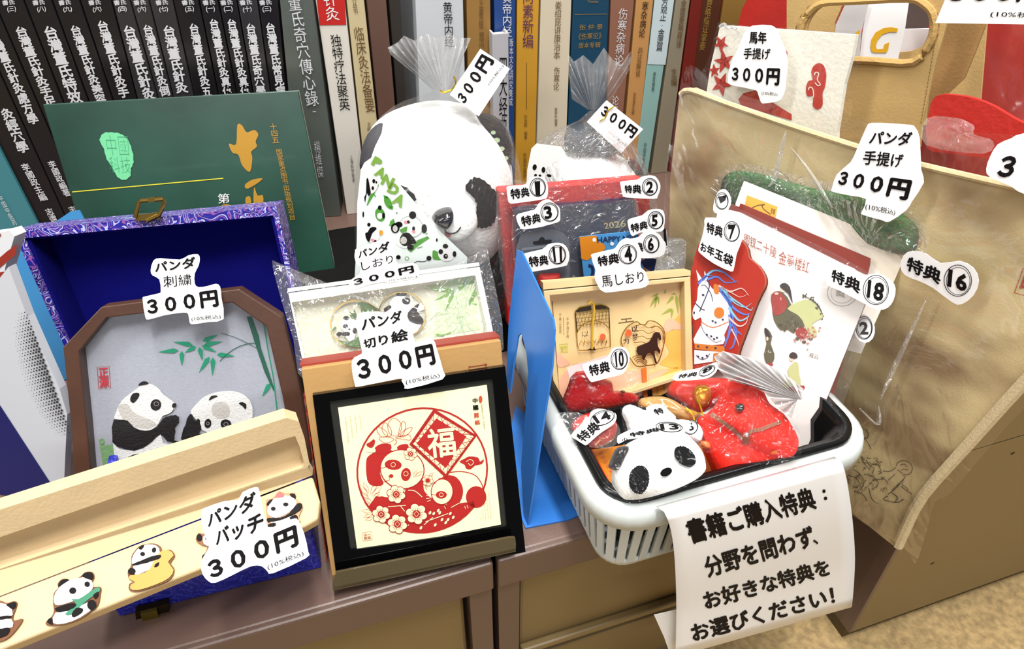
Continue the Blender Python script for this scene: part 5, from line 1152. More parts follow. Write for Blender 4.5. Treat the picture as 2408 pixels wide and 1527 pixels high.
# wooden bookmark box
PB = PL(aty(1300, 985, .36), -13, 28)
o = thing('bookmark_box', PB.at(1460, 970), 'shallow pale wooden box with gold horse bookmarks and bamboo print, in the basket', 'box')
M_pine = mat('pale_wood', (222, 192, 138), .5, bump=.1, bs=60, var=.08, vs=30)
oq = ZJ([(105, 245), (1428, 118), (1452, 1000), (232, 1400)]); iq = ZJ([(165, 290), (1372, 165), (1385, 985), (270, 1350)])
g = G(); g.ring([PB.at(*p) for p in oq], [PB.at(*p) for p in iq], -PB.n*.012); bez(g.build('tray_rim', M_pine, o), .0008)
g = G(); a, b = PB.at(*oq[0]), PB.at(*oq[1]); g.prism([a+PB.u*.006, b+PB.u*.0045, b+PB.u*.0008, a+PB.u*.0008], -PB.n*.016); g.build('lid_edge', M_pine, o)
g = G(); g.prism([PB.at(*p, -.0115) for p in oq], -PB.n*.003); g.build('tray_panel', mat('peach_panel', (240, 206, 146), .5, var=.05, vs=20), o)
g = G(); g.stroke(PB, ZJ([(1350, 180), (1372, 940)]), 2, -.0112); g.stroke(PB, ZJ([(185, 340), (262, 1350)]), 2, -.0112); g.build('groove', M_brn, o)
EB = -.0112
art('bamboo_print', mat('olive_green_print', (160, 170, 70), .6), o, lambda g: [leaf(g, PB, ZU, a, b, w, EB) for a, b, w in (((1370, 100), (1470, 60), 14), ((1350, 240), (1450, 80), 22), ((1415, 250), (1445, 90), 18), ((1470, 200), (1460, 90), 14), ((1560, 200), (1660, 90), 22), ((1620, 70), (1690, 60), 14), ((1500, 330), (1640, 250), 22), ((1630, 380), (1640, 250), 20), ((1720, 330), (1690, 70), 22), ((1740, 250), (1740, 60), 14), ((1560, 0), (1540, 60), 14))])
def f(g):
    g.poly(PB, smooth(ZU([(1545, 620), (1560, 560), (1640, 530), (1755, 525), (1765, 1000), (1600, 1000), (1480, 960), (1560, 880), (1600, 800), (1560, 720)]), 2), EB)
    g.poly(PB, smooth(ZU([(1690, 370), (1755, 330), (1755, 480), (1690, 440), (1640, 430)]), 2), EB+.0001); g.poly(PB, smooth(ZU([(1390, 1100), (1450, 1070), (1700, 1000), (1760, 1100), (1620, 1300), (1390, 1370)]), 2), EB)
art('amber_cloud_print', mat('amber_print', (238, 180, 84), .6), o, f)
def f(g):
    g.poly(PB, smooth(ZU([(1530, 520), (1560, 400), (1640, 380), (1700, 420), (1755, 470), (1750, 520), (1640, 520), (1550, 570)]), 2), EB+.0002)
    g.poly(PB, smooth(ZU([(1340, 1100), (1400, 1080), (1520, 1030), (1600, 1050), (1480, 1120), (1420, 1250), (1320, 1300), (1330, 1180)]), 2), EB+.0001); g.poly(PB, smooth(ZU([(150, 830), (200, 820), (250, 880), (330, 960), (200, 1010), (160, 950)]), 2), EB)
    g.poly(PB, smooth(ZU([(180, 1180), (330, 1000), (480, 950), (900, 1060), (1250, 1060), (1260, 1370), (200, 1400)]), 2), EB)
art('pink_cloud_print', mat('pink_print', (236, 184, 154), .6), o, f)
art('green_seal', mat('lime_print', (196, 200, 70), .5), o, lambda g: (g.stroke(PB, ZU([(195, 710), (300, 700), (305, 805), (205, 815)]), 1.5, EB+.0001, True), txt(g, PB, '吉竹', ZU([(205, 722), (292, 712), (296, 795), (212, 803)]), .02, EB+.0001)))
def f(g):
    vtext(g, PB, ZU, '千巻山墨頭', lambda y: 205, 310, 570, 34, -.01, EB+.0001); vtext(g, PB, ZU, '千学海文舟', lambda y: 300, 365, 635, 34, -.01, EB+.0001); g.stroke(PB, ZU([(245, 365), (252, 590)]), .8, EB+.0001)
    g.stroke(PB, ZU([(985, 390), (1120, 375)]), 2, EB+.0001); g.stroke(PB, ZU([(950, 437), (1150, 410)]), 2, EB+.0001); g.stroke(PB, ZU([(1050, 383), (1052, 425)]), 2, EB+.0001)
    vtext(g, PB, ZU, '以梦为马', lambda y: 1450, 1210, 1350, 30, -.01, EB+.0002); vtext(g, PB, ZU, '吉祥', lambda y: 1535, 1220, 1300, 30, -.01, EB+.0002)
art('fine_lettering', M_brn, o, f)
M_gm = mat('gold_leaf_metal', (200, 160, 60), .22, metal=.9)
bm1 = thing('bookmark', PB.at(*ZU(620, 750), -.009), 'square gold lattice bookmark with tassel loop, left in the wooden box', 'bookmark')
def f(g):
    fr_ = [(395, 285), (450, 235), (560, 210), (640, 205), (730, 195), (790, 215), (828, 240), (850, 740), (640, 780), (450, 790), (425, 720)]
    g.stroke(PB, ZU(fr_), 2.2, -.009, True)
    for i in range(9):
        g.stroke(PB, ZU([(405+i*48, 300-i*7), (470+i*42, 500-i*6)]), 1.0, -.009); g.stroke(PB, ZU([(470+i*42, 300-i*7), (405+i*46, 490-i*6)]), 1.0, -.009)
    for i in range(4): g.stroke(PB, ZU([(402, 340+i*45), (832, 290+i*45)]), 1, -.009)
    g.stroke(PB, ZU(smooth([(415, 555), (500, 450), (640, 410), (760, 440), (840, 520)], 3, False)), 2, -.0088)
    for k in range(7): g.stroke(PB, ZU(smooth([(450+k*55, 720), (470+k*55, 660+8*(k % 3)), (500+k*50, 700), (520+k*45, 650)], 3, False)), 1.2, -.0088)
art('gold_lattice', M_gm, bm1, f)
def f(g):
    g.poly(PB, ZU([(395, 290), (450, 238), (600, 212), (605, 270), (420, 300)]), -.0092); g.poly(PB, ZU([(640, 215), (740, 195), (828, 242), (828, 262), (650, 265)]), -.0092); g.stroke(PB, ZU([(398, 300), (425, 560)]), 2, -.0087); g.stroke(PB, ZU([(828, 250), (838, 500)]), 2, -.0087)
    txt(g, PB, '以', ZU([(480, 545), (570, 535), (572, 610), (485, 620)]), -.01, -.0085); g.poly(PB, ZU([(550, 780), (640, 740), (660, 790)]), -.0086)
art('dark_tracery', mat('dark_gold', (50, 34, 12), .3, metal=.5), bm1, f)
art('red_sun', mat('vermilion', (214, 96, 40), .4), bm1, lambda g: g.poly(PB, ell(*ZU(750, 615), 7, 8), -.0085))
g = G(); g.tube([PB.at(*p, -.006) for p in ZU([(570, 190), (600, 160), (630, 170), (640, 260), (625, 420), (615, 600), (615, 770)])], .0009, 5); g.build('cord', mat('yellow_cord', (206, 164, 40), .6), bm1)
bm2 = thing('bookmark', PB.at(*ZU(1290, 1370), -.009), 'fan-shaped gold bookmark with a dark horse, right in the wooden box', 'bookmark')
fan_ = [(990, 700), (1000, 590), (1070, 480), (1180, 420), (1230, 450), (1290, 460), (1340, 410), (1440, 430), (1530, 520), (1545, 640), (1510, 800), (1450, 950), (1330, 980), (1180, 990), (1080, 850)]
def f(g):
    g.stroke(PB, smooth(ZU(fan_), 3), 2.4, -.009, True)
    for k in range(6): g.stroke(PB, ZU(smooth([(1150+(k % 3)*20, 480+k*70), (1260, 455+k*75), (1330, 500+k*70), (1420, 470+k*70)], 3, False)), 1.5, -.0088)
    for k in range(4): g.stroke(PB, ZU(smooth([(1130+20*k, 880+25*k), (1220, 850+25*k), (1320, 930+20*k)], 3, False)), 1.8, -.0088)
    g.stroke(PB, ZU(smooth([(1370, 500), (1450, 480), (1520, 540), (1530, 650)], 3, False)), 2, -.0088)
art('gold_outline', M_gm, bm2, f)
def f(g):
    g.poly(PB, ZU([(1380, 620), (1400, 570), (1430, 550), (1480, 560), (1495, 600), (1500, 650), (1480, 665), (1455, 620), (1450, 680), (1460, 740), (1490, 790), (1480, 840), (1440, 790), (1410, 800), (1420, 870), (1450, 960), (1420, 950), (1395, 860), (1360, 820), (1320, 830), (1280, 910), (1260, 900), (1250, 850), (1210, 850), (1180, 800), (1190, 740), (1240, 720), (1340, 680)]), -.0084)
    txt(g, PB, '以', ZU([(1115, 485), (1200, 460), (1205, 545), (1125, 560)]), .02, -.0084); txt(g, PB, '梦', ZU([(1125, 580), (1200, 570), (1210, 655), (1140, 665)]), .01, -.0084); txt(g, PB, '为', ZU([(1005, 640), (1085, 625), (1090, 700), (1015, 712)]), .01, -.0084)
art('dark_horse', mat('bronze_brown', (60, 36, 26), .3, metal=.4), bm2, f)
art('orange_sun', MATS['vermilion'], bm2, lambda g: g.poly(PB, ell(*ZU(1080, 565), 7.5, 9), -.0086))
slab('handle', PB, ZU([(1250, 1020), (1310, 1010), (1325, 1380), (1275, 1390)]), .001, mat('orange_lacquer', (214, 110, 44), .3), bm2, off=-.009)

# labels stood on these
G1 = 'numbered 特典 bonus labels'
def tok(num, pl, poly, q, ring, z, where, extra=(), cr=True, **k):
    return sticker('number_label', f'white cut-out label 特典{num} {where}', pl, poly, ([('特典', q)] if q else [])+list(extra), [ring] if ring else [], z=z, group=G1, cat='label', sm=2, **k)
PS = PR.behind(1250, 450, -.012)
tok(1, PS, [(200, 262), (350, 250), (400, 230), (430, 180), (500, 160), (570, 170), (610, 210), (624, 300), (610, 380), (540, 405), (380, 428), (230, 445), (200, 400), (188, 300)], [(220, 290), (418, 270), (432, 368), (232, 405)], ('1', (515, 272), 82, 96, [(480, 212), (540, 205), (540, 355), (495, 360)]), ZI, 'at the upper left corner of the red notebook')
tok(2, PS, [(1398, 212), (1560, 195), (1610, 165), (1690, 148), (1760, 160), (1805, 230), (1808, 290), (1780, 370), (1740, 395), (1450, 380), (1410, 350), (1390, 250)], [(1430, 248), (1608, 240), (1612, 342), (1438, 332)], ('2', (1700, 268), 80, 90, [(1662, 212), (1738, 205), (1735, 330), (1660, 332)]), ZI, 'at the upper right corner of the red notebook')
PS = PN.behind(1270, 510, -.016)
tok(3, PS, [(310, 555), (480, 510), (520, 450), (590, 405), (650, 410), (700, 450), (745, 490), (752, 600), (730, 640), (590, 680), (560, 690), (380, 718), (330, 700), (290, 610)], [(330, 580), (538, 545), (550, 640), (350, 692)], ('3', (640, 535), 92, 98, [(575, 480), (655, 462), (672, 598), (595, 612)]), ZI, 'on the navy notebook above the clear pouch')
PS = PC.behind(1530, 520, -.004)
tok(5, PS, [(1480, 610), (1620, 570), (1680, 520), (1770, 503), (1840, 520), (1858, 600), (1850, 680), (1820, 740), (1600, 750), (1520, 790), (1490, 750), (1466, 660)], [(1490, 662), (1670, 622), (1680, 710), (1505, 752)], ('5', (1760, 620), 80, 93, [(1718, 565), (1785, 555), (1780, 685), (1720, 688)]), ZI, 'right of the year 2026 on the navy notebook')
PS6 = PS.behind(1520, 580, -.003)
tok(6, PS6, [(1400, 850), (1580, 800), (1640, 740), (1720, 735), (1800, 770), (1840, 830), (1868, 870), (1850, 980), (1760, 1015), (1600, 1020), (1500, 960)], None, ('6', (1715, 870), 82, 95, [(1672, 805), (1738, 800), (1742, 940), (1680, 945)]), ZI, 'below the 特典5 label, half covered by 特典4', extra=[('典', [(1550, 862), (1622, 850), (1634, 950), (1555, 955)])])
PS = PB.behind(1460, 640, -.006, back=14)
PS = PL(att(1460, 660, min(PB.t(1460, 660)-.004, PS6.t(1460, 620)-.004)), -8, 14)
tok('4 馬しおり', PS, [(1090, 980), (1250, 940), (1330, 920), (1380, 850), (1450, 810), (1520, 830), (1580, 880), (1610, 980), (1600, 1080), (1612, 1130), (1650, 1160), (1690, 1270), (1670, 1310), (1600, 1340), (1280, 1382), (1220, 1380), (1170, 1350), (1140, 1290), (1115, 1230), (1125, 1150), (1100, 1080), (1083, 1010)], [(1140, 1005), (1368, 960), (1378, 1075), (1158, 1112)], ('4', (1465, 980), 95, 102, [(1420, 902), (1500, 892), (1518, 1052), (1440, 1058)]), ZI, 'standing on top of the wooden bookmark box', extra=[('馬しおり', [(1180, 1212), (1628, 1158), (1640, 1272), (1198, 1332)], .0)])
PS = PL(att(1280, 620, PBl.t(1280, 620)-.008), -8, 12)
tok(11, PS, [(370, 975), (560, 930), (620, 880), (700, 862), (780, 870), (830, 920), (850, 1000), (830, 1080), (780, 1110), (460, 1165), (420, 1150), (372, 1030)], [(412, 1005), (620, 985), (632, 1090), (430, 1118)], ('11', (722, 985), 88, 98, [(668, 905), (768, 900), (772, 1060), (688, 1060)]), ZI, 'on the clear pouch beside the tip of the bright blue bookend')

# red envelopes with horse
CD = PL(aty(1850, 1070, .285), -55, 25)
CDf = CD.behind(1850, 800, -.004)
PQ = CDf.behind(1700, 800, -.016, yaw=-48)
M_env = mat('red_envelope_paper', (172, 44, 28), .45)
eo = ZQ([(240, 400), (300, 330), (400, 300), (480, 320), (540, 370), (578, 430), (590, 490), (650, 540), (690, 600), (702, 650), (690, 700), (640, 800), (520, 1120), (470, 1230), (205, 1260), (205, 1000), (185, 700), (198, 560)])
for k in range(4):
    e_ = thing('envelope', PQ.at(1640, 860, -.0035*k), ['front red new-year envelope printed with a blue-maned white horse head', 'second red envelope directly behind the horse-head envelope', 'third red envelope in the stack behind the horse-head envelope', 'rearmost red envelope of the stack behind the horse-head envelope'][k], 'envelope', 'red new-year envelopes in a stack')
    slab('envelope_body', PQ, [(x+k*2.2, y+k*.8) for x, y in smooth(eo, 2)], .0014, [M_env, mat('copper_edge_paper', (186, 112, 60), .4), M_env, mat('dark_envelope', (96, 34, 26), .5)][k], e_, off=-.0032*k)
    if k == 0: env = e_
def f(g):
    g.poly(PQ, ZQ(smooth([(335, 700), (400, 730), (440, 790), (462, 870), (452, 950), (420, 1020), (412, 1085), (215, 1085), (228, 1010), (262, 950), (258, 900), (220, 920), (202, 892), (205, 840), (232, 780), (238, 700), (262, 655), (300, 645)], 2)), .0004)
    g.poly(PQ, ZQ([(226, 572), (264, 630), (240, 650)]), .0004); g.poly(PQ, ZQ([(282, 578), (314, 640), (286, 665)]), .0004); g.poly(PQ, ZQ([(212, 1125), (410, 1140), (380, 1200), (212, 1225)]), .0004)
art('white_horse_print', mat('porcelain_print', (236, 232, 236), .5), env, f)
def f(g):
    for c_, w in (([(270, 640), (330, 585), (400, 580), (480, 640), (500, 660)], 7), ([(300, 640), (370, 620), (430, 660), (520, 650)], 6), ([(380, 690), (450, 770), (470, 880), (500, 980), (540, 1020)], 11), ([(400, 720), (480, 830), (560, 880), (600, 870)], 8), ([(460, 880), (460, 980), (430, 1080), (420, 1110)], 9), ([(460, 900), (500, 1010), (480, 1100), (450, 1120)], 8), ([(240, 670), (290, 620), (340, 610)], 6)):
        g.stroke(PQ, ZQ(smooth(c_, 5, False)), w, .0005, taper=True)
art('blue_mane_print', mat('mane_blue', (92, 120, 204), .5), env, f)
def f(g):
    for c_, w in (([(300, 610), (350, 575), (410, 590)], 6), ([(400, 690), (450, 750), (520, 800), (600, 850), (615, 830)], 6), ([(450, 830), (520, 920), (580, 900), (590, 880)], 6), ([(420, 700), (480, 790), (560, 830), (610, 800)], 4)):
        g.stroke(PQ, ZQ(smooth(c_, 5, False)), w, .0006, taper=True)
art('aqua_mane_print', mat('mane_aqua', (130, 190, 214), .5), env, f)
def f(g):
    for c_, w in (([(380, 680), (460, 720), (540, 700), (590, 750)], 5), ([(400, 700), (470, 730), (530, 760), (580, 740)], 3), ([(450, 900), (520, 960), (570, 940), (580, 900)], 5), ([(470, 980), (510, 1060), (520, 1100)], 4)):
        g.stroke(PQ, ZQ(smooth(c_, 5, False)), w, .0006, taper=True)
art('pink_mane_print', mat('mane_pink', (232, 186, 178), .5), env, f)
def f(g):
    g.poly(PQ, ell(*ZQ(385, 868), 12, 13), .0007); g.stroke(PQ, ZQ(smooth([(262, 930), (340, 970), (450, 930)], 3, False)), 1.8, .0007); g.poly(PQ, ZQ([(215, 1080), (425, 1100), (420, 1142), (215, 1118)]), .0005); g.poly(PQ, ZQ(smooth([(350, 670), (380, 680), (382, 735), (355, 735), (345, 700)], 2)), .0006); g.poly(PQ, ZQ([(345, 1150), (400, 1140), (370, 1200), (340, 1215)]), .0006)
art('ochre_print', mat('ochre_print', (206, 118, 44), .5), env, f)
def f(g):
    g.stroke(PQ, ZQ(smooth([(300, 640), (318, 680), (300, 740), (262, 830), (250, 860)], 3, False)), 2.2, .0007); g.stroke(PQ, ZQ([(218, 800), (262, 842), (285, 850)]), 2.2, .0007); g.stroke(PQ, ZQ(smooth([(262, 680), (290, 680), (330, 740), (338, 790)], 3, False)), 1.5, .0007)
    g.poly(PQ, ell(*ZQ(274, 745), 3.2, 2.6), .0007); g.poly(PQ, ell(*ZQ(212, 868), 2, 3), .0007)
    for c_ in ((360, 935), (340, 925), (410, 915), (330, 1030), (350, 1050), (300, 1020), (370, 1040), (240, 1100), (300, 1106), (360, 1112), (240, 1170), (270, 1180), (300, 1165)): g.poly(PQ, ell(*ZQ(*c_), 3, 2.4, 30, 6), .0008)
    g.stroke(PQ, ZQ(smooth([(262, 950), (280, 1000), (350, 1070), (400, 1060)], 3, False)), .9, .0008); g.stroke(PQ, ZQ(smooth([(225, 1160), (260, 1190), (300, 1180), (320, 1150)], 3, False)), 1.2, .0008)
art('bridle_print', mat('slate_ink', (50, 54, 84), .5), env, f)
tok('7 お年玉袋', PQ.behind(1680, 570, -.004), [(150, 285), (240, 290), (300, 292), (350, 300), (378, 330), (375, 400), (350, 470), (335, 510), (320, 590), (300, 607), (200, 560), (120, 500), (108, 470), (130, 400), (145, 330)], [(158, 308), (258, 340), (250, 408), (155, 375)], ('7', (308, 368), 46, 60, [(285, 328), (332, 325), (318, 415), (290, 415)]), ZL, 'above the red horse envelopes', extra=[('お年玉袋', [(122, 425), (322, 515), (308, 582), (118, 482)])])

# card set
CD = PL(aty(1850, 1070, .285), -55, 25)
CDf = CD.behind(1850, 800, -.004)
o = thing('card_folder', CD.at(1800, 1000), 'white card folder printed with three robed women in clear sleeve, under label 特典18', 'card set')
cf = [(1690, 488), (1740, 500), (2044, 652), (2040, 700), (1885, 1085), (1600, 1085), (1620, 800)]
slab('front_cover', CDf, cf, .0015, mat('pearl_card', (236, 232, 228), .35, gain=.92), o, clip=.012)
g = G(); g.prism(clipz([CDf.at(*p, -.0018) for p in cf], .012), -CD.n*.007); g.build('folder_edge', mat('maroon_speckle', (128, 70, 66), .5, var=.3, vs=300), o)
M_cal = mat('vermilion_brown_ink', (170, 70, 40), .5)
art('title_lettering', M_cal, o, lambda g: (txt(g, CDf, '图钗二十陵', ZL([(385, 378), (578, 465), (572, 530), (380, 438)]), -.005, .0005), txt(g, CDf, '金夢楼红', ZL([(592, 480), (775, 548), (765, 620), (585, 560)]), -.005, .0005)))
def f(g):
    g.poly(CDf, smooth(ZL([(545, 745), (590, 725), (640, 760), (690, 860), (730, 890), (740, 960), (700, 940), (680, 980), (640, 955), (600, 960), (560, 900), (548, 820)]), 2), .0005); g.poly(CDf, smooth(ZL([(502, 950), (530, 960), (550, 1000), (540, 1040), (562, 1100), (555, 1150), (515, 1160), (500, 1100), (515, 1040)]), 2), .0005)
    for c_ in ((700, 1010), (740, 1030), (600, 930), (780, 1010)): g.poly(CDf, ell(*ZL(*c_), 5, 4), .0005)
    g.stroke(CDf, ZL(smooth([(730, 750), (790, 780), (830, 820), (855, 880)], 3, False)), 3, .0005)
art('olive_print', mat('olive_robe', (92, 88, 62), .5), o, f)
art('red_print', mat('crimson_robe', (160, 52, 44), .5), o, lambda g: (g.poly(CDf, smooth(ZL([(545, 745), (590, 728), (640, 790), (620, 850), (560, 870), (548, 800)]), 2), .0007), g.poly(CDf, smooth(ZL([(690, 960), (730, 940), (760, 970), (740, 1010), (700, 1000)]), 2), .0007), g.poly(CDf, smooth(ZL([(650, 1300), (740, 1290), (735, 1320), (700, 1335), (655, 1315)]), 2), .0007), g.poly(CDf, ell(*ZL(535, 1165), 8, 4), .0007)))
art('pale_green_print', mat('celadon_robe', (196, 200, 140), .5), o, lambda g: (g.poly(CDf, smooth(ZL([(640, 830), (700, 790), (780, 780), (840, 850), (850, 885), (790, 920), (820, 970), (780, 1010), (730, 900), (690, 860)]), 2), .0006), g.poly(CDf, smooth(ZL([(640, 1200), (680, 1150), (705, 1160), (710, 1220), (720, 1290), (650, 1310), (605, 1285), (650, 1250)]), 2), .0006)))
art('dark_hair_print', mat('sepia_black', (44, 36, 34), .5), o, lambda g: (g.poly(CDf, smooth(ZL([(595, 690), (625, 675), (655, 700), (665, 750), (672, 800), (645, 740), (610, 715)]), 2), .0008), g.poly(CDf, smooth(ZL([(650, 1110), (670, 1090), (695, 1100), (700, 1125), (665, 1130)]), 2), .0008), g.poly(CDf, smooth(ZL([(505, 945), (520, 955), (540, 1000), (525, 1000), (505, 980)]), 2), .0008), txt(g, CDf, '湘云', ZL([(770, 1090), (828, 1108), (824, 1136), (768, 1118)]), -.01, .0006)))
def f(g):
    rn = random.Random(4)
    for _ in range(34): x, y = rn.gauss(760, 38), rn.gauss(985, 26); g.poly(CDf, ell(*ZL(x, y), rn.uniform(1.5, 3.4), rn.uniform(1.5, 3), 0, 7), .0009)
art('rose_flower_print', mat('rose_flower', (196, 130, 120), .5), o, f)
def f(g):
    rn = random.Random(6)
    for _ in range(26): t_ = rn.random(); g.poly(CDf, ell(*ZL(740+110*t_+rn.gauss(0, 8), 755+120*t_*t_+rn.gauss(0, 8)), rn.uniform(1.2, 2.6), 2, 0, 6), .0009)
    for _ in range(16): g.poly(CDf, ell(*ZL(rn.gauss(650, 40), rn.gauss(930, 25)), rn.uniform(1.5, 3), 2.2, 0, 6), .0010)
art('leaf_spray_print', mat('sepia_olive', (84, 78, 54), .5), o, f)
art('skin_print', mat('peach_skin_print', (232, 206, 180), .5), o, lambda g: (g.poly(CDf, ell(*ZL(615, 715), 6, 7, 0, 10), .0007), g.poly(CDf, ell(*ZL(665, 1130), 5, 6, 0, 10), .0007), g.poly(CDf, ell(*ZL(520, 1010), 3, 5, 0, 8), .0009), g.poly(CDf, ell(*ZL(575, 740), 5, 3, 0, 8), .0009)))
art('seal_print', mat('taupe_ink', (150, 140, 120), .5), o, lambda g: (g.stroke(CDf, ZL(ell(968, 735, 88, 80, 0, 28)), 1, .0005, True), g.stroke(CDf, ZL(ell(968, 735, 68, 62, 0, 24)), .7, .0005, True), txt(g, CDf, '藏', ZL([(935, 700), (990, 710), (985, 765), (930, 755)]), -.01, .0005)))
filmsheet('clear_sleeve', CDf, [(1682, 478), (1740, 492), (2050, 645), (2060, 730), (1900, 1095), (1640, 1085), (1625, 800)], o, M_film_soft, .002, .0006, seed=31)
CDm = CD.behind(1900, 600, .010)
o = thing('card_folder', CDm.at(1900, 900), 'dark red-brown card folder standing just behind the robed women cards', 'card set')
slab('cover', CDm, ZL([(300, 205), (352, 222), (358, 200), (1135, 530), (1132, 570), (1120, 620), (900, 1400), (300, 1300)]), .004, mat('oxblood_card', (132, 50, 38), .5), o)
CDb = CD.behind(1900, 560, .018)
o = thing('card_folder', CDb.at(1950, 900), 'cream-white card with a yellow label at its upper left, behind the red-brown folder', 'card set')
slab('cover', CDb, ZL([(380, 66), (1362, 466), (1290, 640), (1080, 1100), (340, 900), (330, 200)]), .004, mat('warm_white_card', (244, 236, 224), .5, gain=.92), o)
art('yellow_label', mat('ochre_yellow_label', (222, 170, 70), .5), o, lambda g: g.poly(CDb, ZL([(398, 150), (582, 220), (568, 292), (385, 215)]), .0005))
art('brush_print', M_brn, o, lambda g: (g.stroke(CDb, ZL(smooth([(430, 225), (480, 208), (500, 235), (540, 265)], 3, False)), 2, .0007), g.stroke(CDb, ZL([(485, 210), (505, 205)]), 3, .0007), txt(g, CDb, '乾隆', ZL([(545, 225), (572, 235), (562, 268), (540, 258)]), .0, .0007)))
tok(18, CD.behind(2000, 660, -.012), [(905, 575), (960, 562), (1040, 590), (1090, 630), (1180, 620), (1260, 660), (1288, 710), (1275, 780), (1240, 825), (1180, 838), (1100, 800), (950, 720), (880, 690), (875, 650)], [(910, 590), (1085, 660), (1072, 745), (900, 662)], ('18', (1170, 718), 76, 88, [(1125, 655), (1228, 680), (1208, 792), (1115, 762)]), ZL, 'at the right edge of the robed women cards')
sticker('number_label', 'white round label poking out behind the upper left corner of the robed women cards', CD.behind(1700, 470, -.002), [(205, 180), (230, 125), (270, 116), (300, 160), (300, 210), (270, 250), (220, 260), (196, 240)], [], [('1', (248, 185), 38, 50, [(225, 160), (275, 150), (270, 180), (240, 200)])], z=ZL, group=G1, sm=2)
sticker('number_label', 'white round label seen through film below the 特典18 label', CD.behind(2030, 770, .006), ell(1100, 950, 64, 86, -10, 14), [], [('2', (1100, 945), 48, 68, [(1070, 910), (1125, 905), (1125, 985), (1075, 985)])], z=ZL, group=G1, sm=0)

# ================================================================== small gifts in the basket
M_redpl = mat('red_plush', (236, 30, 8), .75, bump=.4, bs=200, gain=.95)
# flat orange gift box
zt = .052
o = thing('gift_box', atz(1500, 1100, .03), 'small orange printed cardboard box under the panda-face pouch in the basket', 'box')
tq = [atz(*p, zt) for p in ZR([(425, 955), (1480, 800), (1668, 1205), (640, 1360)])]
g = G(); g.prism(tq, np.array([0, 0, -.026])); bez(g.build('carton', mat('orange_carton', (232, 140, 24), .4, var=.06, vs=60), o), .0008)
art('red_border', mat('scarlet_ink', (214, 50, 24), .45), o, lambda g: [g.add([atz(*p, zt+.0004) for p in ZR(q)], [(0, 1, 2, 3)]) for q in ([(428, 957), (452, 953), (668, 1356), (640, 1360)], [(640, 1352), (1660, 1196), (1668, 1205), (642, 1362)])])
class ZPl:
    def __init__(s, z): s.z = z; s.n = np.array([0, 0, 1.0])
    def at(s, x, y, off=0): return atz(x, y, s.z+off)
ZT_ = ZPl(zt)
art('flower_border', mat('rose_ink', (226, 120, 90), .45), o, lambda g: [(g.stroke(ZT_, ZR(ell(cx, cy, 18, 14, 0, 10)), 1.1, .0006, True), g.poly(ZT_, ell(*ZR(cx, cy), 1.6, 1.4, 0, 6), .0006)) for cx, cy in ((535, 985), (555, 1025), (580, 1065), (605, 1110), (630, 1150), (1622, 1185), (1590, 1140))])
PTn = PL(atz(1390, 1010, .078), -10, 50)
o = thing('candy_tin', PTn.at(1395, 1030, -.006), 'round red glossy tin in a clear bag beneath the 特典14 label', 'tin')
pillow('lid', PTn, smooth(ZR([(250, 760), (300, 660), (440, 600), (600, 600), (690, 700), (680, 820), (600, 900), (440, 950), (300, 900)]), 3), .006, mat('red_gloss', (206, 44, 34), .12, coat=.6), o, flat=.15)
art('lid_print', mat('pale_gold_ink', (220, 150, 90), .4), o, lambda g: (g.stroke(PTn, ZR(ell(560, 800, 60, 50, 0, 16)), 1.2, .0075, True), g.stroke(PTn, ZR([(480, 915), (530, 860)]), 4, .0075)))
filmsheet('clear_bag', PTn, ZR([(110, 625), (300, 600), (420, 640), (660, 690), (720, 800), (640, 940), (400, 930), (260, 945), (180, 800)]), o, M_film, .009, .0015, seed=41)
PCn = PL(att(1410, 930, PB.t(1410, 930)-.022), -14, 35)
o = thing('gummy_charm', PCn.at(1420, 960, -.004), 'translucent dark red bagged charm shaped like a lying figure under the 特典10 label', 'charm')
pillow('charm', PCn, smooth(ZR([(170, 540), (175, 470), (230, 330), (260, 230), (320, 200), (380, 205), (560, 280), (640, 320), (660, 400), (720, 400), (780, 410), (860, 430), (905, 470), (890, 510), (780, 530), (600, 570), (380, 600), (210, 605)]), 3), .009, mat('dark_red_gel', (160, 8, 10), .2), o, noise=.001, ns=90)
pillow('eye', PCn, ell(*ZR(740, 405), 5, 3.5), .004, M_nose, o, off=.009)
slab('bag_header', PCn, ZR([(212, 180), (620, 55), (800, 120), (760, 200), (300, 220), (240, 280)]), .0005, mat('milky_header', (232, 212, 210), .4, alpha=.75), o, off=.002)
filmsheet('clear_bag', PCn, ZR([(212, 178), (620, 55), (820, 140), (905, 260), (930, 460), (860, 540), (380, 625), (190, 620), (150, 520), (230, 330)]), o, film('pink_tinted_film', haze=.006, gl=.05, scale=36, strength=.6, rough=.08), .013, .0015, seed=42)
PGn = PL(atz(1590, 985, .082), -14, 45)
o = thing('charm', PGn.at(1590, 985, -.004), 'beige translucent lumpy charm tied with gold string, centre of the basket', 'charm')
pillow('charm', PGn, smooth(ZR([(885, 520), (910, 475), (1000, 455), (1130, 455), (1230, 490), (1330, 550), (1450, 600), (1480, 640), (1420, 690), (1300, 680), (1150, 620), (1000, 560), (900, 555)]), 3), .008, mat('amber_gel', (196, 150, 92), .15, coat=.4, var=.25, vs=80), o, noise=.002, ns=160)
g = G(); 
for q in ([(1340, 560), (1400, 620), (1420, 680)], [(1450, 470), (1480, 560), (1500, 640)], [(1340, 580), (1450, 610), (1500, 600)]): g.tube([PGn.at(*p, .011) for p in ZR(smooth(q, 3, False))], .0006, 4)
g.build('gold_string', MATS['gold_wire'], o)
PWn = PL(atz(1520, 1010, .088), -12, 45)
o = thing('plush_charm', PWn.at(1520, 1010, -.006), 'white fluffy plush in a clear bag directly behind the panda-face pouch', 'plush toy')
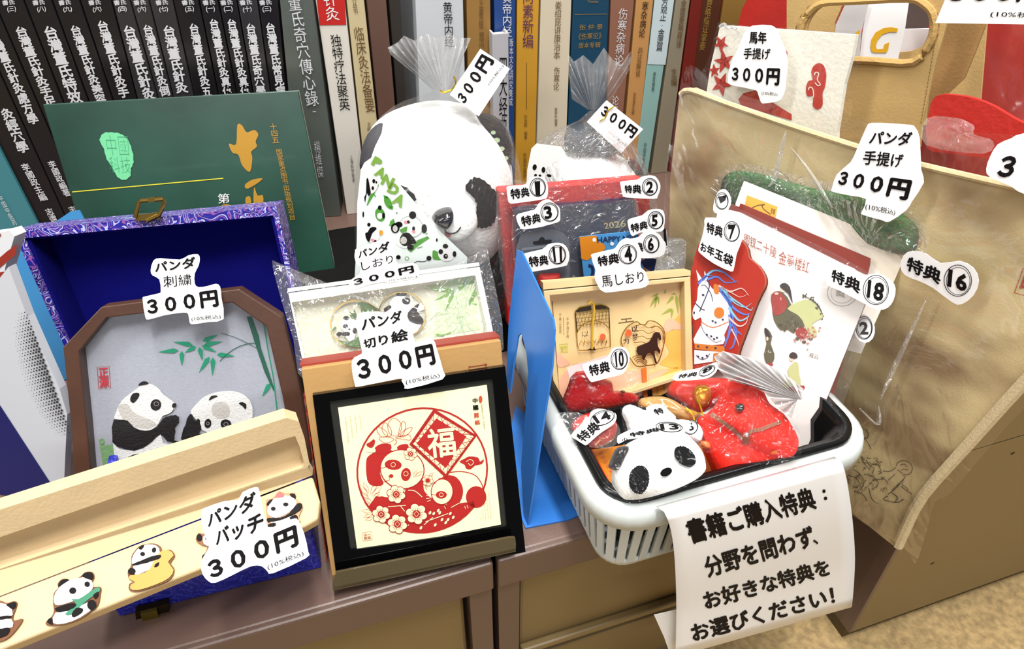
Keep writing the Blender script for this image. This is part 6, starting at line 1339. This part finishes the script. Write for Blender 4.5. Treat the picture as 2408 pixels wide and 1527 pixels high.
w_ = pillow('plush', PWn, smooth(ZR([(735, 620), (745, 560), (800, 530), (860, 545), (930, 580), (1080, 590), (1200, 650), (1420, 740), (1500, 850), (1440, 900), (1100, 860), (820, 800), (770, 700)]), 3), .012, M_fur, o, noise=.002, ns=110)
filmsheet('clear_bag', PWn, ZR([(725, 620), (740, 545), (830, 525), (960, 560), (1230, 640), (1480, 760), (1610, 920), (1560, 990), (1200, 900), (800, 830)]), o, film('pink_tinted_film'), .016, .002, seed=43)
pillow('gold_coin_charm', PWn, smooth(ZR([(1470, 880), (1530, 870), (1580, 910), (1560, 950), (1490, 935)]), 2), .004, mat('orange_gel', (220, 120, 60), .2, coat=.4), o, off=.004)
PFc = PL(atz(1545, 1115, .083), -12, 48)
o = thing('plush_pouch', PFc.at(1540, 1130, -.012), 'white panda-face pouch with black eyes in a clear bag, lowest in the basket', 'plush toy')
fc = pillow('face', PFc, smooth(ZR([(640, 1180), (665, 1080), (720, 970), (780, 905), (880, 850), (1010, 815), (1200, 790), (1320, 800), (1410, 870), (1480, 970), (1508, 1080), (1500, 1160), (1400, 1250), (1200, 1345), (950, 1420), (770, 1445), (690, 1415), (652, 1330), (636, 1250)]), 3), .024, M_fur, o, rings=9, flat=.35)
fur(fc, M_fur, 5000, .003, .0004, fc, seed=17)
SF = Surf(fc, PFc)
pillow('ear', PFc, smooth(ZR([(606, 1105), (640, 1010), (690, 935), (795, 925), (765, 1000), (725, 1080), (690, 1148), (630, 1140)]), 3), .008, M_bfur, o, off=.006)
M_bf = mat('black_felt', (14, 14, 16), .9, bump=.3, bs=300, spec=.1)
g = G(); patch(g, SF, jag(ZR(ell(900, 1232, 85, 124, 10, 26)), .8, 2), .0022); patch(g, SF, jag(ZR(ell(1315, 1025, 112, 74, 42, 26)), .8, 2), .0022); g.build('eye_patch', M_bf, o)
g = G(); patch(g, SF, jag(ZR(ell(1140, 1165, 58, 36, -25, 18)), .5, 2), .0026); g.build('nose', M_bf, o)
filmsheet('clear_bag', PFc, ZR([(560, 1380), (600, 1180), (700, 960), (860, 840), (1200, 770), (1400, 850), (1520, 1050), (1510, 1180), (1380, 1290), (1000, 1430), (700, 1470), (580, 1420)]), o, film('pouch_film', haze=.006, gl=.05, scale=30, strength=.5), .027, .001, seed=44)
# red horse plush
PHn = PL(atz(1760, 1070, .075), -22, 48)
o = thing('plush_toy', PHn.at(1760, 1090, -.01), 'bright red horse-head plush with bridle in a clear tied bag, right in the basket', 'plush toy')
pillow('neck', PHn, smooth(ZK([(1170, 330), (1260, 280), (1400, 350), (1560, 480), (1860, 560), (1820, 600), (1500, 700), (1330, 770), (1260, 650), (1200, 500)]), 3), .018, M_redpl, o, off=-.004)
hd = pillow('head', PHn, smooth(ZK([(1215, 320), (1300, 220), (1360, 120), (1440, 60), (1530, 40), (1600, 100), (1650, 200), (1760, 280), (1840, 400), (1880, 500), (1850, 590), (1740, 610), (1600, 580), (1480, 520), (1380, 450), (1280, 390)]), 3), .026, M_redpl, o, off=.002)
SHn = Surf(hd, PHn)
pillow('ear', PHn, smooth(ZK([(1390, 130), (1400, 60), (1470, 10), (1540, 30), (1500, 110), (1440, 150)]), 3), .008, M_redpl, o, off=.016)
pillow('eye', PHn, ell(*ZK(1470, 240), 11, 11.5), .006, M_nose, o, off=.026)
g = G(); 
for q in ([(1275, 290), (1380, 350), (1480, 430), (1540, 480)], [(1540, 400), (1620, 390), (1700, 360), (1760, 340)], [(1500, 500), (1520, 470), (1545, 400)]):
    P_ = smooth(ZK(q), 4, False); A_ = []
    V = []; 
    for i, p in enumerate(P_):
        d = (P_[min(i+1, len(P_)-1)]-P_[max(i-1, 0)]); n_ = np.array([-d[1], d[0]])/np.linalg.norm(d)*4.5
        V += [SHn.at(*(p+n_), .0012), SHn.at(*(p-n_), .0012)]
    g.add(V, [(2*i, 2*i+1, 2*i+3, 2*i+2) for i in range(len(P_)-1)])
g.build('bridle', mat('grey_brown_ribbon', (150, 90, 66), .5), o)
pillow('bridle_stud', PHn, ell(*ZK(1515, 430), 7, 7), .004, mat('silver_bead', (220, 220, 220), .2, metal=.8), o, off=.026)
g = G(); patch(g, SHn, ell(*ZK(1718, 545), 7, 4, -10, 12), .001, 3); g.build('nostril', mat('orange_felt', (240, 120, 30), .7), o)
filmsheet('clear_bag', PHn, ZK([(1180, 330), (1260, 230), (1350, 90), (1480, -10), (1620, 20), (1780, 120), (1850, 250), (1900, 500), (1870, 600), (1700, 640), (1450, 620), (1240, 480)]), o, film('horse_bag_film', haze=.006, gl=.07, scale=34, strength=.6, rough=.08), .031, .003, seed=45)
crown('bag_mouth', PL(PHn.at(1790, 900, .03), -22, 30), (1880, 940, 10), [(1862, 985), (1830, 960), (1800, 925), (1760, 905), (1715, 895), (1690, 870), (1680, 838), (1700, 826), (1740, 836), (1790, 850), (1840, 875), (1890, 915)], o, film('milky_crinkled_film', haze=.72, gl=.5, scale=50, strength=1.0), off=.004, amp=.009, seed=46, rows=5)
o = thing('pouch', PHn.at(1600, 930), 'small bagged red pouch with a gold ingot under the foreshortened 特典8 label', 'pouch')
PRn = PL(att(1610, 920, PHn.t(1640, 930)+.02), -18, 40)
pillow('red_pouch', PRn, smooth(ZR([(1160, 420), (1200, 320), (1300, 290), (1500, 280), (1700, 280), (1768, 320), (1760, 480), (1600, 560), (1450, 620), (1330, 540), (1220, 470)]), 3), .010, mat('crimson_satin', (206, 44, 30), .35), o)
pillow('gold_ingot', PRn, smooth(ZR([(1400, 390), (1450, 345), (1540, 345), (1575, 390), (1565, 500), (1500, 560), (1430, 520), (1395, 450)]), 3), .006, mat('old_gold_foil', (214, 150, 40), .25, metal=.6), o, off=.009)
filmsheet('clear_bag', PRn, ZR([(1150, 430), (1180, 300), (1330, 180), (1500, 150), (1720, 60), (1760, 300), (1768, 560), (1480, 620), (1300, 560)]), o, film('horse_bag_film'), .016, .003, seed=47)
tok(8, PRn.behind(1630, 880, -.022, back=50), [(1270, 1015), (1340, 970), (1500, 940), (1640, 890), (1685, 888), (1690, 910), (1650, 980), (1600, 1020), (1520, 1040), (1300, 1052)], [(1330, 995), (1500, 968), (1480, 1012), (1305, 1035)], ('8', (1575, 962), 78, 38, [(1530, 950), (1625, 915), (1620, 950), (1530, 1000)], -28), ZJ, 'lying almost edge-on over the red pouch')
tok(10, PCn.behind(1420, 860, -.014, back=28), [(465, 905), (560, 880), (680, 845), (720, 770), (790, 748), (850, 765), (882, 840), (860, 920), (820, 990), (690, 1025), (560, 1062), (520, 1050), (470, 960)], [(508, 915), (695, 868), (708, 975), (528, 1015)], ('10', (788, 860), 74, 92, [(745, 792), (825, 782), (832, 925), (758, 932)]), ZJ, 'on the dark red charm in front of the wooden bookmark box')
tok(14, PTn.behind(1390, 1010, -.012), [(250, 820), (330, 735), (420, 650), (440, 600), (500, 568), (600, 580), (670, 610), (682, 660), (650, 720), (590, 760), (530, 800), (460, 860), (400, 912), (370, 905), (300, 860)], [(288, 825), (470, 675), (535, 760), (375, 890)], ('14', (552, 655), 118, 66, [(448, 640), (600, 590), (640, 660), (500, 712)], -20), ZR, 'tilted upward on the round red tin')
tok(12, PWn.behind(1560, 970, -.020), [(960, 560), (1050, 525), (1130, 540), (1180, 590), (1240, 640), (1225, 690), (1100, 690), (1000, 630)], None, None, ZR, 'partly hidden on the white fluffy plush, showing one character', extra=[('特', [(1022, 575), (1105, 555), (1138, 605), (1060, 635)])])
tok(15, PWn.behind(1640, 1010, -.019), [(1300, 690), (1400, 680), (1470, 730), (1500, 800), (1475, 862), (1440, 852), (1380, 790)], None, ('5', (1385, 745), 62, 70, [(1345, 700), (1400, 705), (1420, 770), (1370, 780)], 40), ZR, 'half hidden behind the 特典13 label')
tok(13, PFc.behind(1530, 1015, -.03), [(690, 850), (720, 810), (900, 730), (1050, 690), (1300, 670), (1380, 695), (1372, 765), (1300, 792), (1150, 800), (900, 845), (780, 862), (700, 902)], [(798, 800), (1080, 742), (1092, 780), (818, 840)], ('13', (1180, 742), 125, 46, [(1090, 712), (1260, 712), (1280, 765), (1100, 768)], 5), ZR, 'draped across the top of the panda-face pouch', extra=[('小', [(725, 850), (785, 835), (790, 870), (735, 885)])])

# ================================================================== notice hanging from the basket rim
PNt = PL(aty(1790, 1290, .2285), -1, 2)
def edge(pts, t):
    P = [np.array(p, float) for p in pts]; L_ = [np.linalg.norm(P[i+1]-P[i]) for i in range(len(P)-1)]; s = t*sum(L_)
    for i, l in enumerate(L_):
        if s <= l or i == len(L_)-1: return P[i]+(P[i+1]-P[i])*(s/l)
        s -= l
le = smooth([(1543, 1192), (1562, 1205), (1577, 1245), (1586, 1310), (1590, 1400), (1590, 1470), (1588, 1545)], 4, False)
re = smooth([(1962, 1075), (1978, 1085), (1990, 1125), (2003, 1210), (2010, 1300), (2008, 1370), (2003, 1428)], 4, False)
def bulge(v): return .004*math.sin(min(1, v*1.4)*math.pi)
V = []; NU, NV = 12, 16
for j in range(NV+1):
    for i in range(NU+1):
        v = j/NV; p = edge(le, v)*(1-i/NU)+edge(re, v)*(i/NU)
        V.append(atz(p[0], p[1], .0805) if j == 0 else PNt.at(p[0], p[1], bulge(v)+.002))
Fc = [(j*(NU+1)+i, j*(NU+1)+i+1, (j+1)*(NU+1)+i+1, (j+1)*(NU+1)+i) for j in range(NV) for i in range(NU)]
nt = thing('notice', PNt.at(1790, 1500), 'white paper notice 書籍ご購入特典 with four lines of black lettering, hung over the basket rim', 'notice')
sh = mesh('sheet', V, Fc, M_paper, nt, sm=True); md = sh.modifiers.new('s', 'SOLIDIFY'); md.thickness = .0002
SN = Surf(sh, PNt)
g = G()
def ntx(s_, q, b=.034): txt(g, SN, s_, ZM(q), b, .0005)
ntx('書籍ご購入特典', [(284, 458), (1078, 246), (1120, 388), (330, 612)])
for c_ in ((1158, 277), (1168, 322)): g.poly(SN, ell(*ZM(*c_), 4, 4.5, 0, 10), .0005)
ntx('分野を問わず', [(396, 692), (1078, 488), (1112, 622), (436, 822)]); ntx('、', [(1088, 580), (1118, 574), (1126, 608), (1096, 614)])
ntx('お好きな特典を', [(392, 908), (1176, 694), (1206, 800), (424, 1022)]); ntx('お選びください！', [(318, 1112), (1212, 868), (1232, 980), (346, 1222)])
g.build('lettering', M_ink, nt)
slab('rear_sheet', PNt, [(1538, 1447), (1595, 1434), (1640, 1425), (1650, 1560), (1590, 1580), (1562, 1500)], .0003, M_paper, nt, off=-.006, clip=False)

# ================================================================== bags at the right
def canvas(name, base, dark, scale=7):
    M = bpy.data.materials.new(name); M.use_nodes = True; nt_ = M.node_tree; B_ = nt_.nodes['Principled BSDF']; N = nt_.nodes.new; L = nt_.links.new
    tc = N('ShaderNodeTexCoord'); mp = N('ShaderNodeMapping'); mp.inputs['Scale'].default_value = (1, 1, 1.6); L(tc.outputs['Object'], mp.inputs['Vector'])
    n = N('ShaderNodeTexNoise'); n.inputs['Scale'].default_value = scale; n.inputs['Detail'].default_value = 3; n.inputs['Distortion'].default_value = 0; L(mp.outputs[0], n.inputs['Vector'])
    r = N('ShaderNodeValToRGB'); r.color_ramp.elements[0].position = .38; r.color_ramp.elements[1].position = .56
    r.color_ramp.elements[0].color = (*[x*.86 for x in srgb(dark)], 1); r.color_ramp.elements[1].color = (*[x*.86 for x in srgb(base)], 1)
    L(n.outputs['Fac'], r.inputs['Fac']); L(r.outputs['Color'], B_.inputs['Base Color']); B_.inputs['Roughness'].default_value = .9
    w = N('ShaderNodeTexNoise'); w.inputs['Scale'].default_value = 700; L(tc.outputs['Object'], w.inputs['Vector'])
    b = N('ShaderNodeBump'); b.inputs['Strength'].default_value = .35; b.inputs['Distance'].default_value = .0005; L(w.outputs['Fac'], b.inputs['Height']); L(b.outputs['Normal'], B_.inputs['Normal'])
    MATS[name] = M; return M
BG = PL(aty(2150, 1300, .229), -71, 0)
M_canvas = canvas('printed_canvas', (226, 208, 162), (150, 124, 92), 9)
o = thing('tote_bag', BG.at(2100, 1270), 'beige canvas tote with sepia ink print in a clear bag, leaning right of the basket', 'bag')
bo = [(1598, 225), (1606, 212), (1630, 208), (1700, 238), (1850, 290), (2020, 345), (2130, 378), (2408, 442), (2520, 462), (2520, 800), (2408, 906), (2290, 1040), (2172, 1176), (2128, 1270), (2106, 1288), (2010, 1212), (1960, 1130), (1800, 960), (1640, 830), (1572, 640), (1576, 420)]
slab('front_panel', BG, bo, .004, M_canvas, o, clip=False)
g = G(); g.tube([BG.at(*p, .003) for p in smooth([(2520, 790), (2408, 900), (2277, 1046), (2171, 1166), (2126, 1252), (2112, 1284)], 3, False)], .0042, 8); g.build('piping', mat('cream_piping', (224, 206, 170), .9, bump=.3, bs=500), o)
g = G(); g.tube([BG.at(*p, .001) for p in smooth([(1600, 222), (1622, 212), (1700, 240), (1850, 292), (2020, 347), (2130, 380), (2408, 444), (2520, 464)], 3, False)], .0022, 6); g.build('top_hem', mat('cream_piping'[:5]+'_hem', (216, 200, 158), .9, bump=.3, bs=400), o)
rnd = random.Random(5)
def f(g):
    for q in ([(880, 1260), (900, 1220), (950, 1205), (1010, 1220), (1040, 1270), (1030, 1320), (990, 1345), (940, 1330), (890, 1290)], [(750, 1310), (820, 1310), (880, 1270)], [(940, 1350), (970, 1370), (900, 1440), (840, 1500)], [(960, 1380), (940, 1440), (990, 1480), (1000, 1520)], [(800, 1400), (870, 1340)], [(640, 1240), (700, 1250), (730, 1320), (700, 1340)], [(580, 1200), (620, 1260), (660, 1280), (640, 1340)], [(530, 1160), (560, 1230), (620, 1300)], [(450, 1290), (520, 1340), (560, 1420), (520, 1500)], [(400, 1350), (480, 1380), (530, 1460)], [(560, 1340), (640, 1360), (700, 1420), (680, 1480)], [(640, 1400), (760, 1390), (800, 1440)], [(920, 1250), (960, 1240), (990, 1270)], [(930, 1300), (960, 1290), (1000, 1300)], [(540, 900), (570, 890), (600, 930), (590, 980), (540, 960)], [(560, 980), (600, 1030), (630, 1090)]):
        g.stroke(BG, ZO(smooth(q, 4, False)), 1.5, .0005)
    for _ in range(60):
        x, y = rnd.uniform(400, 760), rnd.uniform(1170, 1500); q = [(x, y)]
        for k in range(3): q.append((q[-1][0]+rnd.uniform(-22, 26), q[-1][1]+rnd.uniform(-16, 24)))
        g.stroke(BG, ZO(smooth(q, 3, False)), 1, .0005)
    for q in ([(1560, 310), (1530, 330), (1570, 345), (1620, 350), (1660, 330)], [(1580, 290), (1620, 320), (1600, 350)], [(1640, 250), (1680, 280), (1710, 300)], [(1640, 230), (1600, 270), (1560, 300)], [(1440, 260), (1460, 330), (1500, 360)], [(1350, 280), (1400, 300), (1430, 340)]): g.stroke(BG, ZM(smooth(q, 3, False)), 1.8, .0005)
art('ink_drawing', mat('sepia_line', (66, 54, 44), .8), o, f)
art('red_seal', mat('seal_ink_red', (176, 66, 44), .7), o, lambda g: (g.stroke(BG, ZN([(820, 235), (900, 245), (880, 365), (782, 340)]), 2.2, .0005, True), txt(g, BG, '印', ZN([(826, 250), (885, 260), (870, 350), (795, 335)]), .02, .0005)))
filmsheet('clear_bag', BG, [(1604, 190), (1640, 160), (1720, 215), (1900, 262), (2130, 300), (2540, 380), (2560, 860), (2408, 962), (2300, 1085), (2230, 1165), (2200, 1180), (2176, 1260), (2152, 1326), (2126, 1290), (1995, 1205), (1950, 1120), (1800, 950), (1640, 820), (1560, 500)], o, film('tote_film', haze=.008, gl=.1, scale=12, strength=.45, rough=.08, tint=(.99, .98, .95)), .008, .0012, seed=51)
g = G()
for q in ([(1848, 308), (1838, 350), (1822, 420), (1808, 440)], [(1858, 345), (1900, 400), (1935, 455), (1958, 490)], [(2066, 955), (2063, 1000), (2020, 960)], [(2180, 700), (2110, 850), (2070, 940)]):
    P_ = smooth(q, 4, False); n_ = len(P_); V = []
    for i, p in enumerate(P_):
        w_ = 7*math.sin(math.pi*(i+.6)/(n_+.4)); V += [BG.at(p[0]-w_, p[1], .012), BG.at(p[0], p[1], .0155), BG.at(p[0]+w_, p[1], .012)]
    g.add(V, [(3*i+k, 3*i+k+1, 3*i+4+k, 3*i+3+k) for i in range(n_-1) for k in (0, 1)]); g.build('film_fold', M_film_h, o); g = G()
o = thing('folded_cloth', BG.at(1950, 560, .004), 'folded green mesh cloth tucked behind the cream-white card in front of the tote', 'cloth')
pillow('cloth', BG, smooth([(1700, 470), (1698, 425), (1730, 402), (1800, 412), (1900, 440), (2000, 460), (2100, 490), (2160, 540), (2140, 600), (2050, 580), (1900, 540), (1740, 500)], 3), .003, mat('green_mesh_cloth', (44, 106, 42), .85, bump=.8, bs=420, var=.35, vs=90), o, off=.003, back=.1, flat=.2)
filmsheet('clear_wrap', BG, [(1690, 480), (1690, 410), (1760, 385), (1900, 420), (2100, 470), (2180, 540), (2150, 610), (1950, 560)], o, M_film, .0115, .002, seed=53)
tok(16, BG.behind(2200, 650, -.014), [(315, 180), (350, 163), (410, 175), (470, 215), (550, 205), (610, 235), (632, 290), (610, 350), (560, 388), (520, 380), (440, 320), (380, 290), (320, 265), (300, 225)], [(335, 183), (478, 243), (466, 308), (322, 242)], ('16', (543, 288), 58, 66, [(505, 235), (588, 265), (578, 338), (498, 312)]), ZN, 'on the beige canvas tote')
sticker('price_sign', 'white cut-out price sign パンダ手提げ 300円 on the beige canvas tote', BG.behind(2060, 400, -.016, back=8),
        [(1270, 818), (1400, 822), (1530, 832), (1560, 850), (1590, 920), (1600, 1130), (1618, 1215), (1540, 1340), (1500, 1400), (1390, 1475), (1340, 1465), (1215, 1430), (1205, 1410), (1235, 1325), (1120, 1300), (1010, 1275), (1008, 1250), (1040, 1160), (1130, 1080), (1170, 1000), (1235, 850)],
        [('パンダ', [(1272, 868), (1548, 878), (1528, 972), (1250, 960)]), ('手提げ', [(1225, 998), (1488, 1025), (1472, 1118), (1208, 1095)], .02), ('３００円', [(1068, 1135), (1545, 1200), (1508, 1338), (1040, 1232)], .045), ('(10%税込)', [(1232, 1350), (1432, 1395), (1425, 1438), (1228, 1400)], .0)],
        z=ZD, group='price signs', cat='price sign', sm=2)
sticker('price_sign', 'white price sign cut off by the right edge, showing a large 3', BG.behind(2380, 400, -.016, back=8),
        [(2290, 885), (2200, 920), (2110, 960), (2060, 1040), (2033, 1125), (2060, 1180), (2200, 1240), (2310, 1300), (2600, 1300), (2600, 885)],
        [('３００円', [(2142, 1030), (2760, 1060), (2720, 1210), (2092, 1190)], .045)], z=ZD, group='price signs', cat='price sign', sm=2)
# white horse-year tote, folded
TT = BG.behind(1850, 250, .035, back=6)
o = thing('tote_bag', TT.at(1800, 380), 'folded white tote with red maple leaf and cloud print behind the beige tote', 'bag')
slab('front_panel', TT, [(x, y) for x, y in ZD([(262, 180), (300, 172), (600, 190), (1168, 232), (1140, 380), (1090, 560), (1040, 880), (1040, 1010), (600, 900), (170, 640), (200, 440)])], .004, mat('white_cotton', (240, 238, 230), .8, bump=.2, bs=300, gain=.9), o, clip=False)
def f(g):
    for c_, s_, a0 in (((270, 290), 52, 0), ((290, 410), 68, 25), ((272, 560), 70, -10), ((225, 470), 40, 30)):
        for k in range(5):
            a = math.radians(a0+90+72*k); p = (c_[0]+s_*math.cos(a), c_[1]+s_*1.2*math.sin(a)); leaf(g, TT, ZD, p, c_, s_*.3, .0005)
    g.poly(TT, ZD(smooth([(885, 440), (920, 420), (955, 440), (970, 500), (960, 580), (945, 620), (945, 700), (910, 728), (880, 700), (885, 640), (845, 640), (835, 590), (850, 540), (880, 530), (870, 480)], 3)), .0005)
    g.poly(TT, ZD([(385, 660), (420, 620), (500, 600), (560, 650), (740, 760), (740, 800), (600, 760), (400, 700)]), .0005); g.poly(TT, ZD([(700, 330), (712, 350), (706, 390)]), .0005)
art('maple_and_cloud_print', mat('maple_red', (190, 50, 34), .7), o, f)
art('curl_detail', MATS['white_cotton'], o, lambda g: [g.stroke(TT, ZD(smooth(q, 4, False)), 2.2, .0008) for q in ([(890, 500), (900, 480), (920, 490), (910, 530), (930, 560), (915, 570), (895, 550)], [(850, 600), (860, 580), (880, 590), (885, 640), (870, 650)])])
filmsheet('clear_bag', TT, ZD([(235, 170), (290, 155), (480, 175), (900, 190), (1190, 225), (1210, 340), (1160, 600), (1060, 930), (700, 900), (160, 640), (190, 400)]), o, film('tote_film'), .007, .003, seed=55)
g = G(); g.tube([TT.at(*p, .009) for p in ZD(smooth([(262, 178), (290, 160), (310, 182), (350, 178), (370, 196)], 3, False))], .0014, 5); g.build('rolled_film_corner', M_film_h, o)
sticker('price_sign', 'white cut-out price sign 馬年手提げ 300円 on the folded white tote', TT.behind(1780, 150, -.012),
        [(480, 170), (600, 168), (640, 200), (665, 260), (700, 340), (712, 420), (705, 500), (695, 600), (670, 660), (620, 680), (560, 688), (535, 680), (515, 620), (500, 600), (410, 580), (330, 562), (315, 530), (330, 440), (380, 330), (400, 280), (430, 210)],
        [('馬年', [(460, 208), (574, 210), (572, 292), (455, 290)]), ('手提げ', [(424, 318), (600, 322), (596, 398), (418, 392)], .02), ('３００円', [(345, 445), (664, 455), (656, 572), (338, 542)], .045), ('(10%税込)', [(540, 605), (645, 615), (645, 642), (540, 636)], .0)],
        z=ZD, group='price signs', cat='price sign', sm=2)
# tan felt bag with oval hand hole
def holed(name, pl, outer, hole, th, material, parent):
    O_ = [pl.at(*p) for p in outer]; I_ = [pl.at(*p) for p in hole]
    def loc(p): return Vector(((p-pl.o)@pl.d, (p-pl.o)@pl.u, 0))
    tri = tessellate_polygon([[loc(p) for p in O_], [loc(p) for p in I_]]); A_ = O_+I_; n = len(A_)
    V = A_+[p-pl.n*th for p in A_]; Fc = [list(t) for t in tri]+[[i+n for i in t][::-1] for t in tri]
    a, b = len(O_), len(I_)
    Fc += [(i, (i+1) % a, n+(i+1) % a, n+i) for i in range(a)]+[(a+i, n+a+i, n+a+(i+1) % b, a+(i+1) % b) for i in range(b)]
    return mesh(name, V, Fc, material, parent)
FT = BG.behind(2100, 250, .07, yaw=-62, back=4)
M_felt = mat('tan_felt', (202, 168, 108), .9, bump=.12, bs=500, var=.06, vs=30)
o = thing('felt_bag', FT.at(2080, 420), 'tan felt bag with stitched oval hand hole behind the folded white tote', 'bag')
hole = smooth(ZT([(205, 290), (270, 150), (400, 55), (700, 35), (1200, 12), (1340, 55), (1430, 150), (1445, 290), (1400, 430), (1250, 600), (900, 590), (500, 560), (240, 450)]), 3)
outer = ZT([(50, 300), (95, 130), (160, -20), (300, -160), (1660, -160), (1690, 0), (1600, 330), (1520, 600), (1380, 1230), (1350, 1500), (200, 1500), (40, 700)])
holed('front_panel', FT, outer, hole, .003, M_felt, o)
g = G(); hc = np.mean(hole, 0); g.tube([FT.at(*(hc+(p-hc)*1.09), .001) for p in hole], .0028, 6, closed=True); g.build('hole_piping', mat('felt_piping', (196, 160, 98), .9, bump=.3, bs=400), o)
def f(g):
    hp = [hc+(p-hc)*1.17 for p in hole]
    for i in range(0, len(hp)-1, 2): g.stroke(FT, [hp[i], hp[i]*.35+hp[i+1]*.65], 1.3, .0006)
    for i in range(26): g.stroke(FT, ZT([(1520-i*6.2, 330+i*36), (1516-i*6.2, 354+i*36)]), 1.3, .0006)
art('stitching', mat('brown_thread', (120, 86, 44), .8), o, f)
FT2 = FT.behind(2200, 150, .03)
slab('gusset', FT2, ZT([(1580, -100), (1720, -60), (2020, 180), (2015, 260), (1900, 560), (1800, 800), (1640, 950), (1420, 1200)]), .003, mat('brown_felt', (168, 128, 76), .9, bump=.12, bs=500), o, clip=False)
holed('back_panel', FT.behind(2100, 150, .075), [(1850, -30), (2330, -60), (2300, 300), (1850, 280)], smooth(ZT([(700, -60), (1500, -80), (1560, 400), (900, 560), (480, 420), (560, 60)]), 2), .003, M_felt, o)
PGb = FT.behind(2050, 80, .05, yaw=-40)
o = thing('gift_bag', PGb.at(2060, 130), 'white paper gift bag with a yellow letter G seen through the felt bag hole', 'bag')
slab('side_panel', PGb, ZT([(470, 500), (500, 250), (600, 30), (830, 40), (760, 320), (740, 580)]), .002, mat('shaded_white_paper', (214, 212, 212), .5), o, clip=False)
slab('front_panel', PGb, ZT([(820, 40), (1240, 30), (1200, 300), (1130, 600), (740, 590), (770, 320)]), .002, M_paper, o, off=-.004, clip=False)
art('letter_mark', mat('yellow_mark', (240, 184, 40), .5), o, lambda g: (g.poly(PGb, ZT([(850, 470), (860, 400), (900, 330), (980, 285), (1060, 275), (1130, 290), (1120, 325), (1040, 325), (970, 350), (920, 410), (905, 470), (915, 498), (985, 495), (990, 450), (1040, 430), (1030, 500), (1010, 535), (890, 535), (860, 520)]), -.0034), g.poly(PGb, ZT([(700, 330), (745, 300), (735, 370), (700, 390)]), .0005)))
PGc = PGb.behind(2180, 100, .03)
o = thing('gift_bag', PGc.at(2180, 140), 'second plain white paper bag right of the yellow G bag, inside the felt bag hole', 'bag')
slab('front_panel', PGc, ZT([(1120, 300), (1460, 290), (1480, 640), (1080, 640)]), .002, M_paper, o, clip=False)
o = thing('storage_box', PGc.behind(2150, 40, .02).at(2150, 60), 'dark grey box seen at the top right of the felt bag hole', 'box')
slab('panel', PGc.behind(2150, 40, .02), ZT([(1060, -60), (1560, -60), (1560, 330), (1060, 330)]), .01, mat('dark_taupe_box', (92, 78, 74), .6), o, clip=False)
# red totes
M_rc = mat('red_nonwoven', (176, 30, 18), .55, bump=.25, bs=90, var=.08, vs=14)
RT = BG.behind(2300, 300, .17, back=8)
o = thing('tote_bag', RT.at(2350, 420), 'large glossy red tote in clear film behind the tan felt bag, right edge', 'bag')
slab('front_panel', RT, [(1712, 330), (1720, 120), (1745, 20), (1790, -60), (2560, -80), (2560, 520), (2250, 420), (2100, 400)], .004, M_rc, o, clip=False)
filmsheet('clear_bag', RT, [(2150, 420), (2280, 130), (2350, 40), (2560, -40), (2560, 500), (2300, 440)], o, film('streaky_film', haze=.02, gl=.2, scale=9, strength=.9, rough=.2), .01, .004, seed=57)
RT2 = BG.behind(2250, 380, .022, back=5)
o = thing('tote_bag', RT2.at(2250, 430), 'low red tote with curved top just behind the beige canvas tote', 'bag')
slab('front_panel', RT2, smooth(ZT([(1420, 1500), (1440, 1150), (1510, 975), (1700, 965), (1900, 1000), (2100, 1080), (2300, 1200), (2560, 1330), (2900, 1500), (2900, 1700), (1700, 1560)]), 2), .004, mat('red_felt', (190, 30, 18), .7, bump=.3, bs=200), o, clip=False)
filmsheet('clear_bag', RT2, ZT([(1400, 1210), (1700, 1190), (1900, 1270), (1910, 1360), (2100, 1430), (2000, 1560), (1400, 1480)]), o, film('milky_film', haze=.18, gl=.15, scale=25, strength=.7), .006, .002, seed=58)
sticker('price_sign', 'white price tag (10%税込) cut off by the top right corner of the picture', FT.behind(2300, 30, -.015),
        [(1800, -100), (1695, 153), (2450, 165), (2500, -100)], [('３００円', [(1800, -80), (2420, -80), (2370, 14), (1778, 14)], .045), ('(10%税込)', [(2064, 72), (2430, 84), (2418, 126), (2058, 118)], .0)], z=ZD, group='price signs', cat='price sign', sm=0)
